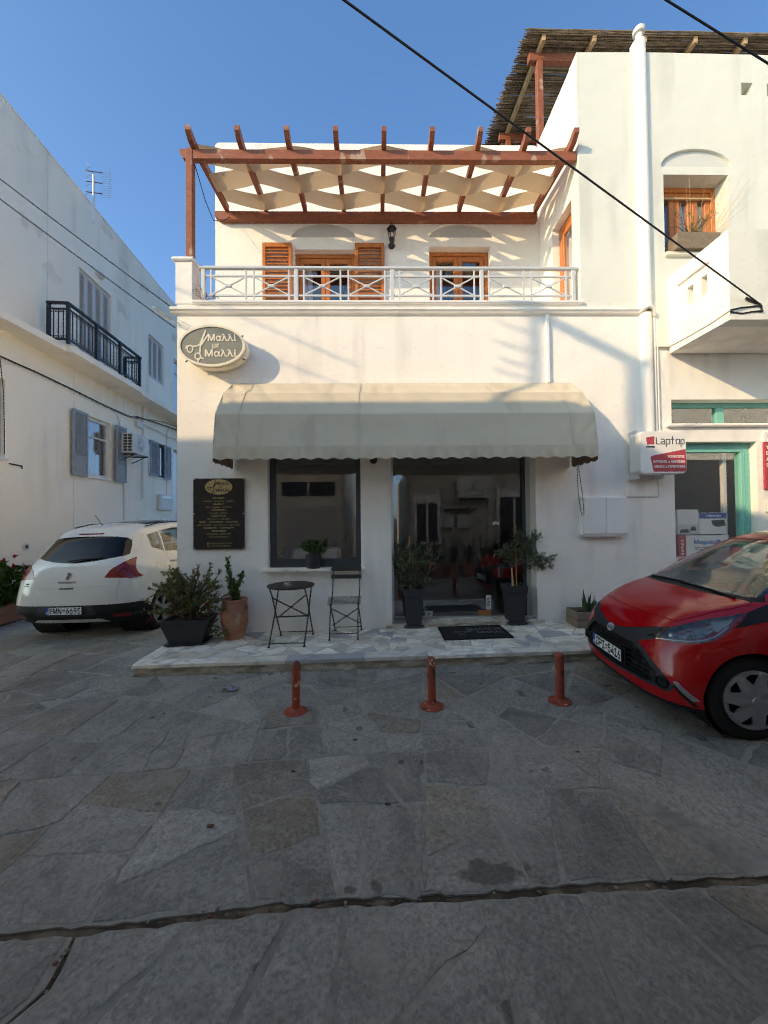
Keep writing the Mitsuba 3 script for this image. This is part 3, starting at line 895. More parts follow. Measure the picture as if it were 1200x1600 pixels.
# goods in the window
b1 = thing('printer_carton', 'white carton with red end and dark blue lettering in the shop window', 'box')
part(b1, 'body', box(4.535, 5.545, 1.021, 5.17, 5.75, 1.33, 0.003), 'sign_white')
part(b1, 'end', box(4.42, 5.545, 1.021, 4.534, 5.75, 1.332, 0.003), 'sign_red', label='red end of the carton with white dots')
part(b1, 'lettering', text_xz('Megasoft', 0.06, 4.85, 5.5445, 1.205, 0.002, True, 0.40, 'c'), 'plate_blue')
part(b1, 'small_print', cat(*[box(4.66, 5.5425, z, 4.66 + w, 5.5448, z + 0.009) for z, w in ((1.15, 0.26), (1.12, 0.21))]), 'print_black')
part(b1, 'dots', cat([xf(lathe([(0.018, 0), (0.018, 0.002), (0, 0.0021)], 10), rx(math.pi / 2), (4.478, 5.545, 1.06 + 0.048 * k)) for k in range(5)]), 'sign_white')
b2 = thing('display_carton', 'white and blue carton with a dark device picture in the shop window', 'box')
part(b2, 'body', box(4.745, 5.555, 1.345, 5.155, 5.74, 1.66, 0.003), 'sign_white')
part(b2, 'band', box(4.746, 5.5528, 1.575, 5.154, 5.5547, 1.656), 'plate_blue')
part(b2, 'lettering', text_xz('Cable Modem', 0.028, 4.96, 5.5525, 1.602, 0.001, True, 0.22, 'c'), 'sign_white')
part(b2, 'picture', wall_xz(Polygon([(4.93, 1.55), (5.12, 1.555), (5.14, 1.47), (5.0, 1.45), (4.94, 1.49)]), 5.5528, 5.5547), 'print_black')
b3 = thing('photo_carton', 'white carton with a grey photograph on its lower half in the shop window', 'box')
part(b3, 'body', box(4.42, 5.555, 1.345, 4.735, 5.70, 1.71, 0.003), 'sign_white')
part(b3, 'photo', box(4.425, 5.5528, 1.352, 4.73, 5.5547, 1.49), 'grey_metal_paint')
part(b3, 'photo_detail', cat(wall_xz(Polygon([(4.45, 1.37), (4.6, 1.37), (4.57, 1.42), (4.47, 1.42)]), 5.551, 5.5526), wall_xz(Polygon([(4.6, 1.40), (4.70, 1.40), (4.68, 1.46), (4.63, 1.46)]), 5.551, 5.5526)), 'print_black')
rs = thing('shop_poster', 'red shop poster with white lettering at the right edge of the photo', 'sign')
part(rs, 'panel', box(5.475, 5.288, 1.98, 6.15, 5.314, 2.65, 0.003), 'sign_red')
part(rs, 'header', box(5.475, 5.287, 2.6505, 6.15, 5.314, 2.79, 0.003), 'sign_white')
part(rs, 'lettering', text_xz('LAPTOP', 0.06, 5.53, 5.2868, 2.69, 0.002, True), 'sign_slate')
part(rs, 'print', cat([text_xz(s, 0.05, 5.50, 5.2878, 2.55 - 0.085 * i, 0.002, True) for i, s in enumerate(['ΥΠΟΛΟΓΙΣΤΕΣ', 'ΕΚΤΥΠΩΤΕΣ', 'ΑΝΑΛΩΣΙΜΑ', 'SERVICE'])]), 'sign_white')
part(shop, 'wall_box', box(5.49, 5.27, 1.66, 5.60, 5.3145, 1.83, 0.004), 'grey_metal_paint')

# reed-roofed pergola on the upper roof
rp = thing('roof_pergola', 'pergola of reed matting on red posts above the roof terrace', 'pergola')
rng = np.random.default_rng(8)
RZ0, RZ1 = 10.32, 10.62
P0 = lambda x, y: RZ0 + (RZ1 - RZ0) * (y - 6.7) / 2.4


def reed_mesh(x0, x1, y0, y1, n):
    ms, us = [], []
    for i in range(n):
        y = y0 + (y1 - y0) * (i + 0.5) / n
        a = x0 + rng.normal(0, 0.035); b = x1 + rng.normal(0, 0.03)
        z = P0(0, y) + 0.06 + rng.normal(0, 0.006)
        segs = 7
        xs_ = np.linspace(a, b, segs)
        pth = np.stack([xs_, y + rng.normal(0, 0.006, segs), z + rng.normal(0, 0.007, segs)], 1)
        t = tube(pth, (y1 - y0) / n * 0.66, 5, caps=False)
        ms.append(t); us.append(np.full(len(t[0]), rng.random()))
    m = cat(ms); u = np.concatenate(us)
    return m, np.stack([u + 1e-4 * m[0][:, 0], m[0][:, 1] * 1e-3], 1)


m, u = reed_mesh(2.80, 9.0, 6.68, 7.45, 60)
part(rp, 'reed_mat', m, 'reed', True, uv=u)
m, u = reed_mesh(2.72, 9.0, 7.47, 9.2, 130)
part(rp, 'reed_mat', m, 'reed', True, uv=u)
m, u = reed_mesh(2.82, 9.0, 6.70, 9.18, 170)
part(rp, 'reed_backing', (m[0] + [0, 0, 0.022], m[1]), 'reed', True, uv=u)
for x in (3.12, 4.05, 4.98, 5.92, 6.85, 7.8):
    part(rp, 'rafter', bar((x, 6.74, P0(0, 6.74) - 0.01), (x, 9.1, P0(0, 9.1) - 0.01), 0.07, 0.11, 0.004), 'pale_wood')
part(rp, 'beam', bar((2.93, 7.0, P0(0, 7.0) - 0.145), (9.0, 7.0, P0(0, 7.0) - 0.145), 0.10, 0.15, 0.006), 'pergola_wood')
part(rp, 'beam', bar((2.93, 8.7, P0(0, 8.7) - 0.145), (9.0, 8.7, P0(0, 8.7) - 0.145), 0.10, 0.15, 0.006), 'pergola_wood')
for x, y in ((3.13, 7.0), (6.0, 7.0), (3.13, 8.7), (6.0, 8.7)):
    part(rp, 'post', box(x - 0.055, y - 0.055, 8.1, x + 0.055, y + 0.055, P0(0, y) - 0.222, 0.005), 'pergola_wood')

# ================================================================== pergola over the terrace
pg = thing('terrace_pergola', 'red-brown timber pergola with woven cream cloth over the terrace', 'pergola')
part(pg, 'post', box(-2.60, 5.290, 5.246, -2.507, 5.388, 6.80, 0.006), 'pergola_wood')
fb = wall_xz(Polygon([(-2.506, 6.785), (-2.506, 6.655), (2.88, 6.675), (2.88, 6.805)]), 5.300, 5.382)
part(pg, 'beam_end', wall_xz(Polygon([(-2.685, 6.785), (-2.685, 6.74), (-2.64, 6.66), (-2.601, 6.655), (-2.601, 6.785)]), 5.300, 5.382), 'pergola_wood')
part(pg, 'front_beam', fb, 'pergola_wood')
part(pg, 'back_beam', wall_xz(Polygon([(-2.70, 6.885), (-2.70, 6.80), (-2.62, 6.745), (2.84, 6.76), (2.84, 6.90)]), 6.50, 6.598), 'pergola_wood')
RX = [-2.49, -1.83, -1.167, -0.505, 0.155, 0.815, 1.475, 2.135, 2.80]
for x in RX:
    zf = 6.787 + 0.0035 * (x - RX[0])
    side = Polygon([(5.115, zf + 0.150), (5.115, zf + 0.085), (5.19, zf + 0.022), (5.29, zf + 0.0), (6.50, zf + 0.092), (6.50, zf + 0.192), (5.40, zf + 0.105), (5.26, zf + 0.115), (5.16, zf + 0.155)])
    part(pg, 'rafter', wall_yz(side, x - 0.033, x + 0.033), 'pergola_wood')
for k, (ya, yb) in enumerate(((5.36, 5.70), (5.73, 6.08), (6.11, 6.46))):
    xs_ = np.linspace(RX[0] + 0.02, RX[-1] - 0.02, 170)
    ph = (xs_ - RX[0]) / (RX[1] - RX[0])
    rows = []
    for y in np.linspace(ya, yb, 8):
        zr = 6.80 + 0.052 + (y - 5.29) * 0.076
        amp = 0.072 + 0.018 * np.interp(ph, np.arange(10), np.random.default_rng(60 + k).uniform(-1, 1, 10))
        w = np.arcsin(np.cos(math.pi * (ph + k)) * 0.985) / (math.pi / 2) * 1.08
        sag = -0.018 * (1 - ((y - (ya + yb) / 2) / ((yb - ya) / 2)) ** 2)
        rows.append(np.stack([xs_, np.full_like(xs_, y) + 0.008 * np.sin(xs_ * 9 + k), zr - 0.004 + amp * w + sag], 1))
    part(pg, 'cloth_strip', grid(np.array(rows)), 'shade_cloth', True)
part(pg, 'cord', tube([(-2.50, 5.35, 6.62), (-2.46, 5.6, 6.30), (-2.47, 5.9, 6.25), (-2.49, 6.3, 6.55), (-2.45, 6.5, 6.78)], 0.006, 5), 'cable', True)

# balcony railing of grey metal with crossed panels
rl = thing('terrace_railing', 'light grey metal railing with crossed bars along the terrace', 'railing')
YR = 5.35
part(rl, 'handrail', box(-2.44, YR - 0.028, 5.125, 2.90, YR + 0.028, 5.165, 0.008), 'grey_metal_paint')
part(rl, 'upper_rail', box(-2.38, YR - 0.011, 5.02, 2.83, YR + 0.011, 5.042), 'grey_metal_paint')
part(rl, 'lower_rail', box(-2.38, YR - 0.011, 4.745, 2.83, YR + 0.011, 4.767), 'grey_metal_paint')
part(rl, 'base_rail', box(-2.38, YR - 0.016, 4.655, 2.83, YR + 0.016, 4.680), 'grey_metal_paint')
posts = [-2.38, -1.09, 0.255, 1.52, 2.83]
for x in posts:
    part(rl, 'post', box(x - 0.026, YR - 0.02, 4.641, x + 0.026, YR + 0.02, 5.124, 0.003), 'grey_metal_paint')
for a, b in zip(posts[:-1], posts[1:]):
    L = b - a
    inn = [a + 0.105, a + L / 2 - 0.055, a + L / 2 + 0.055, b - 0.105]
    for x in inn:
        part(rl, 'baluster', box(x - 0.011, YR - 0.0105, 4.681, x + 0.011, YR + 0.0105, 5.124), 'grey_metal_paint')
    for x0, x1 in ((inn[0], inn[1]), (inn[2], inn[3])):
        xm, zm = (x0 + x1) / 2, 4.8935
        cr = cat(bar((x0 + 0.012, YR, 4.770), (x1 - 0.012, YR, 5.017), 0.016, 0.016), bar((x0 + 0.012, YR + 0.004, 5.017), (x1 - 0.012, YR + 0.004, 4.770), 0.015, 0.015), box(xm - 0.045, YR - 0.015, zm - 0.020, xm + 0.045, YR + 0.016, zm + 0.020, 0.004))
        part(rl, 'cross', cr, 'grey_metal_paint')
part(rl, 'end_brace', cat(bar((2.84, YR, 5.12), (2.905, YR + 0.10, 5.02), 0.012, 0.012), box(2.85, YR + 0.05, 4.65, 2.87, YR + 0.07, 5.12)), 'grey_metal_paint')

# wall lantern on the terrace
lt = thing('wall_lantern', 'black carriage lantern on the terrace wall between the two doors', 'lantern')
LX, LY = 0.31, 6.47
part(lt, 'bracket', cat(xf(lathe([(0.055, 0), (0.06, 0.012), (0.02, 0.03), (0.015, 0.05)], 14), rx(math.pi / 2), (LX, 6.598, 6.36)), tube([(LX, 6.56, 6.36), (LX, 6.50, 6.30), (LX, LY, 6.33), (LX, LY, 6.40)], 0.012, 8)), 'black_iron', 40)
part(lt, 'body', cat(lathe([(0.0, 6.28), (0.028, 6.29), (0.035, 6.33), (0.05, 6.39), (0.05, 6.40), (0, 6.401)], 6, (LX, LY, 0)), *[tube([(LX + 0.046 * math.cos(t), LY + 0.046 * math.sin(t), 6.40), (LX + 0.066 * math.cos(t), LY + 0.066 * math.sin(t), 6.565)], 0.006, 5) for t in np.arange(6) * math.pi / 3]), 'black_iron')
part(lt, 'shade', lathe([(0.085, 6.56), (0.088, 6.572), (0.05, 6.615), (0.03, 6.62), (0.028, 6.645), (0.010, 6.66), (0.010, 6.685), (0, 6.69)], 6, (LX, LY, 0)), 'black_iron')
part(lt, 'glass', lathe([(0.044, 6.402), (0.062, 6.56)], 6, (LX, LY, 0)), 'pane')
part(lt, 'bulb', blob((LX, LY, 6.47), (0.022, 0.022, 0.038), 0, 0, 2), 'sign_white', True)

# ================================================================== awning
aw = thing('shop_awning', 'cream canvas hood awning with scalloped valance over the salon front', 'awning')
AX0, AX1 = -1.955, 2.725
prof = [(5.295, 3.50), (4.955, 3.255), (4.70, 2.915), (4.635, 2.505)]
ribs = []
nx = 150
xs_ = np.linspace(AX0, AX1, nx)
edge = np.minimum(xs_ - AX0, AX1 - xs_)
for i in range(3):
    (ya, za), (yb, zb) = prof[i], prof[i + 1]
    nrm = unit([zb - za, -(yb - ya)])                                   # into the hood
    G = []
    for t in np.linspace(0, 1, 13):
        y, z, sg = ya + (yb - ya) * t, za + (zb - za) * t, math.sin(math.pi * t)
        wob = 0.010 * (meshkit.fbm(np.stack([xs_ * 1.8, np.full(nx, y * 5), np.full(nx, z * 3)], 1), 3, 4 + i) - 0.5) * 2
        wr = 0.012 * np.exp(-edge / 0.30) * np.sin(edge * 30 + z * 22 + i)
        d = sg * (0.012 + 1.3 * wob + wr) - 0.010 * sg * sg * (i == 1)
        rip = 0.0012 * np.sin(xs_ * 37 + 3 * np.sin(xs_ * 5)) * (1 - sg) * (0 < i)
        G.append(np.stack([xs_, y + nrm[0] * d * -1 + rip, z + nrm[1] * d * -1], 1))
    part(aw, 'canopy', grid(np.array(G)), 'awning_canvas', True)
for x in (-0.21, AX0 + 0.28, AX1 - 0.30):
    part(aw, 'seam', cat(*[bar((x, a[0] + 0.0 - 0.004, a[1] + 0.003), (x, b[0] - 0.004, b[1] + 0.003), 0.012, 0.004) for a, b in zip(prof[:-1], prof[1:])]), 'awning_canvas')
for (y, z) in prof[1:]:
    part(aw, 'rib', tube([(AX0 + 0.01, y + 0.012, z - 0.008), (AX1 - 0.01, y + 0.012, z - 0.008)], 0.011, 8), 'white_paint', True)
nsc = 26


def valance(a, b, n, z, h, axis, c):
    """A hanging scalloped strip from a to b along x (axis 0, at y=c) or y (axis 1, at x=c)."""
    k = n * 10
    s = np.linspace(a, b, k + 1)
    ph = np.linspace(0, n, k + 1)
    bot = z - h + 0.022 * np.abs(np.cos(ph * math.pi)) ** 1.5 - 0.0
    wav = 0.009 * np.sin(ph * math.pi * 2) + 0.006 * np.sin(s * 5.3)
    R_ = []
    for t in np.linspace(0, 1, 5):
        zz = z + (bot - z) * t
        off = c + wav * t * (-1 if axis == 0 else 1)
        R_.append(np.stack([s, off, zz], 1) if axis == 0 else np.stack([off, s, zz], 1))
    return grid(np.array(R_))


part(aw, 'valance', valance(AX0, AX1, nsc, 2.505, 0.165, 0, 4.633), 'awning_canvas', True, label='scalloped canvas strip along the front edge')
for xx in (AX0, AX1):
    side = np.array([(5.29, 3.495)] + prof[1:] + [(5.29, 2.505)])
    part(aw, 'side_panel', prism(Polygon(side), (xx - 0.001, 0, 0), (0, 1, 0), (0, 0, 1), 0.002), 'awning_canvas')
    part(aw, 'side_valance', valance(4.64, 5.285, 4, 2.503, 0.20, 1, xx), 'valance_brown', True, label='brown scalloped strip along the side')
    part(aw, 'arm', cat(*[bar((xx * 0.995, 5.28, 2.52), (xx * 0.995, y + 0.01, z - 0.01), 0.014, 0.014) for y, z in prof[1:]]), 'white_paint')
part(aw, 'cord', cat(tube([(2.50, 4.70, 2.46), (2.50, 4.71, 2.2), (2.505, 4.71, 1.95), (2.53, 4.71, 1.72), (2.55, 4.71, 1.63), (2.575, 4.71, 1.66), (2.56, 4.71, 1.9), (2.515, 4.70, 2.2), (2.505, 4.70, 2.46)], 0.004, 5), box(2.485, 4.69, 2.42, 2.53, 4.72, 2.47)), 'cable')
sp = thing('small_spotlight', 'small black spotlight under the awning between window and door', 'lamp')
part(sp, 'body', cat(lathe([(0.03, 2.37), (0.055, 2.40), (0.045, 2.47), (0, 2.48)], 10, (-0.03, 5.20, 0)), bar((-0.03, 5.29, 2.44), (-0.03, 5.21, 2.44), 0.025, 0.025)), 'black_iron')

# ================================================================== signs
SCI = [LineString([(0.30, 0.98), (0.16, 0.60), (0.0, 0.42)]), LineString([(0.40, 0.88), (0.20, 0.60), (0.15, 0.30)])]


def scissors(cx, cz, s):
    g = [Polygon([(0.305, 1.0), (0.335, 0.96), (0.185, 0.56), (0.145, 0.60)]), Polygon([(0.405, 0.90), (0.40, 0.84), (0.20, 0.52), (0.165, 0.58)]),
         LineString([(0.17, 0.58), (0.08, 0.52), (-0.06, 0.50)]).buffer(0.018), LineString([(0.17, 0.58), (0.16, 0.46), (0.15, 0.33)]).buffer(0.020)]
    for (x, z, rx_, rz_) in ((-0.13, 0.43, 0.075, 0.095), (0.09, 0.22, 0.075, 0.085)):
        e = affinity.scale(Point(x, z).buffer(1, 16), rx_ + 0.022, rz_ + 0.022).difference(affinity.scale(Point(x, z).buffer(1, 16), rx_ - 0.012, rz_ - 0.012))
        g.append(e)
    g += [LineString([(-0.22, 0.52), (-0.25, 0.45), (-0.20, 0.50)]).buffer(0.018), LineString([(0.10, 0.12), (0.08, 0.04), (0.13, 0.12)]).buffer(0.016), LineString([(0.17, 0.18), (0.24, 0.15)]).buffer(0.02)]
    return affinity.translate(affinity.scale(unary_union(g), s, s, origin=(0, 0)), cx, cz)


def curly(cx, cz, s, y, depth):
    """The two lines of the salon's lettering with 'με' between them, and the scissors."""
    ms = [wall_xz(scissors(cx - 0.42 * s, cz - 0.50 * s, 0.95 * s), y - depth, y)]
    ms.append(text_xz('Μαλλί', 0.185 * s, cx - 0.06 * s, y, cz + 0.13 * s, depth, True, 0.77 * s))
    ms.append(text_xz('με', 0.13 * s, cx + 0.06 * s, y, cz - 0.05 * s, depth, True, 0.19 * s))
    ms.append(text_xz('Μαλλί', 0.185 * s, cx - 0.14 * s, y, cz - 0.30 * s, depth, True, 0.86 * s))
    return cat(ms)


ov = thing('oval_sign', 'oval grey-green sign with cream scissors and lettering at the house corner', 'sign')
OX, OZ = -2.145, 3.92
ell = lambda a, b: affinity.scale(Point(OX, OZ).buffer(1, 32), a, b)
part(ov, 'case', wall_xz(ell(0.435, 0.275), 5.12, 5.235), 'sign_cream')
part(ov, 'rim', wall_xz(ell(0.437, 0.277).difference(ell(0.405, 0.248)), 5.052, 5.085), 'sign_cream')
part(ov, 'gasket', wall_xz(ell(0.424, 0.264), 5.0852, 5.1198), 'ivory_plastic')
part(ov, 'face', wall_xz(ell(0.404, 0.247), 5.062, 5.0848), 'sign_green')
part(ov, 'lettering', curly(OX - 0.02, OZ, 0.48, 5.0618, 0.006), 'sign_cream')
for a in (35, 75, 110, 215, 330):
    t = math.radians(a)
    x, z = OX + 0.45 * math.cos(t), OZ + 0.29 * math.sin(t)
    part(ov, 'clip', bar((OX + 0.43 * math.cos(t), 5.15, OZ + 0.27 * math.sin(t)), (OX + 0.47 * math.cos(t), 5.15, OZ + 0.31 * math.sin(t)), 0.014, 0.012), 'black_iron')
part(ov, 'bracket', box(OX - 0.2, 5.236, OZ - 0.05, OX - 0.15, 5.299, OZ + 0.05), 'black_iron')
part(ov, 'bracket', box(OX + 0.15, 5.236, OZ - 0.05, OX + 0.2, 5.299, OZ + 0.05), 'black_iron')

pq = thing('price_board', 'black glossy board with gold oval emblem and lettering on the salon wall', 'sign')
part(pq, 'board', box(-2.49, 5.272, 1.225, -1.80, 5.292, 2.192, 0.002), 'plaque_black')
part(pq, 'emblem', wall_xz(affinity.scale(Point(-2.145, 2.075).buffer(1, 24), 0.185, 0.105), 5.268, 5.2718), 'gold_print')
part(pq, 'emblem_print', curly(-2.155, 2.075, 0.215, 5.2678, 0.0015), 'plaque_black')
lines = [('ΚΟΥΡΕΜΑ', 1, 0.16), ('ΑΝΔΡΙΚΟ - ΓΥΝΑΙΚΕΙΟ - ΠΑΙΔΙΚΟ', 0, 0.41), ('HAIRCUT', 1, 0.14), ('MEN - WOMEN - CHILDREN', 0, 0.35), ('ΧΤΕΝΙΣΜΑΤΑ', 1, 0.20), ('ΒΡΑΔΥΝΑ - ΝΥΦΙΚΑ', 0, 0.24), ('HAIR STYLE', 1, 0.19), ('FOR NIGHT - FOR BRIDE', 0, 0.31), ('ΒΑΦΗ - ΑΝΤΑΥΓΕΙΕΣ - BALAYAGE', 1, 0.52), ('HAIR COLOUR - HIGHLIGHTS - BALAYAGE', 0, 0.58), ('ΜΑΝΙΚΙΟΥΡ - ΠΕΝΤΙΚΙΟΥΡ', 1, 0.41), ('ΗΜΙΜΟΝΙΜΟ', 1, 0.20), ('MANICURE - PEDICURE', 0, 0.33), ('SEMI-PERMANENT', 0, 0.26)]
z = 1.912
gl = []
for s, bold, w in lines:
    gl.append(text_xz(s, 0.021 if bold else 0.018, -2.145, 5.2718, z, 0.0015, bool(bold), w, 'c'))
    z -= 0.0405
gl.append(text_xz('mallimemalliparos', 0.018, -2.255, 5.2718, 1.300, 0.0015, False, 0.29))
gl.append(text_xz('+30 22840 27552', 0.020, -2.255, 5.2718, 1.262, 0.0015, False, 0.27))
gl.append(wall_xz(sbox(-2.30, 1.297, -2.275, 1.322).difference(Point(-2.2875, 1.3095).buffer(0.007)), 5.2703, 5.2718))
gl.append(wall_xz(LineString([(-2.298, 1.28), (-2.292, 1.267), (-2.278, 1.262)]).buffer(0.005), 5.2703, 5.2718))
part(pq, 'lettering', cat(gl), 'gold_print')
for x in (-2.478, -1.812):
    for z in (2.18, 1.71, 1.237):
        part(pq, 'screw', xf(lathe([(0.009, 0), (0.007, 0.004), (0, 0.005)], 10), rx(math.pi / 2), (x, 5.272, z)), 'chrome')

ls = thing('laptop_sign', 'white and red light box sign with dark lettering mounted beside the shop', 'sign')
SX0, SX1, SZ0, SZ1, SY = 3.50, 4.125, 2.18, 2.745, 5.0
rr = sbox(SX0 + 0.06, SZ0 + 0.06, SX1 - 0.06, SZ1 - 0.06).buffer(0.06, quad_segs=6)
part(ls, 'case', wall_xz(rr, SY + 0.012, SY + 0.215), 'sign_white', 40)
part(ls, 'face', wall_xz(rr.buffer(-0.008), SY, SY + 0.0119), 'sign_white')
cx_ = lambda u: SX0 + (u - 100) / 472 * (SX1 - SX0)
cz_ = lambda v: SZ1 - (v - 365) / (705 - 365) * (SZ1 - SZ0)
pg_ = lambda pts: Polygon([(cx_(u), cz_(v)) for u, v in pts])
redp = pg_([(205, 580), (215, 562), (572, 508), (572, 690), (232, 690)]).intersection(rr.buffer(-0.012))
part(ls, 'red_field', wall_xz(redp, SY - 0.002, SY - 0.0001), 'sign_red')
part(ls, 'icon', wall_xz(pg_([(160, 415), (248, 405), (244, 470), (172, 473)]), SY - 0.002, SY - 0.0001), 'sign_red', label='small red screen emblem of the sign')
part(ls, 'icon_base', wall_xz(pg_([(168, 482), (248, 482), (248, 499), (158, 494)]), SY - 0.002, SY - 0.0001), 'sign_slate')


def strokes(paths, w, y):
    g = unary_union([LineString([(cx_(u), cz_(v)) for u, v in p]).buffer(w, cap_style=2, join_style=1, quad_segs=3) for p in paths])
    return wall_xz(g, y - 0.002, y - 0.0001)


L_ = [[(266, 412), (266, 468), (300, 468)], [(312, 430), (345, 430), (347, 435), (347, 470)], [(347, 450), (318, 450), (313, 455), (313, 464), (318, 468), (347, 468)],
      [(366, 494), (366, 436), (370, 431), (398, 431), (402, 436), (402, 463), (398, 468), (366, 468)], [(430, 412), (430, 470)], [(412, 431), (450, 431)], [(430, 405), (430, 412)],
      [(468, 436), (472, 431), (498, 431), (502, 436), (502, 463), (498, 468), (472, 468), (468, 463), (468, 436)], [(516, 494), (516, 436), (520, 431), (544, 431), (548, 436), (548, 463), (544, 468), (516, 468)]]
for a_, b_ in ((0, 1), (1, 3), (3, 4), (4, 7), (7, 8), (8, 9)):
    part(ls, 'letter', strokes(L_[a_:b_], 0.0062, SY), 'sign_slate')
sm = []
for s, u0, u1, v in (('ΥΠΟΛΟΓΙΣΤΕΣ', 374, 549, 579), ('ΕΚΤΥΠΩΤΕΣ ◦ ΑΝΑΛΩΣΙΜΑ'.replace(' ◦ ', '  o  '), 229, 551, 619), ('SERVICE  o  ΠΕΡΙΦΕΡΕΙΑΚΑ', 240, 551, 659)):
    sm.append(text_xz(s, 0.034, cx_(u0), SY - 0.002, cz_(v), 0.002, True, cx_(u1) - cx_(u0)))
part(ls, 'small_lettering', cat(sm), 'sign_white')
for x in (3.53, 3.86):
    part(ls, 'bracket', box(x, SY + 0.10, SZ0 - 0.055, x + 0.03, 5.284, SZ0 + 0.02), 'grey_metal_paint')
    part(ls, 'bracket', box(x, SY + 0.10, SZ1 - 0.02, x + 0.03, 5.284, SZ1 + 0.04), 'grey_metal_paint')

mc = thing('meter_cabinet', 'white two-door meter cabinet on the salon wall beside the entrance', 'cabinet')
part(mc, 'case', box(2.825, 5.215, 1.365, 3.455, 5.299, 1.895, 0.006), 'white_paint')
part(mc, 'door', box(2.85, 5.198, 1.385, 3.150, 5.2148, 1.878, 0.003), 'white_paint')
part(mc, 'door', box(3.156, 5.198, 1.385, 3.435, 5.2148, 1.878, 0.003), 'white_paint')
part(mc, 'bottom_flap', box(2.86, 5.205, 1.345, 3.39, 5.28, 1.3645), 'grey_metal_paint')

# ================================================================== the cream house along the lane on the left
lh = thing('lane_house', 'long cream two-storey house with blue shutters along the lane', 'house')
_al = math.atan(-LEFT_K)
RL = rz(_al)


def LW(m):
    """From the wall's own frame (metres out from it, along the lane from y = 6.5, height) to the world."""
    return xf(m, RL, (LEFT_A, 6.5, 0))


def al(y):
    return (y - 6.5) / math.cos(_al)


ops = unary_union([sbox(al(8.98), 5.20, al(10.17), 7.56), sbox(al(12.02), 6.14, al(12.99), 7.49), sbox(al(13.70), 5.2, al(14.6), 7.42), sbox(al(9.18), 2.71, al(10.155), 4.17), sbox(al(12.05), 3.04, al(13.28), 4.16), sbox(al(13.69), -0.5, al(14.6), 4.15), sbox(al(6.25), 2.78, al(7.085), 4.22)])
part(lh, 'wall', LW(wall_yz(sbox(al(6.1), -0.4, 13.5, 9.36).difference(ops), -0.3, 0.0)), 'old_plaster')
part(lh, 'back_wall', LW(cat(box(-6.0, al(6.1), -0.4, -0.302, al(6.35), 9.36), box(-6.0, al(6.35), 9.30, -0.302, 13.5, 9.36), box(-6.0, 13.5, -0.4, 0, 13.8, 9.36), box(-0.32, al(6.36), -0.4, -0.304, 13.4, 9.2))), 'old_plaster')
ledge = Polygon([(0.001, al(6.12)), (0.32, al(6.12)), (0.40, al(6.6)), (0.50, al(7.86)), (0.62, al(7.90)), (0.64, al(10.45)), (0.56, al(10.52)), (0.56, al(19)), (0.001, al(19))])
part(lh, 'ledge', LW(slab_xy(ledge, 5.09, 5.225)), 'old_plaster', label='projecting concrete ledge and balcony slab')
for y, z0, z1 in ((8.04, 5.24, 9.35), (10.98, 5.24, 9.35), (8.817, 0.1, 5.08), (10.73, 0.1, 5.08)):
    part(lh, 'joint', LW(box(0.0005, al(y) - 0.006, z0, 0.003, al(y) + 0.006, z1)), 'ivory_plastic')


def lshutter(name, o, ya, yb, z0, z1, bsdf, n, low=0.0):
    """A louvred leaf standing o metres out from the wall, from ya to yb."""
    fake = {}
    ux = unit([0, 1.0, 0])
    w = abs(al(yb) - al(ya))
    s = 0.05
    dep = 0.04
    ms = [box(0, 0, z0, dep, s, z1, 0.003), box(0, w - s, z0, dep, w, z1, 0.003), box(0.001, s, z1 - 0.07, dep - 0.001, w - s, z1), box(0.001, s, z0, dep - 0.001, w - s, z0 + 0.08)]
    zl = z0 + 0.08
    if low:
        ms += [box(0.012, s, zl, dep - 0.012, w - s, zl + low), box(0.001, s, zl + low, dep - 0.001, w - s, zl + low + 0.05), box(0.004, s + 0.03, zl + 0.04, dep - 0.004, w - s - 0.03, zl + low - 0.04, 0.006)]
        zl += low + 0.05
    t = (o, min(al(ya), al(yb)), 0)
    k = part(lh, name, LW(xf(cat(ms), None, t)), bsdf)
    dz = (z1 - 0.07 - zl) / n
    for i in range(n):
        sl = xf(box(-0.005, s, -dz * 0.5, 0.005, w - s, dz * 0.5), ry(-0.6), (dep / 2, 0, zl + (i + 0.5) * dz))
        part(k, 'slat', LW(xf(sl, None, t)), bsdf)
    return k


# closed shutters upstairs, open ones below
for i in range(4):
    a = 8.985 + i * 0.295
    lshutter('shutter', -0.09, a, a + 0.29, 5.23, 7.55, 'pale_blue_paint', 30)
for i in range(3):
    a = 12.03 + i * 0.32
    lshutter('shutter', -0.09, a, a + 0.315, 6.15, 7.48, 'pale_blue_paint', 20)
lshutter('shutter', 0.05, 8.68, 9.17, 2.67, 4.17, 'blue_paint', 22, 0.32)
lshutter('shutter', 0.09, 10.20, 10.66, 2.67, 4.17, 'blue_paint', 22, 0.32)
lshutter('shutter', 0.03, 12.02, 12.52, 3.03, 4.15, 'blue_paint', 18)
lshutter('shutter', 0.06, 12.86, 13.32, 3.03, 4.15, 'blue_paint', 18)


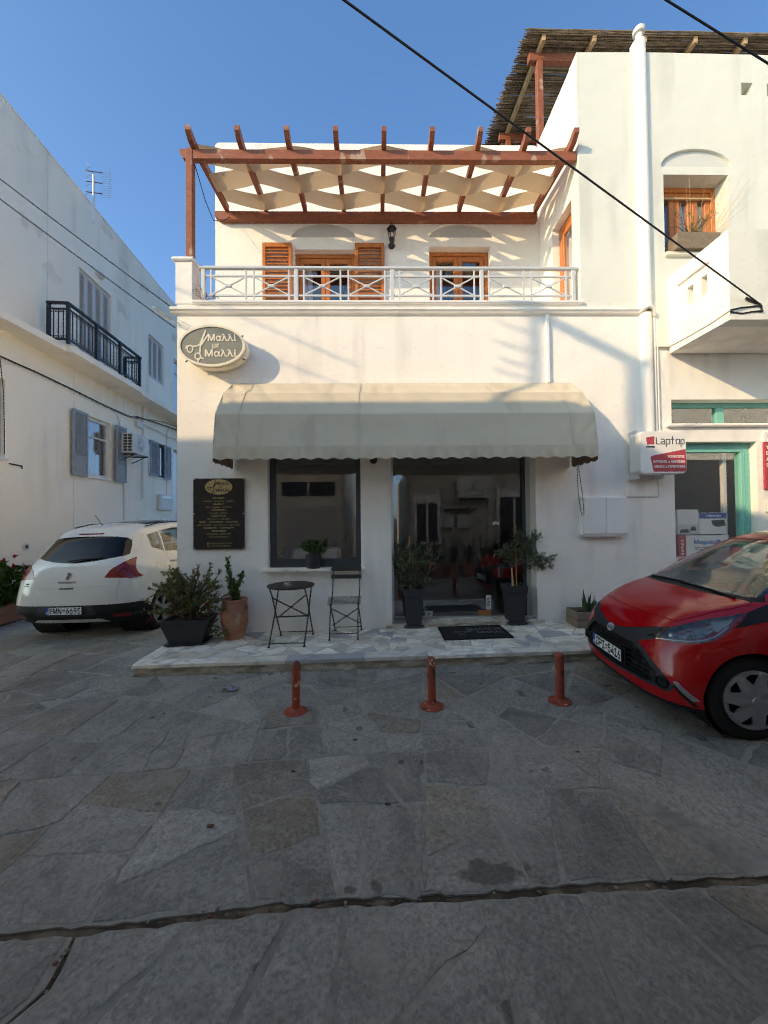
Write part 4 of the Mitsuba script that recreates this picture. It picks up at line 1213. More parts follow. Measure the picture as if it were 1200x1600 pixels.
def lwindow(ya, yb, z0, z1, o, bsdf, bars=True):
    a, b = al(ya), al(yb)
    s = 0.07
    ms = [box(o, a, z0, o + 0.06, a + s, z1, 0.004), box(o, b - s, z0, o + 0.06, b, z1, 0.004), box(o, a + s, z1 - s, o + 0.06, b - s, z1), box(o, a + s, z0, o + 0.06, b - s, z0 + s)]
    if bars:
        ms.append(box(o + 0.01, a + s, z1 - 0.48, o + 0.05, b - s, z1 - 0.44))
    k = part(lh, 'window', LW(cat(ms)), bsdf)
    part(k, 'pane', LW(box(o + 0.025, a + s, z0 + s, o + 0.030, b - s, z1 - s)), 'pane')
    part(k, 'sill', LW(box(-0.08, a - 0.04, z0 - 0.05, 0.05, b + 0.04, z0 - 0.005, 0.006)), 'sign_white')
    P = np.array([[[o - 0.03 + 0.012 * math.sin(60 * t), t, z] for t in np.linspace(a + s, b - s, 60)] for z in (z0, z1)])
    part(k, 'curtain', LW(grid(P)), 'dim_curtain', True)
    return k


lwindow(9.19, 10.15, 2.72, 4.16, -0.12, 'ivory_plastic')
lwindow(12.06, 13.27, 3.05, 4.15, -0.14, 'dark_frame', False)
lwindow(6.26, 7.08, 2.79, 4.21, -0.12, 'pale_blue_paint', False)
lwindow(13.70, 14.6, 5.25, 7.41, -0.10, 'ivory_plastic')
part(lh, 'side_door', LW(cat(box(-0.2, al(13.70), -0.3, -0.15, al(14.6), 4.14), box(-0.15, al(13.75), 2.0, -0.11, al(14.55), 2.06))), 'alu', label='grey door in a deep recess at the far end')
part(lh, 'roof_lip', LW(box(-0.32, al(6.1), 9.3605, 0.012, al(20), 9.385)), 'old_plaster')
part(lh, 'drain_cover', LW(xf(lathe([(0.075, 0), (0.075, 0.012), (0.055, 0.014), (0.05, 0.004), (0, 0.004)], 20), ry(math.pi / 2), (0, al(7.55), 1.14))), 'ivory_plastic', label='round white drain outlet low on the wall')
part(lh, 'drain_hole', LW(xf(lathe([(0.035, 0.0145), (0, 0.0146)], 16), ry(math.pi / 2), (0, al(7.56), 1.145))), 'charcoal')
part(lh, 'shutter_catch', LW(cat(tube([(0.0, al(7.18), 2.70), (0.02, al(7.20), 2.70), (0.03, al(7.42), 2.69), (0.03, al(7.42), 2.64)], 0.013, 6))), 'black_iron')

bl = thing('bulkhead_lamp', 'round bulkhead lamp high on the cream lane house', 'lamp')
part(bl, 'base', LW(xf(lathe([(0.15, 0), (0.15, 0.03), (0.13, 0.05), (0, 0.055)], 20), np.diag([1, 1, 0.6]) @ ry(math.pi / 2), (0, al(9.66), 7.80))), 'ivory_plastic')
part(bl, 'glass', LW(xf(lathe([(0.125, 0.05), (0.10, 0.10), (0.05, 0.125), (0, 0.13)], 20), np.diag([1, 1, 0.55]) @ ry(math.pi / 2), (0, al(9.66), 7.80))), 'ivory_plastic', True)

# iron balcony railing
ir = thing('iron_balcony_railing', 'black wrought iron balcony railing with scrolls on the lane house', 'railing')
A = [al(7.80), al(8.66), al(9.54), al(10.42)]
O = 0.58
part(ir, 'handrail', LW(cat(box(O - 0.035, A[0] - 0.04, 6.03, O + 0.035, A[3] + 0.06, 6.075, 0.006), box(0.18, A[0] - 0.04, 6.03, O - 0.035, A[0] + 0.03, 6.075, 0.006), box(0.18, A[3] - 0.01, 6.03, O - 0.035, A[3] + 0.06, 6.075, 0.006))), 'black_iron')
part(ir, 'lower_rail', LW(cat(box(O - 0.015, A[0], 5.30, O + 0.015, A[3], 5.325), box(0.2, A[0] - 0.015, 5.30, O, A[0] + 0.015, 5.325), box(0.2, A[3] - 0.015, 5.30, O, A[3] + 0.015, 5.325))), 'black_iron')
part(ir, 'upper_rail', LW(cat(box(O - 0.012, A[0], 5.93, O + 0.012, A[3], 5.95), box(0.2, A[0] - 0.012, 5.93, O, A[0] + 0.012, 5.95), box(0.2, A[3] - 0.012, 5.93, O, A[3] + 0.012, 5.95))), 'black_iron')
for a, o in [(x, O) for x in A] + [(A[0], 0.21), (A[3], 0.21)]:
    part(ir, 'post', LW(box(o - 0.03, a - 0.03, 5.2255, o + 0.03, a + 0.03, 6.03, 0.004)), 'black_iron')


def ring_(o, a, z, r=0.026, side=False):
    t = np.arange(10) * 2 * math.pi / 10
    pth = [(o + (r * math.cos(q) if side else 0), a + (0 if side else r * math.cos(q)), z + r * math.sin(q)) for q in t]
    return tube(pth, 0.006, 4, closed=True)


for a0, a1 in zip(A[:-1], A[1:]):
    for i in range(1, 7):
        a = a0 + (a1 - a0) * i / 7
        part(ir, 'baluster', LW(box(O - 0.008, a - 0.008, 5.325, O + 0.008, a + 0.008, 5.93)), 'black_iron')
        for z in (5.36, 5.895):
            for s in (-1, 1):
                part(ir, 'scroll', LW(ring_(O, a + s * 0.034, z)), 'black_iron')
for a in (A[0], A[3]):
    for i in range(1, 4):
        o = 0.21 + (O - 0.21) * i / 4
        part(ir, 'baluster', LW(box(o - 0.007, a - 0.007, 5.325, o + 0.007, a + 0.007, 5.93)), 'black_iron')
        for z in (5.36, 5.895):
            for s in (-1, 1):
                part(ir, 'scroll', LW(ring_(o + s * 0.034, a, z, side=True)), 'black_iron')


def ac_unit(label, place, flip=1):
    """place(mesh) puts it: local x out from the wall, y along it, z up; 0.34 deep, 0.8 wide, 0.55 high."""
    k = thing('air_conditioner', label, 'air conditioner')
    part(k, 'case', place(box(0.10, 0, 0, 0.42, 0.80, 0.54, 0.015)), 'ivory_plastic')
    part(k, 'fan_ring', place(xf(lathe([(0.225, 0), (0.225, 0.012), (0.205, 0.014), (0.20, 0.004), (0, 0.004)], 32), ry(math.pi / 2), (0.4205, 0.33, 0.27))), 'grey_metal_paint')
    part(k, 'fan_guard', place(cat([xf(tube([(0.02 * math.cos(t), 0.02 * math.sin(t), 0), (0.1 * math.cos(t + 0.25), 0.1 * math.sin(t + 0.25), 0), (0.2 * math.cos(t + 0.4), 0.2 * math.sin(t + 0.4), 0)], 0.004, 4), ry(math.pi / 2), (0.430, 0.33, 0.27)) for t in np.arange(28) * 2 * math.pi / 28])), 'ivory_plastic')
    part(k, 'hub', place(xf(lathe([(0.035, 0), (0.03, 0.012), (0, 0.014)], 14), ry(math.pi / 2), (0.4305, 0.33, 0.27))), 'sign_white')
    for i in range(6):
        for j in range(2):
            part(k, 'side_slot', place(box(0.17 + 0.12 * j, -0.003, 0.05 + 0.078 * i, 0.26 + 0.12 * j, -0.0005, 0.105 + 0.078 * i)), 'charcoal')
    for y in (0.12, 0.68):
        part(k, 'bracket', place(cat(box(0.0, y, -0.035, 0.44, y + 0.03, -0.002), bar((0.01, y + 0.015, -0.20), (0.36, y + 0.015, -0.03), 0.02, 0.02))), 'black_iron')
    return k


ac_unit('ivory air conditioner on brackets between the lane house windows', lambda m: LW(xf(m, None, (0.0, al(10.42), 3.47))))
mb = thing('wall_meter_box', 'flat cream meter box low on the far end of the lane house', 'meter box')
part(mb, 'case', LW(box(0.001, al(12.53), 1.98, 0.12, al(13.40), 2.49, 0.008)), 'ivory_plastic')
part(mb, 'lid', LW(box(0.1205, al(12.62), 2.36, 0.128, al(13.30), 2.45)), 'alu')


def wp(o, y, z):
    return LW((np.array([[o, al(y), z]]), np.zeros((0, 3), int)))[0][0]


cb = thing('wall_cables', 'bundle of grey cables sagging along the lane house wall under the ledge', 'cables')
part(cb, 'bundle', tube([wp(0.03, y, z) for y, z in ((6.15, 4.60), (6.95, 4.60), (7.8, 4.615), (8.7, 4.605), (9.8, 4.58), (10.9, 4.585), (11.4, 4.66))], 0.011, 6), 'charcoal', True)
part(cb, 'bundle', tube([wp(0.05, y, z) for y, z in ((6.15, 4.575), (6.95, 4.575), (7.8, 4.59), (8.7, 4.575), (9.8, 4.54), (10.9, 4.55), (11.4, 4.62), (12.1, 4.79), (13.0, 4.93), (15, 5.07))], 0.008, 6), 'charcoal', True)
part(cb, 'bundle', tube([wp(0.06, y, z) for y, z in ((11.2, 4.66), (12.1, 4.74), (13.0, 4.81), (15, 4.95))], 0.016, 6), 'charcoal', True)
part(cb, 'bundle', tube([wp(0.05, y, z) for y, z in ((11.1, 4.60), (11.7, 4.52), (12.4, 4.53), (13.1, 4.48), (13.9, 4.52), (15, 4.55))], 0.014, 6), 'ivory_plastic', True)
part(cb, 'junction_box', LW(box(0.001, al(11.25), 4.38, 0.09, al(11.55), 4.56, 0.006)), 'ivory_plastic')
part(cb, 'drop_cable', tube([wp(0.012, y, z) for y, z in ((6.97, 4.57), (7.04, 4.0), (7.07, 3.3), (7.07, 2.85))], 0.006, 5), 'charcoal', True)
part(cb, 'drop_cable', tube([wp(0.015, y, z) for y, z in ((10.40, 4.50), (10.55, 4.2), (10.66, 3.9), (10.72, 3.2), (10.72, 1.2))], 0.011, 5), 'ivory_plastic', True)
part(cb, 'conduit', LW(box(0.001, al(11.62), 2.32, 0.04, al(11.70), 5.08)), 'ivory_plastic')
part(cb, 'drop_cable', tube([wp(0.015, y, z) for y, z in ((13.35, 4.9), (13.2, 4.6), (13.15, 4.2), (13.15, 2.5))], 0.012, 5), 'ivory_plastic', True)
an = thing('roof_aerial', 'television aerial on a white mast above the lane house roof at left', 'aerial')
ab = np.array([-6.55, 9.0, 0])
part(an, 'mast', tube([ab + [0, 0, 8.6], ab + [0, 0, 9.75]], 0.026, 8), 'sign_white')
part(an, 'grid', cat([tube([ab + [0.16, 0.0, 9.22 + 0.055 * i], ab + [0.42, 0.02, 9.22 + 0.055 * i]], 0.004, 4) for i in range(12)] + [tube([ab + [0.36 + 0.0 * i, 0.0, 9.2], ab + [0.36, 0.0, 10.0]], 0.006, 4) for i in range(1)]), 'alu')
part(an, 'dipole', cat([tube([ab + [-0.20, 0, 9.27 + 0.2 * i], ab + [-0.05, 0, 9.36 + 0.2 * i], ab + [-0.20, 0, 9.45 + 0.2 * i]], 0.006, 4) for i in range(4)]), 'alu')
part(an, 'arm', cat([tube([ab + [-0.18, 0, 9.35 + 0.25 * i], ab + [0.2, 0, 9.30 + 0.25 * i]], 0.011, 5) for i in range(3)]), 'charcoal')

# ================================================================== the houses behind the photographer, seen in the glass and shading the street
oh = thing('opposite_house', 'cream house across the street, reflected in the salon glass, with roller shutter', 'house')
part(oh, 'wall', cat(box(-16.0, -7.0, -0.4, -4.3, 0.6, 6.50), box(-4.298, -7.0, -0.4, -0.98, 0.6, 5.15)), 'warm_plaster')
rsx = part(oh, 'roller_shutter', box(-2.55, 0.601, 0.55, -1.08, 0.63, 1.98), 'ivory_plastic')
for i in range(22):
    part(rsx, 'slat', box(-2.5, 0.6305, 0.58 + 0.063 * i, -1.13, 0.642, 0.625 + 0.063 * i, 0.004), 'ivory_plastic')
part(oh, 'window', box(-2.5, 0.601, 2.25, -1.85, 0.625, 2.62), 'dark_frame')
part(oh, 'window', box(-1.78, 0.601, 2.25, -1.1, 0.625, 2.62), 'dark_frame')
part(oh, 'balcony', box(-4.0, -1.2, 3.15, -0.02, 1.09, 3.35, 0.01), 'warm_plaster', label='unseen balcony slab added overhead to darken the near street')  # invented overhang out of view, blocks sky light over the near paving
# post and beam and aerial on its roof that throw soft shadows on the salon wall
ob = thing('roof_frame', 'timber post with a beam on the flat roof across the street', 'frame')
part(ob, 'post', box(-5.79, -0.66, 6.38, -5.65, -0.52, 8.52, 0.005), 'pergola_wood')
part(ob, 'beam', bar((-5.72, -0.72, 8.47), (-5.72, 0.62, 8.47), 0.10, 0.12), 'pergola_wood')
oa = thing('roof_aerial', 'aerial on a mast on the flat roof across the street', 'aerial')
part(oa, 'mast', tube([(-6.87, -0.4, 6.3), (-6.87, -0.4, 9.3)], 0.045, 8), 'alu')
for i, z in enumerate((8.15, 8.32, 8.55, 8.82, 9.05)):
    part(oa, 'rod', tube([(-7.45 + 0.07 * (i % 2), -0.4, z + 0.10), (-7.15, -0.4, z), (-6.86, -0.4, z - 0.04)], 0.020, 6), 'alu')
og = thing('opposite_house', 'low cream house across the street, reflected in the door glass, with plants along its foot', 'house')
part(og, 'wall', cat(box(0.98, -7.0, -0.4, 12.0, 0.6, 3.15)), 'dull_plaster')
part(og, 'balcony', box(-0.01, -1.2, 3.16, 4.0, 1.09, 3.34, 0.01), 'warm_plaster', label='unseen roof slab added overhead to darken the near street')  # second added overhang, keeps sky light off the near ground
for x0, x1, z0, z1 in ((1.02, 1.75, 0.9, 2.25), (3.3, 4.25, 0.2, 2.4)):
    w = part(og, 'window', cat(box(x0, 0.601, z0, x1, 0.66, z1)), 'sign_white')
    part(w, 'pane', box(x0 + 0.09, 0.6605, z0 + 0.09, x1 - 0.09, 0.665, z1 - 0.22), 'dark_frame')
    part(w, 'mullion', box((x0 + x1) / 2 - 0.03, 0.6655, z0 + 0.09, (x0 + x1) / 2 + 0.03, 0.68, z1 - 0.22), 'sign_white')
eh = thing('added_bounce_house', 'unseen white house added at the right end of the street to bounce sunlight', 'house')  # added out of view: its sunlit wall bounces warm light into the street
part(eh, 'wall', box(10.5, -12.0, -0.4, 18.0, 2.2, 8.5), 'plaster')
ac_unit('ivory air conditioner on the house across the street, reflected in the door', lambda m: xf(m, rz(math.pi / 2), (3.0, 0.6, 2.15)))
part(og, 'shelf', box(1.85, 0.601, 1.84, 2.75, 0.85, 1.87), 'black_iron')
part(og, 'drain_pipe', box(3.08, 0.601, 0.1, 3.16, 0.68, 3.1), 'sign_white')
for i in range(2):
    part(og, 'meter_box', box(1.75 + 0.45 * i, 0.601, 1.35, 2.1 + 0.45 * i, 0.72, 1.72, 0.01), 'grey_metal_paint')

# ================================================================== overhead wires
def sag(p, q, s, n=24):
    t = np.linspace(0, 1, n)[:, None]
    p, q = np.asarray(p, float), np.asarray(q, float)
    out = p + (q - p) * t
    out[:, 2] -= s * 4 * (t * (1 - t))[:, 0]
    return out


A0_, A1_ = np.array([4.48, 4.345, 4.09]), np.array([-0.15, 2.5, 5.07])
w1 = thing('overhead_cable', 'thick black cable slanting down across the terrace to the balcony front', 'cable')
part(w1, 'cable', tube(sag(A0_, A1_ + (A1_ - A0_) * 1.3, 0.02), 0.0085, 6), 'cable', True)
part(w1, 'anchor', cat(tube([A0_, A0_ + [0.03, 0, -0.03], A0_ + [0.05, 0.02, -0.08]], 0.011, 6), tube([A0_ + [-0.16, -0.01, 0.055], A0_ + [-0.02, 0, 0.0]], 0.013, 6), blob(A0_ + [0.03, 0.0, -0.09], (0.025, 0.014, 0.018), 3, 0.3, 1)), 'cable')
part(w1, 'tail', cat(tube([A0_ + [0.03, 0.0, -0.09], (4.40, 4.35, 3.99), (4.28, 4.352, 3.97), (4.148, 4.35, 3.99)], 0.009, 6), tube([A0_ + [0.02, 0.0, -0.03], (4.40, 4.35, 4.05), (4.28, 4.352, 4.04), (4.148, 4.35, 4.01)], 0.009, 6)), 'cable', True)
part(w1, 'wall_run', tube([(4.142, 4.35, 4.01), (4.142, 4.6, 3.99), (4.142, 4.9, 3.99), (4.142, 5.2, 4.0), (4.12, 5.275, 4.0), (3.98, 5.275, 4.0)], 0.009, 6), 'ivory_plastic', True)
w2 = solo('overhead_cable', 'black cable crossing the top right corner of the sky', 'cable', tube(sag((1.19 - 0.42 * 3, 1.5, 3.72 + 0.26 * 3), (1.61 + 0.42 * 4, 1.5, 3.46 - 0.26 * 4), 0.0), 0.0042, 6), 'cable', True)
C_ = np.array([-2.73, 5.27, 4.50])
w3 = solo('overhead_cable', 'upper of two thin wires running from the left edge to the house corner', 'wire', tube(sag((-4.45 - 1.72 * 1.2, 4.6 - 0.7 * 1.2, 5.75 + 1.23 * 1.2), (-2.74, 5.30, 4.52), 0.03), 0.0075, 5), 'charcoal', True)
w4 = solo('overhead_cable', 'lower of two thin wires running from the left edge to the oval sign', 'wire', tube(sag((-4.45 - 1.72 * 1.2, 4.6 - 0.7 * 1.2, 5.52 + 1.23 * 1.2), (-2.74, 5.29, 4.27), 0.03), 0.0075, 5), 'charcoal', True)
for lab_, p_, q_ in (('wire above the lane mouth, out of the photo, shading the upper wall', (-6.66, 6.15, 6.55), (-9.05, -0.2, 8.15)), ('lower wire above the lane mouth, out of the photo, shading the oval sign', (-6.66, 6.15, 5.75), (-8.9, -0.2, 7.75))):
    solo('overhead_cable', lab_, 'wire', tube(sag(p_, q_, 0.05), 0.014, 5), 'charcoal', True)
w5 = thing('wire_coil', 'loop of spare wire with a tan splice by the house corner above the oval sign', 'wire')
part(w5, 'loop', tube([(-2.98, 5.2, 4.52), (-3.02, 5.2, 4.47), (-3.0, 5.2, 4.43), (-2.92, 5.2, 4.42), (-2.74, 5.24, 4.33), (-2.62, 5.25, 4.24), (-2.56, 5.25, 4.23), (-2.53, 5.25, 4.27), (-2.58, 5.26, 4.33), (-2.70, 5.27, 4.38)], 0.005, 5), 'ivory_plastic', True)
part(w5, 'splice', tube([(-2.96, 5.2, 4.50), (-2.85, 5.22, 4.42), (-2.76, 5.24, 4.36)], 0.009, 6), 'pale_wood', True)

# ================================================================== bistro set and things on the step
def on_step(x):
    return gz(x) + STEP


tb = thing('bistro_table', 'round dark folding bistro table under the salon window', 'table')
tx, ty = -1.08, 4.86
tz = on_step(tx)
top = tz + 0.705
part(tb, 'tabletop', lathe([(0, top - 0.018), (0.285, top - 0.02), (0.292, top - 0.012), (0.292, top - 0.002), (0.286, top), (0, top)], 40, (tx, ty, 0)), 'bistro_paint', 30)
xa, xb = tx - 0.215, tx + 0.205
for s, x in ((1, xa), (1, xb)):
    part(tb, 'leg', tube([(x + 0.0, ty - 0.24, on_step(x) + 0.006), (x + 0.012, ty - 0.02, tz + 0.32), (x + 0.02, ty + 0.20, top - 0.02)], 0.009, 6), 'bistro_paint', True)
    part(tb, 'leg', tube([(x + 0.03, ty + 0.235, on_step(x) + 0.006), (x + 0.03, ty + 0.0, tz + 0.32), (x + 0.015, ty - 0.13, top - 0.12), (x + 0.0, ty - 0.19, top - 0.02)], 0.009, 6), 'bistro_paint', True)
    for yy, dx in ((ty - 0.24, 0), (ty + 0.235, 0.03)):
        part(tb, 'foot', lathe([(0.016, 0), (0.016, 0.012), (0, 0.013)], 8, (x + dx, yy, on_step(x))), 'rubber')
part(tb, 'stretcher', bar((xa, ty - 0.235, tz + 0.045), (xb, ty - 0.235, tz + 0.05), 0.012, 0.008), 'bistro_paint')
part(tb, 'stretcher', bar((xa + 0.03, ty + 0.225, tz + 0.05), (xb + 0.03, ty + 0.225, tz + 0.055), 0.012, 0.008), 'bistro_paint')
part(tb, 'stretcher', bar((xa + 0.01, ty - 0.03, tz + 0.31), (xb + 0.01, ty - 0.03, tz + 0.32), 0.014, 0.016), 'bistro_paint')
part(tb, 'brace', bar((xa + 0.02, ty - 0.16, top - 0.13), (xb + 0.02, ty - 0.03, tz + 0.315), 0.006, 0.016), 'bistro_paint')
part(tb, 'brace', bar((xa + 0.06, ty + 0.01, tz + 0.30), (xb - 0.0, ty - 0.14, top - 0.11), 0.006, 0.016), 'bistro_paint')
ash = thing('ashtray', 'small square glass ashtray on the round table', 'ashtray')
ax_, ay_ = tx - 0.04, ty - 0.03
g_ = m3.Manifold.cube([0.10, 0.10, 0.045], True) - m3.Manifold.cylinder(0.05, 0.034, 0.036, 24).translate([0, 0, -0.010])
g_ = g_ - m3.Manifold.cylinder(0.2, 0.010, 0.010, 12, True).rotate([90, 0, 0]).translate([0, 0, 0.026])
scene[ash] = mikit.ply(xf(M(g_), rz(0.3), (ax_, ay_, top + 0.0232)), 'clear_glass')

ch = thing('bistro_chair', 'dark folding slatted bistro chair against the wall under the window', 'chair')
cx0, cx1 = -0.60, -0.245
yf, yb_ = 4.83, 5.24
for x, d in ((cx0, 0), (cx1, 0)):
    z0 = on_step(x)
    part(ch, 'leg', tube([(x, yf, z0 + 0.006), (x - 0.002, yf + 0.12, z0 + 0.30), (x + 0.015, yf + 0.27, z0 + 0.56), (x + 0.02, yf + 0.33, z0 + 0.86)], 0.0085, 6), 'bistro_paint', True, label='long leg that runs up into the backrest')
    part(ch, 'leg', tube([(x + 0.03, yb_, z0 + 0.006), (x + 0.015, yb_ - 0.17, z0 + 0.25), (x + 0.0, yf + 0.06, z0 + 0.435)], 0.0085, 6), 'bistro_paint', True)
    for yy, dx in ((yf, 0), (yb_, 0.03)):
        part(ch, 'foot', lathe([(0.014, 0), (0.014, 0.012), (0, 0.013)], 8, (x + dx, yy, z0)), 'rubber')
zc = on_step(-0.42)
for i in range(7):
    y = yf + 0.01 + i * 0.058
    part(ch, 'seat_slat', box(cx0 - 0.03 - 0.004 * i % 2, y, zc + 0.442 + 0.003 * i, cx1 + 0.035, y + 0.022, zc + 0.446 + 0.003 * i, 0.001), 'bistro_paint')
part(ch, 'seat_rail', cat(bar((cx0 + 0.01, yf + 0.01, zc + 0.43), (cx0 + 0.01, yf + 0.37, zc + 0.448), 0.008, 0.006), bar((cx1 - 0.0, yf + 0.01, zc + 0.43), (cx1 - 0.0, yf + 0.37, zc + 0.448), 0.008, 0.006)), 'bistro_paint')
for z, y in ((0.845, 0.325), (0.745, 0.305)):
    part(ch, 'back_slat', xf(box(-0.20, -0.006, -0.028, 0.20, 0.006, 0.028, 0.003), rx(-0.12), (-0.405, yf + y - 0.012, zc + z)), 'bistro_paint')
part(ch, 'stretcher', bar((cx0, yf + 0.02, zc + 0.07), (cx1, yf + 0.02, zc + 0.075), 0.010, 0.008), 'bistro_paint')
part(ch, 'stretcher', bar((cx0 + 0.03, yb_ - 0.02, zc + 0.05), (cx1 + 0.03, yb_ - 0.02, zc + 0.055), 0.010, 0.008), 'bistro_paint')
part(ch, 'brace', bar((cx0 + 0.005, yf + 0.15, zc + 0.36), (cx1 + 0.02, yf + 0.17, zc + 0.16), 0.005, 0.014), 'bistro_paint')
part(ch, 'brace', bar((cx0 + 0.02, yf + 0.18, zc + 0.13), (cx1 + 0.0, yf + 0.14, zc + 0.36), 0.005, 0.014), 'bistro_paint')

# doormat
mt = thing('doormat', 'black rubber doormat with faint grey lettering before the salon door', 'doormat')
mp = Polygon([(0.808, 4.665), (1.660, 4.668), (1.655, 5.20), (0.815, 5.205)])
part(mt, 'mat', tilt(slab_xy(mp, STEP + 0.002, STEP + 0.012)), 'rubber')
part(mt, 'border', tilt(slab_xy(mp.difference(mp.buffer(-0.02)), STEP + 0.0122, STEP + 0.016)), 'black_plastic')
ink = cat(meshkit.text_mesh('Μαλλί με', 0.085, 0.001, True), xf(M(meshkit.text_mesh('Μαλλί', 0.085, 0.001, True)), None, (0.12, -0.15, 0)))
ink = (ink[0] * [0.9, 1.0, 1] + [1.16, 5.02, STEP + 0.0125], ink[1])
sc_ = xf(slab_xy(scissors(0, 0, 0.34), 0, 0.001), rz(-0.5), (1.0, 4.80, STEP + 0.0125))
plain('mat_print', (0.10, 0.10, 0.10), 0.8)
part(mt, 'lettering', tilt(cat(ink, sc_)), 'mat_print')

# bollards
for i, (x, y, lean, lab) in enumerate(((-0.70, 3.31, 0.012, 'rusty red bollard left of the other two, in front of the bistro table'), (0.461, 3.306, -0.008, 'rusty red bollard in the middle of the three, in front of the door'), (1.568, 3.308, 0.004, 'rusty red bollard nearest the red car'))):
    b = thing('bollard', lab, 'bollard', 'red bollards along the street')
    z = gz(x)
    R = ry(lean)
    part(b, 'post', lathe([(0.036, 0.012), (0.0355, 0.2), (0.036, 0.355), (0.038, 0.360), (0.038, 0.392), (0.036, 0.397), (0.030, 0.412), (0.018, 0.422), (0, 0.425)], 20, (x, y, z), R), 'rusty_red_paint', 40)
    part(b, 'flange', lathe([(0.100, -0.012), (0.101, 0.0), (0.097, 0.008), (0.060, 0.013), (0.045, 0.026), (0.0365, 0.034)], 24, (x, y, z)), 'rusty_red_paint', 35)
    for k in range(4):
        t = 0.6 + k * math.pi / 2
        part(b, 'bolt', lathe([(0.010, 0.006), (0.010, 0.017), (0, 0.018)], 6, (x + 0.078 * math.cos(t), y + 0.078 * math.sin(t), z)), 'rusty_red_paint')

# ================================================================== plants
def leaves(rng, base, direc, n_per, length, width, cols, spread=0.8, fold=0.25):
    """Leaf-shaped faces, n_per around each base point along its direction: (mesh, colours)."""
    V, F, Cc = [], [], []
    n = 0
    for p, d in zip(base, direc):
        d = unit(d)
        for _ in range(n_per):
            q = unit(d + rng.normal(0, spread, 3))
            s = np.cross(q, rng.normal(0, 1, 3)); s = unit(s)
            u = np.cross(s, q)
            L, W = length * rng.uniform(0.65, 1.25), width * rng.uniform(0.7, 1.2)
            o = p + rng.normal(0, 0.006, 3)
            V += [o, o + q * L * 0.45 + s * W / 2 + u * W * fold, o + q * L * (0.98) - u * W * 0.2, o + q * L * 0.45 - s * W / 2 + u * W * fold]
            F += [[n, n + 1, n + 2], [n, n + 2, n + 3]]
            c = np.array(cols[rng.integers(len(cols))]) * rng.uniform(0.7, 1.25)
            Cc += [c] * 4
            n += 4
    return (np.array(V), np.array(F)), np.array(Cc)


def stems(rng, root, tips, r, wob=0.05, n=7):
    out, pts = [], []
    for t in tips:
        root_ = np.asarray(root, float) + rng.normal(0, 0.02, 3) * [1, 1, 0]
        t = np.asarray(t, float)
        k = np.linspace(0, 1, n)[:, None]
        L = np.linalg.norm(t - root_)
        bow = rng.normal(0, wob * L, 3)
        pth = root_ + (t - root_) * k + bow * (k * (1 - k)) * 2 + rng.normal(0, 0.008, (n, 3)) * k
        pth[:, 2] += 0.15 * L * (k * (1 - k))[:, 0] * 2
        out.append(tube(pth, np.linspace(r, r * 0.35, n), 5))
        pts.append(pth)
    return cat(out), pts


def sample(pts, rng, n, lo=0.3, hi=1.0):
    B, D = [], []
    for pth in pts:
        for _ in range(n):
            t = rng.uniform(lo, hi) * (len(pth) - 1)
            i = min(int(t), len(pth) - 2)
            B.append(pth[i] + (pth[i + 1] - pth[i]) * (t - i)); D.append(pth[i + 1] - pth[i])
    return np.array(B), np.array(D)


def plant(owner, root, tips, r, n, length, width, cols, seed, lo=0.3, spread=0.8, twig=0, twig_len=0.12, name='foliage', bark='bark'):
    rng_ = np.random.default_rng(seed)
    m, pts = stems(rng_, root, tips, r)
    ms = [m]
    if twig:
        b, d = sample(pts, rng_, twig, lo, 1.0)
        tw = []
        for p, q in zip(b, d):
            e = p + unit(unit(q) * 0.7 + rng_.normal(0, 0.7, 3) + [0, 0, 0.25]) * twig_len * rng_.uniform(0.5, 1.3)
            pth = np.array([p, (p + e) / 2 + rng_.normal(0, 0.008, 3), e])
            ms.append(tube(pth, [r * 0.35, r * 0.28, r * 0.15], 4)); tw.append(pth)
        pts = pts + tw
    part(owner, 'stem', cat(ms), bark, True)
    b, d = sample(pts, rng_, n, lo if not twig else 0.25, 1.0)
    f, c = leaves(rng_, b, d, 1, length, width, cols, spread)
    return part(owner, name, f, 'leaf', color=c)


GREEN = [(0.075, 0.13, 0.035), (0.10, 0.16, 0.045), (0.05, 0.09, 0.03), (0.14, 0.18, 0.06)]
DULL = [(0.13, 0.16, 0.06), (0.18, 0.20, 0.08), (0.085, 0.105, 0.045), (0.24, 0.16, 0.08), (0.22, 0.235, 0.10)]
GREY = [(0.11, 0.14, 0.08), (0.15, 0.18, 0.11), (0.08, 0.105, 0.065), (0.19, 0.21, 0.13)]


def square_pot(owner, x, y, z, w0, w1, h, bsdf, rim=0.09, name='pot'):
    """A tapering square pot with a deep rim band, open on top."""
    def fr(wa, wb, za, zb):
        return np.array([[sx * w / 2, sy * w / 2, zz] for w, zz in ((wa, za), (wb, zb)) for sx, sy in ((-1, -1), (1, -1), (1, 1), (-1, 1))])
    out = m3.Manifold.hull_points(fr(w0, w1, 0, h))
    bnd = m3.Manifold.hull_points(fr(w1 + 0.018, w1 + 0.03, h - rim, h + 0.004))
    hole = m3.Manifold.hull_points(fr(w0 * 0.8, w1 - 0.02, 0.03, h + 0.02))
    k = part(owner, name, xf(M(out + bnd - hole), None, (x, y, z)), bsdf)
    part(owner, 'soil', box(x - w1 / 2 + 0.012, y - w1 / 2 + 0.012, z + h - 0.06, x + w1 / 2 - 0.012, y + w1 / 2 - 0.012, z + h - 0.03), 'soil')
    return k


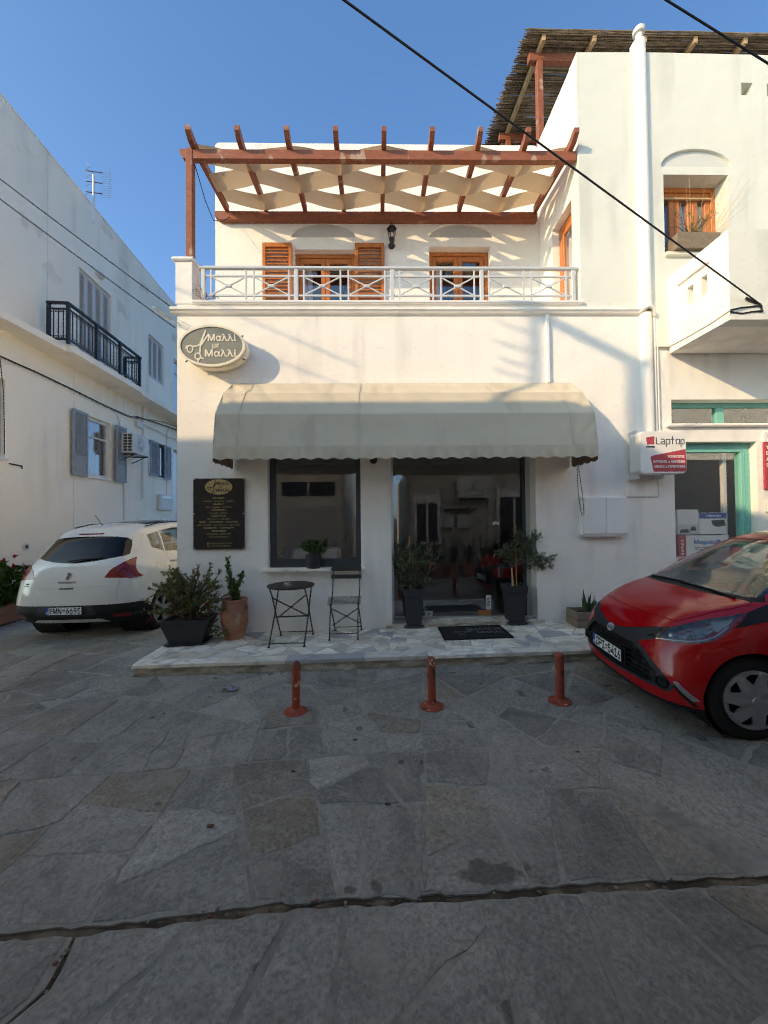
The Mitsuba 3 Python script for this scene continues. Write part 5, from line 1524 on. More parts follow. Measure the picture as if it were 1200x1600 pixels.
# big trough with a straggling shrub at the corner of the step
p1 = thing('potted_shrub', 'big straggling shrub with tiny red flowers in a dark trough at the step corner', 'potted plant')
bx, by = -2.395, 4.97
bz = on_step(bx)
tr_ = m3.Manifold.hull_points(np.array([[sx * w, sy * d, zz] for w, d, zz in ((0.185, 0.14, 0.02), (0.285, 0.20, 0.30)) for sx in (-1, 1) for sy in (-1, 1)]))
rim_ = m3.Manifold.hull_points(np.array([[sx * w, sy * d, zz] for w, d, zz in ((0.29, 0.205, 0.285), (0.30, 0.215, 0.315)) for sx in (-1, 1) for sy in (-1, 1)]))
hol_ = m3.Manifold.hull_points(np.array([[sx * w, sy * d, zz] for w, d, zz in ((0.17, 0.12, 0.05), (0.27, 0.185, 0.33)) for sx in (-1, 1) for sy in (-1, 1)]))
RT = rz(0.10)
part(p1, 'trough', xf(M(tr_ + rim_ - hol_), RT, (bx, by, bz)), 'charcoal')
part(p1, 'soil', xf(box(-0.26, -0.18, 0.25, 0.26, 0.18, 0.27), RT, (bx, by, bz)), 'soil')
part(p1, 'tray', xf(m3.Manifold.hull_points(np.array([[sx * w, sy * d, zz] for w, d, zz in ((0.215, 0.16, 0.0), (0.245, 0.19, 0.022)) for sx in (-1, 1) for sy in (-1, 1)])), RT, (bx, by, bz)), 'charcoal')
r_ = np.random.default_rng(21)
tips = []
for i in range(34):
    a = r_.uniform(0, 2 * math.pi)
    rad = r_.uniform(0.15, 0.62)
    h = 0.62 - 0.35 * rad + r_.uniform(-0.16, 0.16)
    tips.append((bx + rad * math.cos(a) * 0.95, by + rad * math.sin(a) * 0.50, bz + 0.27 + max(h * 0.95, 0.10)))
tips += [(bx - 0.56, by - 0.1, bz + 0.58), (bx - 0.44, by, bz + 0.72), (bx + 0.18, by, bz + 0.86), (bx + 0.10, by, bz + 0.80), (bx + 0.50, by - 0.05, bz + 0.42), (bx + 0.52, by - 0.1, bz + 0.15), (bx + 0.42, by - 0.1, bz + 0.10), (bx - 0.60, by - 0.1, bz + 0.42)]
plant(p1, (bx, by, bz + 0.26), tips, 0.009, 14, 0.040, 0.023, DULL, 3, 0.25, 0.9, twig=6, twig_len=0.12)
fl, fc = leaves(r_, np.array([[bx - 0.38, by - 0.16, bz + 0.36], [bx + 0.30, by - 0.16, bz + 0.52], [bx - 0.1, by - 0.2, bz + 0.4], [bx - 0.46, by - 0.1, bz + 0.30]]), np.array([[0, -1, 0.3]] * 4), 7, 0.022, 0.018, [(0.45, 0.02, 0.03)], 0.8)
part(p1, 'flower', fl, 'leaf', color=fc)

# clay jar with an upright plant
p2 = thing('clay_jar', 'terracotta jar with an upright leafy plant beside the big trough', 'potted plant')
jx, jy = -1.865, 5.08
jz = on_step(jx)
part(p2, 'jar', lathe([(0, 0.0), (0.112, 0.0), (0.118, 0.012), (0.150, 0.12), (0.172, 0.24), (0.176, 0.33), (0.166, 0.42), (0.150, 0.47), (0.158, 0.488), (0.166, 0.50), (0.164, 0.512), (0.150, 0.515), (0.138, 0.50), (0.138, 0.46), (0, 0.455)], 36, (jx, jy, jz)), 'terracotta', 40)
part(p2, 'band', lathe([(0.1745, 0.305), (0.180, 0.315), (0.180, 0.325), (0.1755, 0.335)], 36, (jx, jy, jz)), 'terracotta', True)
for t in (0.3, 2.2):
    part(p2, 'handle', tube([(jx + 0.165 * math.cos(-t), jy + 0.165 * math.sin(-t), jz + 0.44), (jx + 0.19 * math.cos(-t), jy + 0.19 * math.sin(-t), jz + 0.42), (jx + 0.188 * math.cos(-t), jy + 0.188 * math.sin(-t), jz + 0.39), (jx + 0.17 * math.cos(-t), jy + 0.17 * math.sin(-t), jz + 0.38)], 0.011, 6), 'terracotta', True)
plant(p2, (jx, jy, jz + 0.45), [(jx - 0.09, jy - 0.02, jz + 1.05), (jx - 0.07, jy, jz + 0.98), (jx + 0.10, jy, jz + 0.85), (jx + 0.08, jy - 0.03, jz + 0.78), (jx - 0.02, jy, jz + 0.75), (jx + 0.0, jy - 0.05, jz + 0.66)], 0.008, 52, 0.062, 0.038, GREEN + DULL[:2], 5, 0.12, 0.9)

# pot on the window sill
p3 = thing('sill_plant', 'small bushy green plant in a charcoal pot on the salon window sill', 'potted plant')
sx_, sy_, sz_ = -0.865, 5.285, 0.956
part(p3, 'pot', lathe([(0, 0), (0.088, 0), (0.092, 0.01), (0.108, 0.165), (0.112, 0.175), (0.110, 0.182), (0.100, 0.182), (0.096, 0.15), (0, 0.15)], 28, (sx_, sy_, sz_)), 'charcoal', 35)
r_ = np.random.default_rng(4)
tips = [(sx_ + 0.17 * r_.uniform(-1, 1), sy_ + 0.09 * r_.uniform(-1, 0.8), sz_ + r_.uniform(0.20, 0.36)) for _ in range(26)]
plant(p3, (sx_, sy_, sz_ + 0.15), tips, 0.005, 16, 0.042, 0.036, [(0.07, 0.14, 0.035), (0.10, 0.17, 0.05), (0.05, 0.10, 0.03), (0.15, 0.16, 0.06)], 6, 0.4, 0.9)

# the two tall pots by the entrance
for nm, lab, px_, pyy, tips, sd_ in (('left', 'narrow-leaved shrub in a tall charcoal pot left of the glass door', 0.50, 5.33, None, 7), ('right', 'thin forked young tree with a stake in a charcoal pot right of the door', 1.90, 5.31, None, 8)):
    p4 = thing('door_plant', lab, 'potted plant')
    z = on_step(px_) + 0.03
    square_pot(p4, px_, pyy, z, 0.20, 0.262, 0.50, 'charcoal')
    part(p4, 'tray', box(px_ - 0.135, pyy - 0.135, z - 0.012, px_ + 0.135, pyy + 0.135, z + 0.008, 0.004), 'charcoal')
    r_ = np.random.default_rng(sd_)
    if nm == 'left':
        tips = [(px_ + r_.uniform(-0.24, 0.22), pyy + r_.uniform(-0.12, 0.10), z + r_.uniform(0.62, 1.16)) for _ in range(17)] + [(px_ + 0.36, pyy, z + 0.93), (px_ + 0.28, pyy, z + 1.10), (px_ - 0.22, pyy, z + 0.64), (px_ - 0.2, pyy, z + 1.05), (px_ + 0.34, pyy - 0.05, z + 0.80)]
        plant(p4, (px_, pyy, z + 0.46), tips, 0.006, 11, 0.105, 0.016, GREY, 9, 0.3, 0.75, twig=2, twig_len=0.10)
        part(p4, 'stake', bar((px_ - 0.05, pyy, z + 0.46), (px_ - 0.045, pyy - 0.01, z + 1.22), 0.010, 0.010), 'stake')
        part(p4, 'stake', bar((px_ + 0.22, pyy, z + 0.72), (px_ + 0.25, pyy - 0.01, z + 0.85), 0.010, 0.010), 'stake')
    else:
        fork = (px_ - 0.03, pyy, z + 0.74)
        part(p4, 'trunk', tube([(px_ - 0.02, pyy, z + 0.45), (px_ - 0.022, pyy, z + 0.6), fork], 0.011, 7), 'pale_wood', True)
        part(p4, 'trunk', tube([(px_ + 0.0, pyy, z + 0.45), (px_ - 0.012, pyy + 0.01, z + 0.6), (px_ - 0.03, pyy, z + 0.72)], 0.008, 7), 'pale_wood', True)
        for sd2, tip_ in enumerate([[(px_ - 0.14, pyy, z + 1.0), (px_ - 0.18, pyy, z + 0.92), (px_ - 0.07, pyy, z + 1.02)], [(px_ + 0.08, pyy, z + 1.22), (px_ + 0.02, pyy, z + 1.18), (px_ + 0.14, pyy, z + 1.08), (px_ + 0.05, pyy - 0.05, z + 1.1), (px_ + 0.18, pyy - 0.05, z + 0.98)], [(px_ + 0.31, pyy, z + 1.22), (px_ + 0.33, pyy, z + 1.12), (px_ + 0.26, pyy, z + 1.0), (px_ + 0.30, pyy, z + 0.95)], [(px_ + 0.46, pyy - 0.06, z + 0.84), (px_ + 0.44, pyy - 0.05, z + 0.74), (px_ + 0.36, pyy - 0.05, z + 0.80), (px_ + 0.50, pyy - 0.06, z + 0.88)]]):
            plant(p4, fork, tip_, 0.006, 12, 0.085, 0.015, GREY, 30 + sd2, 0.55, 0.8, twig=5, twig_len=0.09)
        part(p4, 'stake', bar((px_ + 0.035, pyy - 0.01, z + 0.46), (px_ + 0.025, pyy - 0.015, z + 1.27), 0.011, 0.011), 'stake')

# weathered crate with a succulent
p5 = thing('planter_crate', 'weathered wooden crate on the step by the red car', 'crate')
cx_0, cx_1, cy0, cy1 = 2.60, 2.93, 4.965, 5.26
cz0 = on_step(2.75)
for (za, zb) in ((0.004, 0.098), (0.106, 0.205)):
    for m in (box(cx_0, cy0, cz0 + za, cx_1, cy0 + 0.016, cz0 + zb, 0.002), box(cx_0, cy1 - 0.016, cz0 + za, cx_1, cy1, cz0 + zb, 0.002), box(cx_0, cy0 + 0.017, cz0 + za, cx_0 + 0.016, cy1 - 0.017, cz0 + zb, 0.002), box(cx_1 - 0.016, cy0 + 0.017, cz0 + za, cx_1, cy1 - 0.017, cz0 + zb, 0.002)):
        part(p5, 'board', m, 'crate_wood')
part(p5, 'base', box(cx_0 + 0.017, cy0 + 0.017, cz0 + 0.004, cx_1 - 0.017, cy1 - 0.017, cz0 + 0.02), 'crate_wood')
p6 = thing('succulent', 'pointed green succulent growing in the wooden crate', 'plant')
part(p6, 'soil', box(cx_0 + 0.018, cy0 + 0.018, cz0 + 0.0202, cx_1 - 0.018, cy1 - 0.018, cz0 + 0.155), 'soil')


def blade(p, d, L, W, th=0.010):
    d = unit(d); s = unit(np.cross(d, [0, 1, 0.2])); u = np.cross(s, d)
    rows = []
    for t in np.linspace(0, 1, 7):
        w = W / 2 * (1 - t ** 2.2) * (0.75 + 0.5 * math.sin(math.pi * min(t * 1.2, 1)))
        c = p + d * L * t + u * 0.10 * L * t * t
        rows.append([c - s * w + u * w * 0.5, c - u * th * (1 - t), c + s * w + u * w * 0.5, c + u * th * 0.3 * (1 - t)])
    P = np.array(rows); P = np.concatenate([P, P[:, :1]], 1)
    return grid(P)


r_ = np.random.default_rng(14)
for i, (dx, dz, L, W) in enumerate(((0.0, 1, 0.34, 0.055), (0.18, 1, 0.30, 0.05), (-0.30, 1, 0.22, 0.06), (0.42, 1, 0.26, 0.05), (-0.12, 1, 0.24, 0.055), (0.6, 0.9, 0.2, 0.05), (-0.6, 0.8, 0.15, 0.07), (0.1, 0.9, 0.2, 0.06))):
    m = blade(np.array([2.78 + 0.02 * i, 5.08 + 0.02 * (i % 3), cz0 + 0.15]), (dx, r_.uniform(-0.4, 0.2), dz), L, W)
    part(p6, 'blade', m, 'leaf', True, color=np.tile(np.array([(0.07, 0.10, 0.05), (0.05, 0.075, 0.04), (0.09, 0.11, 0.06), (0.10, 0.05, 0.04)][[0, 1, 2, 0, 1, 2, 3, 0][i]]), (len(m[0]), 1)))

# geranium trough at the foot of the lane house
p7 = thing('geranium_trough', 'terracotta trough of green geraniums with a red flower by the lane house', 'potted plant')
t0 = xf(box(0.05, al(6.12), -0.10, 0.42, al(7.2), 0.20, 0.015), None)
part(p7, 'trough', LW(t0), 'terracotta')
r_ = np.random.default_rng(17)
bs_, ds_ = [], []
for i in range(620):
    o, a = r_.uniform(0.02, 0.5), al(r_.uniform(6.1, 7.28))
    h = r_.uniform(0.20, 0.95) * (1 - 0.25 * abs(a - al(6.5)))
    bs_.append(wp(o, 6.5, 0) * 0 + LW((np.array([[o, a, h]]), np.zeros((0, 3), int)))[0][0]); ds_.append((0.3, -0.3, 0.8))
f, c = leaves(r_, np.array(bs_), np.array(ds_), 3, 0.075, 0.07, [(0.06, 0.12, 0.025), (0.09, 0.16, 0.035), (0.04, 0.08, 0.02), (0.12, 0.15, 0.04)], 0.8)
part(p7, 'foliage', f, 'leaf', color=c)
st_ = cat([tube([LW((np.array([[o, a, 0.15]]), np.zeros((0, 3), int)))[0][0], LW((np.array([[o * 1.05, a, h]]), np.zeros((0, 3), int)))[0][0]], 0.008, 5) for o, a, h in [(r_.uniform(0.1, 0.38), al(r_.uniform(6.15, 7.1)), r_.uniform(0.5, 0.9)) for _ in range(40)]])
part(p7, 'stem', st_, 'bark')
fb_ = np.array([wp(0.42, 6.78, 0.86), wp(0.40, 6.62, 0.98), wp(0.3, 6.95, 1.02)])
f, c = leaves(r_, np.repeat(fb_, 16, 0), np.tile([[0.3, -0.5, 0.6]], (48, 1)), 1, 0.045, 0.04, [(0.50, 0.02, 0.04), (0.42, 0.015, 0.05)], 1.0)
part(p7, 'flower', f, 'leaf', color=c)

# window box upstairs right, with dry grasses, and a small weed on the terrace edge
p8 = thing('window_box', 'grey window box with dry wispy stems on the upper right window', 'planter')
part(p8, 'trough', prism(Polygon([(0, 0), (0.17, 0), (0.20, 0.20), (-0.03, 0.20)]), (4.21, 5.19, 5.345), (0, 1, 0), (0, 0, 1), 0.60), 'crate_wood')
r_ = np.random.default_rng(19)
tips = [(4.25 + r_.uniform(-0.1, 0.6), 5.22 + r_.uniform(-0.1, 0.1), 5.54 + r_.uniform(0.15, 0.42)) for _ in range(26)]
plant(p8, (4.5, 5.28, 5.52), tips, 0.004, 9, 0.035, 0.016, [(0.25, 0.23, 0.07), (0.16, 0.17, 0.05), (0.32, 0.28, 0.12)], 12, 0.3, 0.8)
dry = []
for x1, z1 in ((5.15, 6.40), (5.22, 6.28), (5.28, 6.22), (5.08, 6.05), (4.95, 6.32), (4.4, 6.42), (4.33, 6.2), (4.62, 6.3), (4.78, 6.25), (5.0, 6.0), (5.12, 5.85), (4.2, 5.9), (4.87, 6.1)):
    x0 = 4.55 + (x1 - 4.6) * 0.35
    k = np.linspace(0, 1, 6)[:, None]
    pth = np.array([x0, 5.27, 5.52]) + (np.array([x1, 5.20 - r_.uniform(0, 0.1), z1]) - np.array([x0, 5.27, 5.52])) * k
    pth[:, 2] += 0.10 * (k * (1 - k))[:, 0]
    dry.append(tube(pth, np.linspace(0.0028, 0.0014, 6), 4))
part(p8, 'dry_stem', cat(dry), 'pale_wood')
p9 = thing('weed', 'small grey-green weed sprouting at the left end of the terrace railing', 'plant')
plant(p9, (-2.33, 5.30, 4.64), [(-2.46, 5.25, 4.82), (-2.40, 5.25, 4.84), (-2.30, 5.25, 4.72), (-2.20, 5.24, 4.70), (-2.12, 5.24, 4.66), (-2.45, 5.25, 4.74)], 0.004, 14, 0.04, 0.008, GREY, 15, 0.3, 0.7)

# things seen through the glass
ot = thing('salon_bench', 'low white upholstered seat seen through the salon window', 'seat')
for i, (x0, x1) in enumerate(((-1.34, -0.985), (-0.965, -0.60))):
    part(ot, 'cushion', box(x0, 6.05, 0.72, x1, 6.55, 1.15, 0.04), 'upholstery')
part(ot, 'base', box(-1.32, 6.08, 0.16, -0.62, 6.52, 0.72), 'cabin')
dp = thing('indoor_plant', 'dark potted plant inside at the left of the salon window', 'potted plant')
part(dp, 'pot', lathe([(0, 0.16), (0.13, 0.16), (0.15, 0.85), (0.13, 0.86), (0, 0.84)], 16, (-1.5, 6.1, 0)), 'charcoal', 40)
r_ = np.random.default_rng(23)
plant(dp, (-1.5, 6.1, 0.84), [(-1.5 + r_.uniform(-0.14, 0.16), 6.1, 0.95 + r_.uniform(0, 0.25)) for _ in range(10)], 0.006, 14, 0.08, 0.04, GREEN, 24, 0.2)
# pots along the foot of the house across the street, mirrored in the door glass
for i, (x, h, r0) in enumerate(((1.22, 0.30, 0.15), (1.62, 0.36, 0.17), (2.05, 0.30, 0.14), (2.45, 0.34, 0.16), (2.95, 0.28, 0.15))):
    k = thing('street_pot', ['terracotta pot leftmost in the row mirrored in the glass door', 'second terracotta pot from the left mirrored in the glass door', 'middle terracotta pot mirrored in the glass door', 'fourth terracotta pot from the left mirrored in the glass door', 'terracotta pot rightmost in the row mirrored in the glass door'][i], 'potted plant', 'pots across the street')
    z = gz(x)
    part(k, 'pot', lathe([(0, z), (r0 * 0.7, z), (r0, z + h), (r0 * 1.1, z + h), (r0 * 1.1, z + h + 0.05), (0, z + h + 0.03)], 20, (x, 0.82, 0)), 'terracotta', 35)
    r_ = np.random.default_rng(40 + i)
    plant(k, (x, 0.82, z + h), [(x + r_.uniform(-0.22, 0.22), 0.85 + r_.uniform(-0.15, 0.15), z + h + r_.uniform(0.2, 0.8)) for _ in range(9)], 0.006, 14, 0.09, 0.045, GREEN, 50 + i, 0.2)

# litter
lit = thing('litter', 'crumpled blue and orange wrapper lying on the street', 'wrapper')
v = np.array([[[-1.50 + 0.022 * i, 3.74 + 0.020 * j, gz(-1.46) + 0.006 + 0.018 * meshkit.noise(np.array([[i * 0.9, j * 0.9, 3.3]]))[0]] for j in range(6)] for i in range(7)])
gm = grid(v)
cc = np.array([[(0.42, 0.20, 0.06), (0.03, 0.16, 0.40), (0.40, 0.30, 0.16), (0.02, 0.02, 0.02)][int(3.99 * meshkit.noise(np.array([[i * 0.75, j * 0.8, 9.1]]))[0])] for i in range(7) for j in range(6)])
part(lit, 'foil', gm, 'painted', color=cc)
r_ = np.random.default_rng(31)
for i, (x, y) in enumerate(((-1.90, 3.30), (-1.84, 3.36), (-0.17, 2.85), (-0.55, 2.52), (0.05, 2.2), (1.1, 3.9), (-1.3, 3.6), (0.9, 3.75), (-0.9, 2.1), (1.35, 2.6))):
    r0 = r_.uniform(0.006, 0.013)
    m = blob((x, y, gz(x) + 0.005), (r0 * 1.6, r0, r0 * 0.22), i, 0.5, 1)
    solo('leaf_scrap', ['brown leaf scrap on the street left of the bollards', 'second brown scrap beside the leaf on the street', 'dark pebble mid street', 'dark gum spot near the street centre', 'dark scrap in the near street', 'pale scrap by the step near the red car', 'brown scrap near the wrapper', 'dark scrap between step and middle bollard', 'brown scrap left in the near street', 'dark scrap right in the near street'][i], 'scrap', m, 'painted', color=np.tile([(0.16, 0.06, 0.04), (0.14, 0.05, 0.04), (0.03, 0.03, 0.03), (0.02, 0.02, 0.02), (0.03, 0.03, 0.03), (0.5, 0.48, 0.44), (0.15, 0.07, 0.04), (0.03, 0.03, 0.03), (0.12, 0.05, 0.03), (0.03, 0.02, 0.02)][i], (len(m[0]), 1)))

# ================================================================== cars: a lofted body, cut into panels, glass and lamps
from scipy.interpolate import PchipInterpolator


def loft(net, nu=110, nv=56):
    net = np.asarray(net, float)
    U, V = net.shape[:2]
    a = PchipInterpolator(np.arange(U), net, axis=0)(np.linspace(0, U - 1, nu))
    return PchipInterpolator(np.arange(V), a, axis=1)(np.linspace(0, V - 1, nv))


_LOFT_SIGN = []


def loft_solid(P, off=0.0):
    nu, nv = P.shape[:2]
    full = np.concatenate([P[:, :0:-1] * [1, -1, 1], P], 1)
    m = full.shape[1]
    idx = np.arange(nu * m).reshape(nu, m)
    v, f = grid(full)
    ex = [[], [], []]
    for i in range(nu - 1):
        a, b, c, d = idx[i, 0], idx[i, -1], idx[i + 1, -1], idx[i + 1, 0]
        ex[0] += [[a, c, b], [a, d, c]]
    for row, s in ((idx[0], 1), (idx[-1], -1)):
        for j in range((m - 1) // 2):
            a, b, c, d = row[j], row[j + 1], row[m - 2 - j], row[m - 1 - j]
            t = [[a, c, b], [a, d, c]] if s < 0 else [[a, b, c], [a, c, d]]
            ex[1 if s > 0 else 2] += [q for q in t if len(set(q)) == 3]
    for combo in ([_LOFT_SIGN[0]] if _LOFT_SIGN else [(p_, q_, r_) for p_ in (0, 1) for q_ in (0, 1) for r_ in (0, 1)]):
        ff = np.vstack([f] + [np.array(e)[:, ::-1] if c_ else np.array(e) for e, c_ in zip(ex, combo)])
        if m3.Manifold(m3.Mesh(vert_properties=np.asarray(v, np.float32), tri_verts=np.asarray(ff, np.uint32))).status() == m3.Error.NoError:
            break
    if not _LOFT_SIGN:
        _LOFT_SIGN.append(combo)
    t = trimesh.Trimesh(v, ff, process=False)
    if t.volume < 0:
        t = trimesh.Trimesh(v, ff[:, ::-1], process=False)
    if off:
        n = np.array(t.vertex_normals)
        t = trimesh.Trimesh(t.vertices + n * off, t.faces, process=False)
    return t


def man(m):
    v, f = M(m)
    k = m3.Manifold(m3.Mesh(vert_properties=np.asarray(v, np.float32), tri_verts=np.asarray(f, np.uint32)))
    if k.status() != m3.Error.NoError:
        raise ValueError(str(k.status()))
    return k


def pfront(pts, x0, x1):
    """Prism along x of a polygon given as (y, z)."""
    g = pts if hasattr(pts, 'geom_type') else Polygon(pts)
    return man(prism(g.buffer(0), (x0, 0, 0), (0, 1, 0), (0, 0, 1), x1 - x0))


def pside(pts, y0, y1):
    g = pts if hasattr(pts, 'geom_type') else Polygon(pts)
    return man(prism(g.buffer(0), (0, y1, 0), (1, 0, 0), (0, 0, 1), y1 - y0))


def ptop(pts, z0, z1):
    g = pts if hasattr(pts, 'geom_type') else Polygon(pts)
    return man(slab_xy(g.buffer(0), z0, z1))


def mirror_y(k):
    return k.mirror([0, 1, 0])


# ---- red hatchback: nose at x = 0, tail at negative x, left side +y
RED_NET = [
    [(-.03, 0, .18), (-.035, .25, .18), (-.06, .45, .18), (-.11, .60, .18), (-.18, .69, .18), (-.25, .745, .18), (-.31, .77, .18)],
    [(.00, 0, .33), (-.008, .25, .33), (-.03, .45, .33), (-.085, .61, .335), (-.17, .715, .34), (-.30, .775, .32), (-.42, .79, .18)],
    [(-.012, 0, .50), (-.02, .25, .50), (-.05, .45, .50), (-.12, .61, .505), (-.23, .73, .50), (-.42, .80, .40), (-.60, .79, .18)],
    [(-.06, 0, .64), (-.068, .25, .64), (-.105, .44, .645), (-.19, .60, .65), (-.36, .745, .62), (-.62, .808, .45), (-.85, .79, .18)],
    [(-.20, 0, .775), (-.21, .26, .775), (-.26, .47, .775), (-.36, .62, .755), (-.55, .765, .68), (-.85, .81, .47), (-1.15, .79, .18)],
    [(-.42, 0, .880), (-.43, .29, .880), (-.48, .54, .868), (-.56, .67, .825), (-.78, .78, .71), (-1.1, .81, .48), (-1.4, .79, .18)],
    [(-.62, 0, .945), (-.64, .30, .94), (-.70, .60, .92), (-.80, .705, .855), (-1.0, .79, .735), (-1.3, .81, .48), (-1.65, .79, .18)],
    [(-.96, 0, 1.135), (-.975, .28, 1.13), (-1.02, .555, 1.095), (-1.10, .715, .89), (-1.3, .795, .75), (-1.6, .81, .48), (-1.9, .79, .18)],
    [(-1.36, 0, 1.325), (-1.375, .26, 1.32), (-1.42, .51, 1.285), (-1.50, .72, .92), (-1.65, .80, .765), (-1.85, .81, .48), (-2.1, .79, .18)],
    [(-1.62, 0, 1.385), (-1.63, .26, 1.38), (-1.66, .51, 1.34), (-1.72, .725, .94), (-1.85, .80, .775), (-2.0, .81, .48), (-2.2, .79, .18)],
    [(-2.05, 0, 1.405), (-2.05, .27, 1.40), (-2.06, .515, 1.36), (-2.08, .725, .96), (-2.15, .80, .785), (-2.2, .81, .48), (-2.4, .79, .18)],
    [(-2.55, 0, 1.36), (-2.55, .26, 1.355), (-2.54, .49, 1.31), (-2.5, .71, .98), (-2.45, .80, .79), (-2.45, .81, .48), (-2.55, .79, .18)],
    [(-3.0, 0, 1.0), (-2.99, .3, 1.0), (-2.96, .5, .99), (-2.86, .66, .96), (-2.75, .77, .80), (-2.7, .80, .5), (-2.7, .78, .2)],
    [(-3.16, 0, .6), (-3.15, .3, .6), (-3.11, .5, .6), (-3.03, .66, .58), (-2.93, .74, .55), (-2.85, .78, .45), (-2.8, .77, .2)],
    [(-3.12, 0, .24), (-3.11, .3, .24), (-3.07, .5, .24), (-2.98, .64, .23), (-2.92, .71, .22), (-2.87, .75, .21), (-2.83, .76, .2)],
]
# ---- white crossover: tail at x = 0, nose at positive x, left side +y
WHITE_NET = [
    [(.12, 0, .28), (.13, .30, .28), (.16, .55, .28), (.22, .72, .29), (.30, .80, .29), (.38, .85, .30), (.45, .87, .30)],
    [(.00, 0, .47), (.01, .30, .47), (.04, .56, .47), (.10, .74, .47), (.20, .85, .47), (.36, .895, .43), (.60, .90, .30)],
    [(.015, 0, .66), (.02, .30, .66), (.05, .57, .66), (.12, .75, .66), (.24, .865, .66), (.50, .915, .55), (.9, .90, .30)],
    [(.06, 0, .90), (.065, .30, .90), (.095, .56, .90), (.17, .74, .90), (.34, .865, .88), (.75, .918, .65), (1.3, .90, .3)],
    [(.12, 0, 1.06), (.125, .30, 1.06), (.155, .55, 1.06), (.245, .72, 1.05), (.48, .855, .99), (1.05, .918, .70), (1.7, .90, .3)],
    [(.25, 0, 1.26), (.26, .28, 1.258), (.30, .52, 1.245), (.41, .68, 1.18), (.72, .845, 1.03), (1.4, .918, .70), (2.1, .9, .3)],
    [(.42, 0, 1.46), (.43, .27, 1.455), (.475, .50, 1.435), (.60, .665, 1.31), (1.05, .84, 1.05), (1.8, .918, .70), (2.5, .9, .3)],
    [(.62, 0, 1.585), (.63, .27, 1.58), (.68, .515, 1.55), (.84, .67, 1.39), (1.4, .84, 1.05), (2.15, .918, .70), (2.8, .9, .3)],
    [(1.1, 0, 1.665), (1.1, .29, 1.655), (1.12, .545, 1.61), (1.22, .685, 1.44), (1.7, .84, 1.04), (2.4, .918, .69), (3.0, .9, .3)],
    [(1.8, 0, 1.705), (1.8, .3, 1.692), (1.8, .555, 1.635), (1.82, .695, 1.43), (2.1, .845, 1.02), (2.7, .918, .68), (3.2, .9, .3)],
    [(2.4, 0, 1.66), (2.4, .3, 1.645), (2.4, .54, 1.585), (2.45, .70, 1.36), (2.6, .85, 1.0), (3.0, .918, .66), (3.4, .9, .3)],
    [(3.25, 0, 1.12), (3.2, .35, 1.12), (3.15, .6, 1.08), (3.1, .75, 1.02), (3.15, .86, .9), (3.35, .91, .64), (3.6, .88, .3)],
    [(4.1, 0, .85), (4.05, .3, .85), (3.98, .55, .83), (3.9, .7, .8), (3.8, .82, .72), (3.75, .89, .55), (3.8, .87, .3)],
    [(4.25, 0, .55), (4.21, .3, .55), (4.15, .53, .54), (4.06, .69, .52), (3.97, .79, .49), (3.9, .85, .42), (3.86, .86, .3)],
    [(4.2, 0, .3), (4.16, .3, .3), (4.1, .5, .3), (4.02, .66, .3), (3.95, .76, .3), (3.9, .82, .3), (3.88, .85, .3)],
]


def car_place(x, y, heading, dz=0.0):
    F = np.array([math.cos(heading), math.sin(heading), 0]); L = np.array([-math.sin(heading), math.cos(heading), 0])
    R = np.array([F + [0, 0, TILT * F[0]], L + [0, 0, TILT * L[0]], [0, 0, 1]]).T
    t = np.array([x, y, gz(x) + dz])
    return lambda m: xf(m, R, t)


RED_AT = car_place(2.095, 3.465, math.radians(174.5))
WHITE_AT = car_place(-4.36, 5.46, math.radians(87.5), -0.03)
WHITE_NET = np.array(WHITE_NET) * [1.02, 1.035, 1.03]
RED_NET = np.array(RED_NET) * [1.0, 1.02, 1.015]


def both(pts):
    """A half outline given for y >= 0 from the centre line out and back, closed by its mirror image."""
    return Polygon(list(pts) + [(-a, b) for a, b in pts[::-1]])


def ribbon(pts, w=0.0055):
    return LineString(pts).buffer(w / 2, cap_style=2, join_style=1)


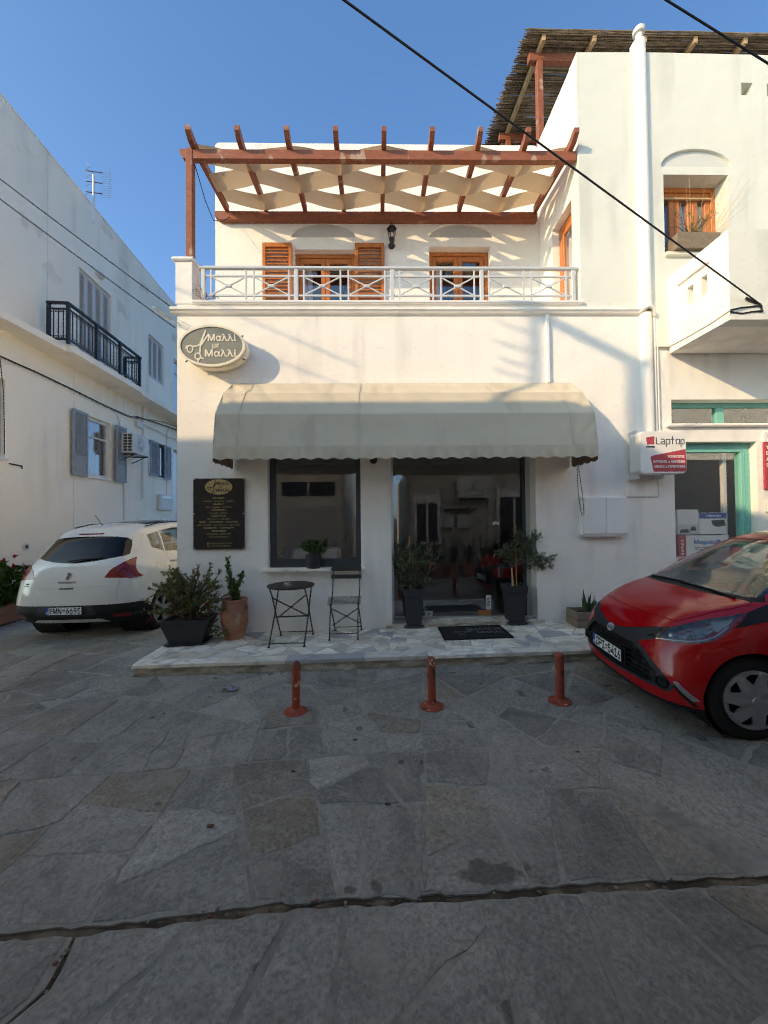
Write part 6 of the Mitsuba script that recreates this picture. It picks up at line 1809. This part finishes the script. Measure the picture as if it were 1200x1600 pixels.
def wheel(car, at, x, y, z, r, w, out, kind, label=None):
    """A wheel in the car's frame; out = +1 when its outer face looks to +y."""
    R = rx(-math.pi / 2 * out)                                           # local z -> outwards
    pl = lambda m: at(xf(m, R, (x, y, z)))
    k = part(car, 'wheel', pl(lathe([(r * 0.66, -w), (r * 0.93, -w), (r * 0.985, -w * 0.93), (r, -w * 0.8), (r, -w * 0.2), (r * 0.985, -w * 0.07), (r * 0.93, 0.0), (r * 0.80, 0.012), (r * 0.70, 0.004), (r * 0.665, -0.02), (r * 0.66, -w)], 48)), 'rubber', 35)
    part(k, 'well', pl(lathe([(0, -0.05), (r * 0.665, -0.05)], 32)), 'black_plastic')
    if kind == 'cap':
        ro = r * 0.70
        g = Point(0, 0).buffer(ro, 48)
        for i in range(7):
            t = i * 2 * math.pi / 7 + 0.35
            q = Polygon([(0.50 * ro, 0.0), (0.88 * ro, -0.27 * ro), (0.90 * ro, 0.02 * ro), (0.80 * ro, 0.20 * ro)]).buffer(-0.01).buffer(0.008)
            g = g.difference(affinity.rotate(q, math.degrees(t), origin=(0, 0)))
        v, f = M(man(prism(g, (0, 0, 0), (1, 0, 0), (0, 1, 0), 0.012)).refine_to_length(0.022))
        rr_ = np.hypot(v[:, 0], v[:, 1]) / ro
        v[:, 2] += 0.004 + 0.016 * (1 - rr_ ** 2) + 0.006 * np.cos(7 * (np.arctan2(v[:, 1], v[:, 0]) - 0.35) + 2.0 * rr_) * np.clip(rr_ * 1.6, 0, 1) * (rr_ < 0.93)
        part(k, 'hubcap', pl((v, f)), 'hub_silver', 30, label=label)
        part(k, 'hub_badge', pl(lathe([(0.030, 0.030), (0.026, 0.036), (0, 0.037)], 20)), 'hub_silver', 40)
        part(k, 'valve', pl(tube([(ro * 0.92, 0.02, 0.0), (ro * 0.94, 0.02, 0.03)], 0.004, 6)), 'rubber')
    else:
        ro = r * 0.70
        g = Point(0, 0).buffer(ro, 48).difference(Point(0, 0).buffer(ro * 0.90, 48)).union(Point(0, 0).buffer(ro * 0.22, 24))
        for i in range(5):
            q = Polygon([(0.1 * ro, -0.12 * ro), (0.93 * ro, -0.17 * ro), (0.93 * ro, 0.17 * ro), (0.1 * ro, 0.12 * ro)])
            g = g.union(affinity.rotate(q, 72 * i, origin=(0, 0)))
        part(k, 'rim', pl(prism(g, (0, 0, -0.02), (1, 0, 0), (0, 1, 0), 0.025)), 'alu')
    return k


def seat(car, at, x, y, z, heading=1.0):
    s = heading
    m = cat(box(x - 0.25, y - 0.24, z, x + 0.25, y + 0.24, z + 0.14, 0.04), xf(box(-0.06, -0.23, 0, 0.06, 0.23, 0.62, 0.04), ry(-0.25 * s), (x - 0.24 * s, y, z + 0.08)), xf(box(-0.045, -0.12, 0, 0.045, 0.12, 0.17, 0.03), ry(-0.15 * s), (x - 0.41 * s, y, z + 0.71)))
    part(car, 'seat', at(m), 'cabin', label='dark fabric seat')


def plate(car, at, x, z, text, facing, tilt_=0.0, gap=None):
    """A number plate 0.52 x 0.112 m, facing +x (front) or -x (rear)."""
    R = rz(math.pi / 2 if facing > 0 else -math.pi / 2)
    pl = lambda m: at(xf(xf(m, rx(tilt_)), R, (x, 0, z)))
    k = part(car, 'number_plate', pl(box(-0.26, -0.008, -0.056, 0.26, 0.0, 0.056, 0.002)), 'plate_white')
    part(k, 'edge', pl(wall_xz(sbox(-0.262, -0.058, 0.262, 0.058).difference(sbox(-0.254, -0.050, 0.254, 0.050)), -0.010, -0.002)), 'print_black')
    part(k, 'blue_strip', pl(box(-0.253, -0.0095, -0.050, -0.212, -0.0078, 0.050)), 'plate_blue')
    part(k, 'country', pl(text_xz('GR', 0.022, -0.232, -0.0096, -0.035, 0.001, True, 0.030, 'c')), 'plate_white')
    a, b = text
    part(k, 'characters', pl(cat(text_xz(a, 0.074, -0.195, -0.008, -0.037, 0.002, True, 0.165), text_xz(b, 0.074, 0.035, -0.008, -0.037, 0.002, True, 0.205), box(-0.015, -0.0098, 0.004, 0.020, -0.0078, 0.018), box(-0.012, -0.0098, -0.018, 0.017, -0.0078, -0.006))), 'print_black')
    return k


# ------------------------------------------------------------------ the red hatchback
car = thing('red_car', 'red hatchback with black x-shaped front parked nose towards the salon door', 'car')
P_ = loft(RED_NET)
BO, B0, B2, B4, B7, B13, B40, B60 = [man(loft_solid(P_, o)) for o in (0.006, 0, -0.002, -0.004, -0.007, -0.013, -0.04, -0.065)]
WX, WY, WZ, WR = -0.585, 0.775, 0.29, 0.29
WX2 = -2.62
wells = None
for x in (WX, WX2):
    for s in (1, -1):
        c = m3.Manifold.cylinder(0.42, 0.325, 0.325, 48).rotate([90, 0, 0]).translate([x, 0.98 if s > 0 else -0.56, WZ])
        wells = c if wells is None else wells + c
ws = both([(-0.655, 0.0), (-0.66, 0.20), (-0.69, 0.42), (-0.745, 0.575), (-0.80, 0.602), (-1.00, 0.555), (-1.24, 0.500), (-1.215, 0.42), (-1.185, 0.2), (-1.175, 0.0)]) if False else None
half = [(-0.650, 0.0), (-0.655, 0.20), (-0.685, 0.42), (-0.735, 0.585), (-0.80, 0.622), (-1.05, 0.575), (-1.405, 0.510), (-1.375, 0.42), (-1.35, 0.2), (-1.34, 0.0)]
wsp = Polygon(half + [(a, -b) for a, b in half[::-1]])
WS = ptop(wsp, 0.80, 1.6)
chalf = [(-0.590, 0.0), (-0.592, 0.20), (-0.625, 0.42), (-0.675, 0.565), (-0.705, 0.625), (-0.78, 0.66), (-0.81, 0.62), (-0.737, 0.589), (-0.687, 0.423), (-0.657, 0.202), (-0.652, 0.0)]
COWL = ptop(Polygon(chalf + [(a, -b) for a, b in chalf[::-1]]).buffer(0), 0.82, 1.05)
sidew = pside([(-1.10, 0.985), (-1.48, 1.265), (-1.65, 1.295), (-1.93, 1.315), (-1.93, 0.985)], -1, 1)
sidew2 = pside([(-1.97, 0.985), (-1.97, 1.315), (-2.35, 1.295), (-2.62, 1.17), (-2.62, 1.02)], -1, 1)
rearw = pfront(both([(0, 1.31), (0.38, 1.30), (0.45, 1.26), (0.50, 1.08), (0.30, 1.05), (0, 1.05)]), -3.3, -2.56)
black_half = [(0, 0.612), (0.09, 0.612), (0.225, 0.640), (0.40, 0.692), (0.535, 0.728), (0.52, 0.672), (0.492, 0.618), (0.375, 0.578), (0.487, 0.506), (0.604, 0.418), (0.688, 0.338), (0.652, 0.277), (0.585, 0.286), (0.365, 0.288), (0.11, 0.274), (0, 0.272)]
XB = pfront(both(black_half), -0.30, 0.2)
GR = pfront(both([(0, 0.545), (0.33, 0.545), (0.42, 0.50), (0.56, 0.40), (0.60, 0.335), (0.56, 0.305), (0.36, 0.302), (0.11, 0.29), (0, 0.288)]), -0.30, 0.2)
LAMP = pside([(-.088, .632), (-.16, .700), (-.27, .755), (-.40, .806), (-.63, .868), (-.575, .815), (-.503, .763), (-.397, .694), (-.339, .666), (-.256, .646), (-.167, .637)], 0.42, 1.0)
LAMP = LAMP + mirror_y(LAMP)
FEN = pside([(-.632, .864), (-.71, .895), (-.90, .965), (-1.05, 1.02), (-1.02, .97), (-.95, .93), (-.80, .835), (-.747, .822), (-.632, .795), (-.512, .763), (-.575, .812)], 0.45, 1.0)
FEN = FEN + mirror_y(FEN)
hood_l = [(-.180, 0), (-.182, .19), (-.215, .40), (-.250, .525), (-.40, .585), (-.553, .628), (-.69, .645), (-.715, .628)]
HOOD = ptop(unary_union([ribbon(hood_l, 0.006), ribbon([(a, -b) for a, b in hood_l], 0.006)]), 0.60, 1.2)
FSEAM = pside(ribbon([(-.36, .69), (-.43, .642), (-.50, .585)], 0.005), 0.5, 1.0)
FSEAM = FSEAM + mirror_y(FSEAM)
dl = [(-1.02, .93), (-1.05, .60), (-1.07, .28), (-1.85, .27), (-1.95, .55), (-1.96, .96)]
DOOR = pside(ribbon(dl, 0.006), 0.5, 1.0)
DOOR = DOOR + mirror_y(DOOR)
LOW = m3.Manifold.cube([4.0, 2.0, 0.062]).translate([-3.6, -1.0, 0.15])
CB = m3.Manifold.cube([2.3, 1.5, 1.2]).translate([-3.0, -0.75, 0.42])
cabin = B40 ^ CB
glass_cut = WS + sidew + sidew2 + rearw
lampbox = LAMP ^ (B0 - B60)
skin = BO - B7
body = B0 - wells - cabin - (glass_cut ^ (BO - B60 + cabin)) - (COWL ^ (BO - B13)) - (XB ^ (BO - B60)) - (LAMP ^ (BO - B60)) - (FEN ^ (BO - B13)) - (HOOD ^ skin) - (FSEAM ^ skin) - (DOOR ^ skin) - (LOW ^ (BO - B13))
bk = part(car, 'body', RED_AT(body), 'car_red', 32)
B47 = man(loft_solid(P_, -0.047))
part(car, 'lining', RED_AT(cat(M((cabin - (B47 ^ CB)) - glass_cut), box(-2.98, -0.70, 0.425, -0.72, 0.70, 0.435))), 'cabin', label='dark cabin lining')
part(car, 'windscreen', RED_AT((B4 - B13) ^ WS), 'car_glass', 32)
for k_, pr in (('side_window', sidew), ('side_window', sidew2)):
    for s in (1, -1):
        h_ = m3.Manifold.cube([5, 2, 3]).translate([-4, 0 if s > 0 else -2, 0])
        part(car, k_, RED_AT(((B4 - B13) ^ pr) ^ h_), 'car_glass', 32)
part(car, 'rear_window', RED_AT((B4 - B13) ^ rearw), 'car_glass', 32)
part(car, 'cowl', RED_AT((B4 ^ COWL) - B13), 'black_plastic', 32)
part(car, 'front_mask', RED_AT(((B4 - B60) ^ XB) - (GR ^ (B0 - B40))), 'charcoal', 32, label='matt black x-shaped mask with the lower grille')
part(car, 'grille', RED_AT((B40 - B60) ^ GR), 'black_plastic', 32)
for z in (0.33, 0.37, 0.41, 0.45, 0.49):
    w_ = 0.50 - max(0, (z - 0.36)) * 0.9
    part(car, 'grille_bar', RED_AT(cat(bar((-0.045, -w_ * 0.99, z), (-0.012, -w_ * 0.5, z), 0.02, 0.007), bar((-0.012, -w_ * 0.5, z), (-0.012, w_ * 0.5, z), 0.02, 0.007), bar((-0.012, w_ * 0.5, z), (-0.045, w_ * 0.99, z), 0.02, 0.007))), 'black_plastic')
for s in (1, -1):
    h_ = m3.Manifold.cube([5, 2, 3]).translate([-4, 0 if s > 0 else -2, 0])
    hl = part(car, 'headlight', RED_AT(((B60 ^ LAMP) ^ h_) + ((B40 ^ LAMP) ^ h_ ^ m3.Manifold.cube([0.2, 2, 2]).translate([-0.64, -1, 0]))), 'lamp_inner', 32)
    part(hl, 'lens', RED_AT(((B0 - B4) ^ LAMP) ^ h_), 'car_glass', 32)
    part(hl, 'reflector', RED_AT(xf(lathe([(0.012, -0.03), (0.03, -0.015), (0.036, 0.004), (0.034, 0.006)], 20), rz(s * 0.75) @ ry(math.pi / 2), (-0.29, s * 0.625, 0.695))), 'chrome', True)
    part(hl, 'reflector', RED_AT(xf(lathe([(0.012, -0.03), (0.025, -0.015), (0.030, 0.004), (0.028, 0.006)], 20), rz(s * 0.6) @ ry(math.pi / 2), (-0.20, s * 0.565, 0.665))), 'chrome', True)
    part(hl, 'chrome_strip', RED_AT(tube([(-0.115, s * 0.505, 0.628), (-0.18, s * 0.60, 0.645), (-0.26, s * 0.675, 0.655), (-0.33, s * 0.700, 0.672), (-0.40, s * 0.712, 0.703), (-0.50, s * 0.690, 0.765)], 0.008, 6)), 'chrome', True)
    part(car, 'fender_trim', RED_AT(((B2 ^ FEN) - B13) ^ h_), 'black_plastic', 32)
    dr2 = pfront([(s * .680, .374), (s * .702, .380), (s * .768, .268), (s * .748, .258)], -0.35, 0.1)
    dm = RED_AT((man(loft_solid(P_, 0.004)) - B4) ^ dr2)
    part(car, 'running_lamp', dm, 'hub_silver', 32)
    part(car, 'cheek_slot', RED_AT((man(loft_solid(P_, 0.001)) - B4) ^ pfront([(s * .674, .345), (s * .688, .352), (s * .762, .226), (s * .745, .220)], -0.40, 0.1)), 'black_plastic', 32)
    part(car, 'fog_lamp', RED_AT(xf(lathe([(0.045, -0.04), (0.045, 0.008), (0.038, 0.014), (0.034, 0.002), (0, 0.002)], 24), rz(s * 0.55) @ ry(math.pi / 2), (-0.082, s * 0.615, 0.345))), 'black_plastic', 40)
    mir = part(car, 'door_mirror', RED_AT(cat(blob((-1.30, s * 0.93, 1.02), (0.06, 0.10, 0.065), 2, 0.05, 3), bar((-1.30, s * 0.76, 0.965), (-1.30, s * 0.88, 0.99), 0.06, 0.035, 0.01))), 'car_red', True)
    part(car, 'door_handle', RED_AT(box(-1.85, s * 0.800, 0.79, -1.68, s * 0.838, 0.815, 0.008)), 'car_red')
part(car, 'underside', RED_AT((LOW ^ B4) - wells), 'black_plastic', 32)
part(car, 'rear_lamp', RED_AT(cat(xf(box(-0.03, -0.05, 0, 0.03, 0.05, 0.26, 0.015), None, (-2.99, 0.60, 0.78)), xf(box(-0.03, -0.05, 0, 0.03, 0.05, 0.26, 0.015), None, (-2.99, -0.60, 0.78)))), 'tail_red')
part(car, 'wiper', RED_AT(cat(tube([(-0.66, 0.55, 0.948), (-0.655, 0.30, 0.965), (-0.645, -0.02, 0.975)], 0.009, 6), tube([(-0.655, 0.02, 0.978), (-0.665, -0.28, 0.972), (-0.69, -0.50, 0.958)], 0.009, 6))), 'black_plastic', True)
for s in (1, -1):
    part(car, 'wheel_well', RED_AT(xf(lathe([(0.322, -0.40), (0.322, 0.0)], 40), rx(-math.pi / 2 * s), (WX, s * 0.755, WZ))), 'black_plastic')
    wheel(car, RED_AT, WX, s * 0.775, WZ, WR, 0.16, s, 'cap', 'front wheel with a silver seven-bladed hubcap' if s > 0 else None)
    wheel(car, RED_AT, WX2, s * 0.775, WZ, WR, 0.16, s, 'cap')
pk = plate(car, RED_AT, 0.012, 0.405, ('IPI', '5416'), 1)
part(car, 'plate_holder', RED_AT(box(-0.02, -0.27, 0.335, 0.0035, 0.27, 0.475, 0.004)), 'black_plastic')
el = lambda a, b, x=0, y=0: affinity.translate(affinity.scale(Point(0, 0).buffer(1, 24), a, b), x, y)
emb = unary_union([el(.052, .036).difference(el(.045, .030)), el(.017, .031).difference(el(.011, .026)), el(.034, .012, 0, .014).difference(el(.028, .007, 0, .014))])
part(car, 'emblem', RED_AT(xf(prism(emb, (0, 0, 0), (0, 1, 0), (0, 0, 1), 0.008), ry(-0.35), (-0.026, 0.0, 0.580))), 'badge_bright', label='chrome emblem of three interlaced ovals')
part(car, 'emblem_back', RED_AT(xf(prism(el(.050, .034), (0, 0, 0), (0, 1, 0), (0, 0, 1), 0.003), ry(-0.35), (-0.0295, 0.0, 0.580))), 'black_plastic')
seat(car, RED_AT, -1.55, 0.34, 0.52)
seat(car, RED_AT, -1.55, -0.34, 0.52)
part(car, 'rear_seat', RED_AT(cat(box(-2.45, -0.6, 0.5, -2.05, 0.6, 0.66, 0.04), xf(box(-0.06, -0.6, 0, 0.06, 0.6, 0.6, 0.04), ry(-0.2), (-2.42, 0, 0.6)))), 'cabin')
part(car, 'dashboard', RED_AT(cat(box(-1.05, -0.66, 0.62, -0.80, 0.66, 0.90, 0.05))), 'cabin')
part(car, 'steering_wheel', RED_AT(cat(xf(tube([(0.18 * math.cos(t), 0.18 * math.sin(t), 0) for t in np.arange(24) * math.pi / 12], 0.014, 6, closed=True), ry(-1.15), (-1.12, 0.34, 0.90)), bar((-1.0, 0.34, 0.82), (-1.12, 0.34, 0.90), 0.04, 0.04))), 'black_plastic', True)

# ------------------------------------------------------------------ the white crossover in the lane
car = thing('white_car', 'white crossover parked in the lane seen from behind, left of the salon', 'car')
P_ = loft(WHITE_NET)
BO, B0, B2, B4, B7, B13, B40, B60 = [man(loft_solid(P_, o)) for o in (0.006, 0, -0.002, -0.004, -0.007, -0.013, -0.04, -0.065)]
WX, WX2, WZ, WR = 0.80, 3.45, 0.335, 0.335
wells = None
for x in (WX, WX2):
    for s in (1, -1):
        c = m3.Manifold.cylinder(0.45, 0.375, 0.375, 48).rotate([90, 0, 0]).translate([x, 1.10 if s > 0 else -0.65, WZ + 0.01])
        wells = c if wells is None else wells + c
rw = [(0, 1.505), (0.20, 1.505), (0.40, 1.495), (0.545, 1.475), (0.600, 1.435), (0.630, 1.36), (0.665, 1.235), (0.640, 1.215), (0.50, 1.19), (0.30, 1.155), (0.10, 1.137), (0, 1.135)]
RW = pfront(both(rw), -0.1, 0.62)
qw = pside([(.772, 1.300), (.800, 1.500), (1.058, 1.545), (1.010, 1.222)], -1.1, 1.1)
dw = pside([(1.040, 1.222), (1.095, 1.552), (1.50, 1.60), (1.82, 1.605), (1.84, 1.205), (1.32, 1.205)], -1.1, 1.1)
fw_ = pside([(1.90, 1.20), (1.88, 1.60), (2.35, 1.545), (2.95, 1.18)], -1.1, 1.1)
WSW = pfront(both([(0, 1.55), (0.48, 1.53), (0.62, 1.2), (0.3, 1.2), (0, 1.2)]), 2.35, 3.4)
PAN = ptop(both([(0.80, 0.0), (0.80, 0.38)][::1] + [(2.3, 0.42), (2.3, 0)]) if False else Polygon([(1.0, -0.50), (2.3, -0.54), (2.3, 0.54), (1.0, 0.50)]), 1.5, 2)
tl = [(0.505, 0.930), (0.560, 1.035), (0.650, 1.104), (0.737, 1.187), (0.800, 1.08), (0.811, 1.052), (0.845, 0.985), (0.895, 0.915), (0.827, 0.892), (0.765, 0.912)]
TL = pfront(tl, -0.1, 0.55)
TL = TL + mirror_y(TL)
TW = pfront([(0.765, 0.911), (0.80, 0.935), (0.893, 0.914), (0.885, 0.885), (0.827, 0.866)], -0.1, 0.6)
TW = TW + mirror_y(TW)
BL = m3.Manifold.cube([0.46, 3, 0.36]).translate([-0.2, -1.5, 0.20]) + pside([(0.2, 0.2), (0.2, 0.56), (0.30, 0.555), (0.46, 0.45), (4.6, 0.42), (4.6, 0.2)], -1.5, 1.5)
GATE = pfront(unary_union([ribbon([(-0.70, .935), (-0.695, .808), (0.695, .808), (0.70, .935)], 0.006), ribbon([(-0.68, .81), (-0.69, .575)], 0.005), ribbon([(0.68, .81), (0.69, .575)], 0.005)]), -0.2, 0.35)
GATE2 = pfront(unary_union([ribbon([(0.71, 1.18), (0.675, 1.36), (0.63, 1.50), (0.56, 1.58)], 0.005), ribbon([(-0.71, 1.18), (-0.675, 1.36), (-0.63, 1.50), (-0.56, 1.58)], 0.005)]), 0.0, 0.75)
DS = pside(unary_union([ribbon([(1.02, 1.215), (1.03, 1.05), (1.18, 0.80), (1.25, 0.45)], 0.006), ribbon([(1.86, 1.6), (1.88, 1.1), (1.86, 0.45)], 0.006), Point(0.724, 0.997).buffer(0.075).difference(Point(0.724, 0.997).buffer(0.070))]), -1.1, 1.1)
CB = m3.Manifold.cube([3.1, 1.7, 1.4]).translate([0.25, -0.85, 0.55])
cabin = B40 ^ CB
gl = RW + qw + dw + fw_ + WSW
skin = BO - B7
body = B0 - wells - cabin - (gl ^ (BO - B60 + cabin)) - (PAN ^ (BO - B13)) - (TL ^ (BO - B40)) - (TW ^ (BO - B40)) - (BL ^ (BO - B13)) - (GATE ^ skin) - (GATE2 ^ skin) - (DS ^ skin)
part(car, 'body', WHITE_AT(body), 'car_white', 32)
B47 = man(loft_solid(P_, -0.047))
part(car, 'lining', WHITE_AT(cat(M((cabin - (B47 ^ CB)) - gl), box(0.3, -0.8, 0.555, 3.3, 0.8, 0.565))), 'cabin', label='dark cabin lining')
part(car, 'rear_window', WHITE_AT((B4 - B13) ^ RW), 'tinted_glass', 32, label='tinted rear window')
for pr in (qw, dw, fw_):
    for s in (-1, 1):
        h_ = m3.Manifold.cube([5, 2, 3]).translate([-0.2, 0 if s > 0 else -2, 0])
        part(car, 'side_window', WHITE_AT(((B4 - B13) ^ pr) ^ h_), 'car_glass', 32)
part(car, 'windscreen', WHITE_AT((B4 - B13) ^ WSW), 'car_glass', 32)
part(car, 'roof_glass', WHITE_AT((B2 ^ PAN) - B13), 'tinted_glass', 32)
for s in (-1, 1):
    h_ = m3.Manifold.cube([5, 2, 3]).translate([-0.2, 0 if s > 0 else -2, 0])
    k = part(car, 'tail_lamp', WHITE_AT(((man(loft_solid(P_, 0.004)) - B60) ^ TL) ^ h_), 'tail_red', 32)
    part(k, 'clear_section', WHITE_AT(((man(loft_solid(P_, 0.003)) - B60) ^ TW) ^ h_), 'grey_metal_paint', 32)
    part(k, 'inner_ring', WHITE_AT(xf(tube([(0.05 * math.cos(t), 0, 0.05 * math.sin(t)) for t in np.arange(20) * math.pi / 10], 0.006, 5, closed=True), rz(-s * 0.6 + math.pi / 2), (0.165, s * 0.722, 1.01))), 'tail_red', True)
    RFL = pfront([(s * .640, .428), (s * .835, .418), (s * .812, .363), (s * .623, .362)], -0.1, 0.4)
    part(car, 'reflector', WHITE_AT((man(loft_solid(P_, 0.0015)) - B7) ^ RFL), 'tail_red', 32)
    rail = [(0.86, s * 0.575, 1.640), (1.2, s * 0.600, 1.690), (1.8, s * 0.600, 1.708), (2.35, s * 0.58, 1.665)]
    part(car, 'roof_trim', WHITE_AT(tube(rail, 0.010, 6)), 'black_plastic', True)
    ch_ = [(0.805, s * 0.651, 1.515), (1.06, s * 0.662, 1.562), (1.5, s * 0.662, 1.615), (1.85, s * 0.66, 1.62)]
    part(car, 'window_trim', WHITE_AT(tube(ch_, 0.007, 6)), 'chrome', True)
    part(car, 'door_handle', WHITE_AT(box(1.08, s * 0.865, 1.045, 1.27, s * 0.912, 1.075, 0.01)), 'car_white')
    part(car, 'door_mirror', WHITE_AT(blob((2.75, s * 1.03, 1.15), (0.07, 0.12, 0.09), 2, 0.05, 3)), 'car_white', True)
    part(car, 'wheel_well', WHITE_AT(xf(lathe([(0.370, -0.45), (0.370, 0.0)], 40), rx(-math.pi / 2 * s), (WX, s * 0.885, WZ + 0.01))), 'black_plastic')
    wheel(car, WHITE_AT, WX, s * 0.90, WZ, WR, 0.22, s, 'alloy')
    wheel(car, WHITE_AT, WX2, s * 0.88, WZ, WR, 0.22, s, 'alloy')
part(car, 'bumper_cladding', WHITE_AT(((B2 ^ BL) - B13) - wells), 'black_plastic', 32)
SK = pfront(both([(0, 0.352), (0.46, 0.352), (0.55, 0.300), (0, 0.297)]), -0.1, 0.4)
part(car, 'skid_plate', WHITE_AT((man(loft_solid(P_, 0.004)) - B7) ^ SK), 'grey_metal_paint', 32)
PKT = pfront(both([(0, 0.555), (0.36, 0.555), (0.45, 0.42), (0, 0.40)]), -0.1, 0.3)
part(car, 'plate_recess', WHITE_AT((B0 - B2) ^ PKT), 'charcoal', 32)
plate(car, WHITE_AT, -0.003, 0.492, ('EMN', '6695'), -1)
part(car, 'brake_lamp', WHITE_AT((man(loft_solid(P_, 0.004)) - B7) ^ pfront(sbox(-0.19, 1.535, 0.19, 1.553), -0.1, 0.8)), 'tail_red', 32)
back = lambda m, x, z, lean=0.0: WHITE_AT(xf(xf(m, rx(lean)), rz(-math.pi / 2), (x, 0, z)))
lion = Polygon([(-30, -48), (-18, -48), (-8, -22), (2, -10), (6, -40), (0, -48), (14, -48), (20, -18), (14, 4), (22, 14), (36, 6), (44, -4), (44, 8), (30, 22), (40, 26), (48, 20), (46, 32), (34, 38), (18, 30), (20, 46), (8, 54), (-10, 52), (-22, 42), (-14, 40), (-24, 30), (-14, 28), (-6, 20), (-16, 0), (-28, -22)])
part(car, 'emblem', back(wall_xz(affinity.scale(lion, 0.00085, 0.0010, origin=(0, 0)), -0.008, 0), 0.066, 0.962, -0.2), 'badge_grey', label='grey metal rampant lion emblem')
part(car, 'lettering', cat(back(text_xz('PEUGEOT', 0.024, 0, 0, 0, 0.004, True, 0.26, 'c'), 0.044, 0.868, -0.15), back(text_xz('3008', 0.030, 0.44, 0, 0, 0.004, True, 0.14), 0.088, 0.865, -0.15)), 'badge_grey')
part(car, 'small_badge', cat(back(box(-0.62, -0.004, 0, -0.53, 0, 0.018), 0.082, 0.852, -0.15), back(box(-0.64, -0.004, -0.025, -0.44, 0, -0.015), 0.078, 0.850, -0.15)), 'charcoal')
part(car, 'handle_recess', WHITE_AT(box(0.020, -0.10, 0.785, 0.05, 0.10, 0.803, 0.004)), 'charcoal')
part(car, 'wiper', WHITE_AT(tube([(0.130, 0.05, 1.165), (0.150, -0.10, 1.185), (0.195, -0.40, 1.20)], 0.012, 6)), 'black_plastic', True)
part(car, 'aerial', WHITE_AT(tube([(0.86, 0.08, 1.648), (0.80, 0.10, 1.70), (0.70, 0.12, 1.84)], [0.012, 0.006, 0.004], 6)), 'black_plastic', True)
part(car, 'rear_seat', WHITE_AT(cat(box(0.95, -0.62, 0.6, 1.45, 0.62, 0.78, 0.04), xf(box(-0.07, -0.62, 0, 0.07, 0.62, 0.62, 0.04), ry(-0.2), (0.98, 0, 0.7)))), 'cabin')
seat(car, WHITE_AT, 2.15, 0.38, 0.62)
seat(car, WHITE_AT, 2.15, -0.38, 0.62)
part(car, 'dashboard', WHITE_AT(box(2.75, -0.68, 0.7, 3.0, 0.68, 1.05, 0.06)), 'cabin')
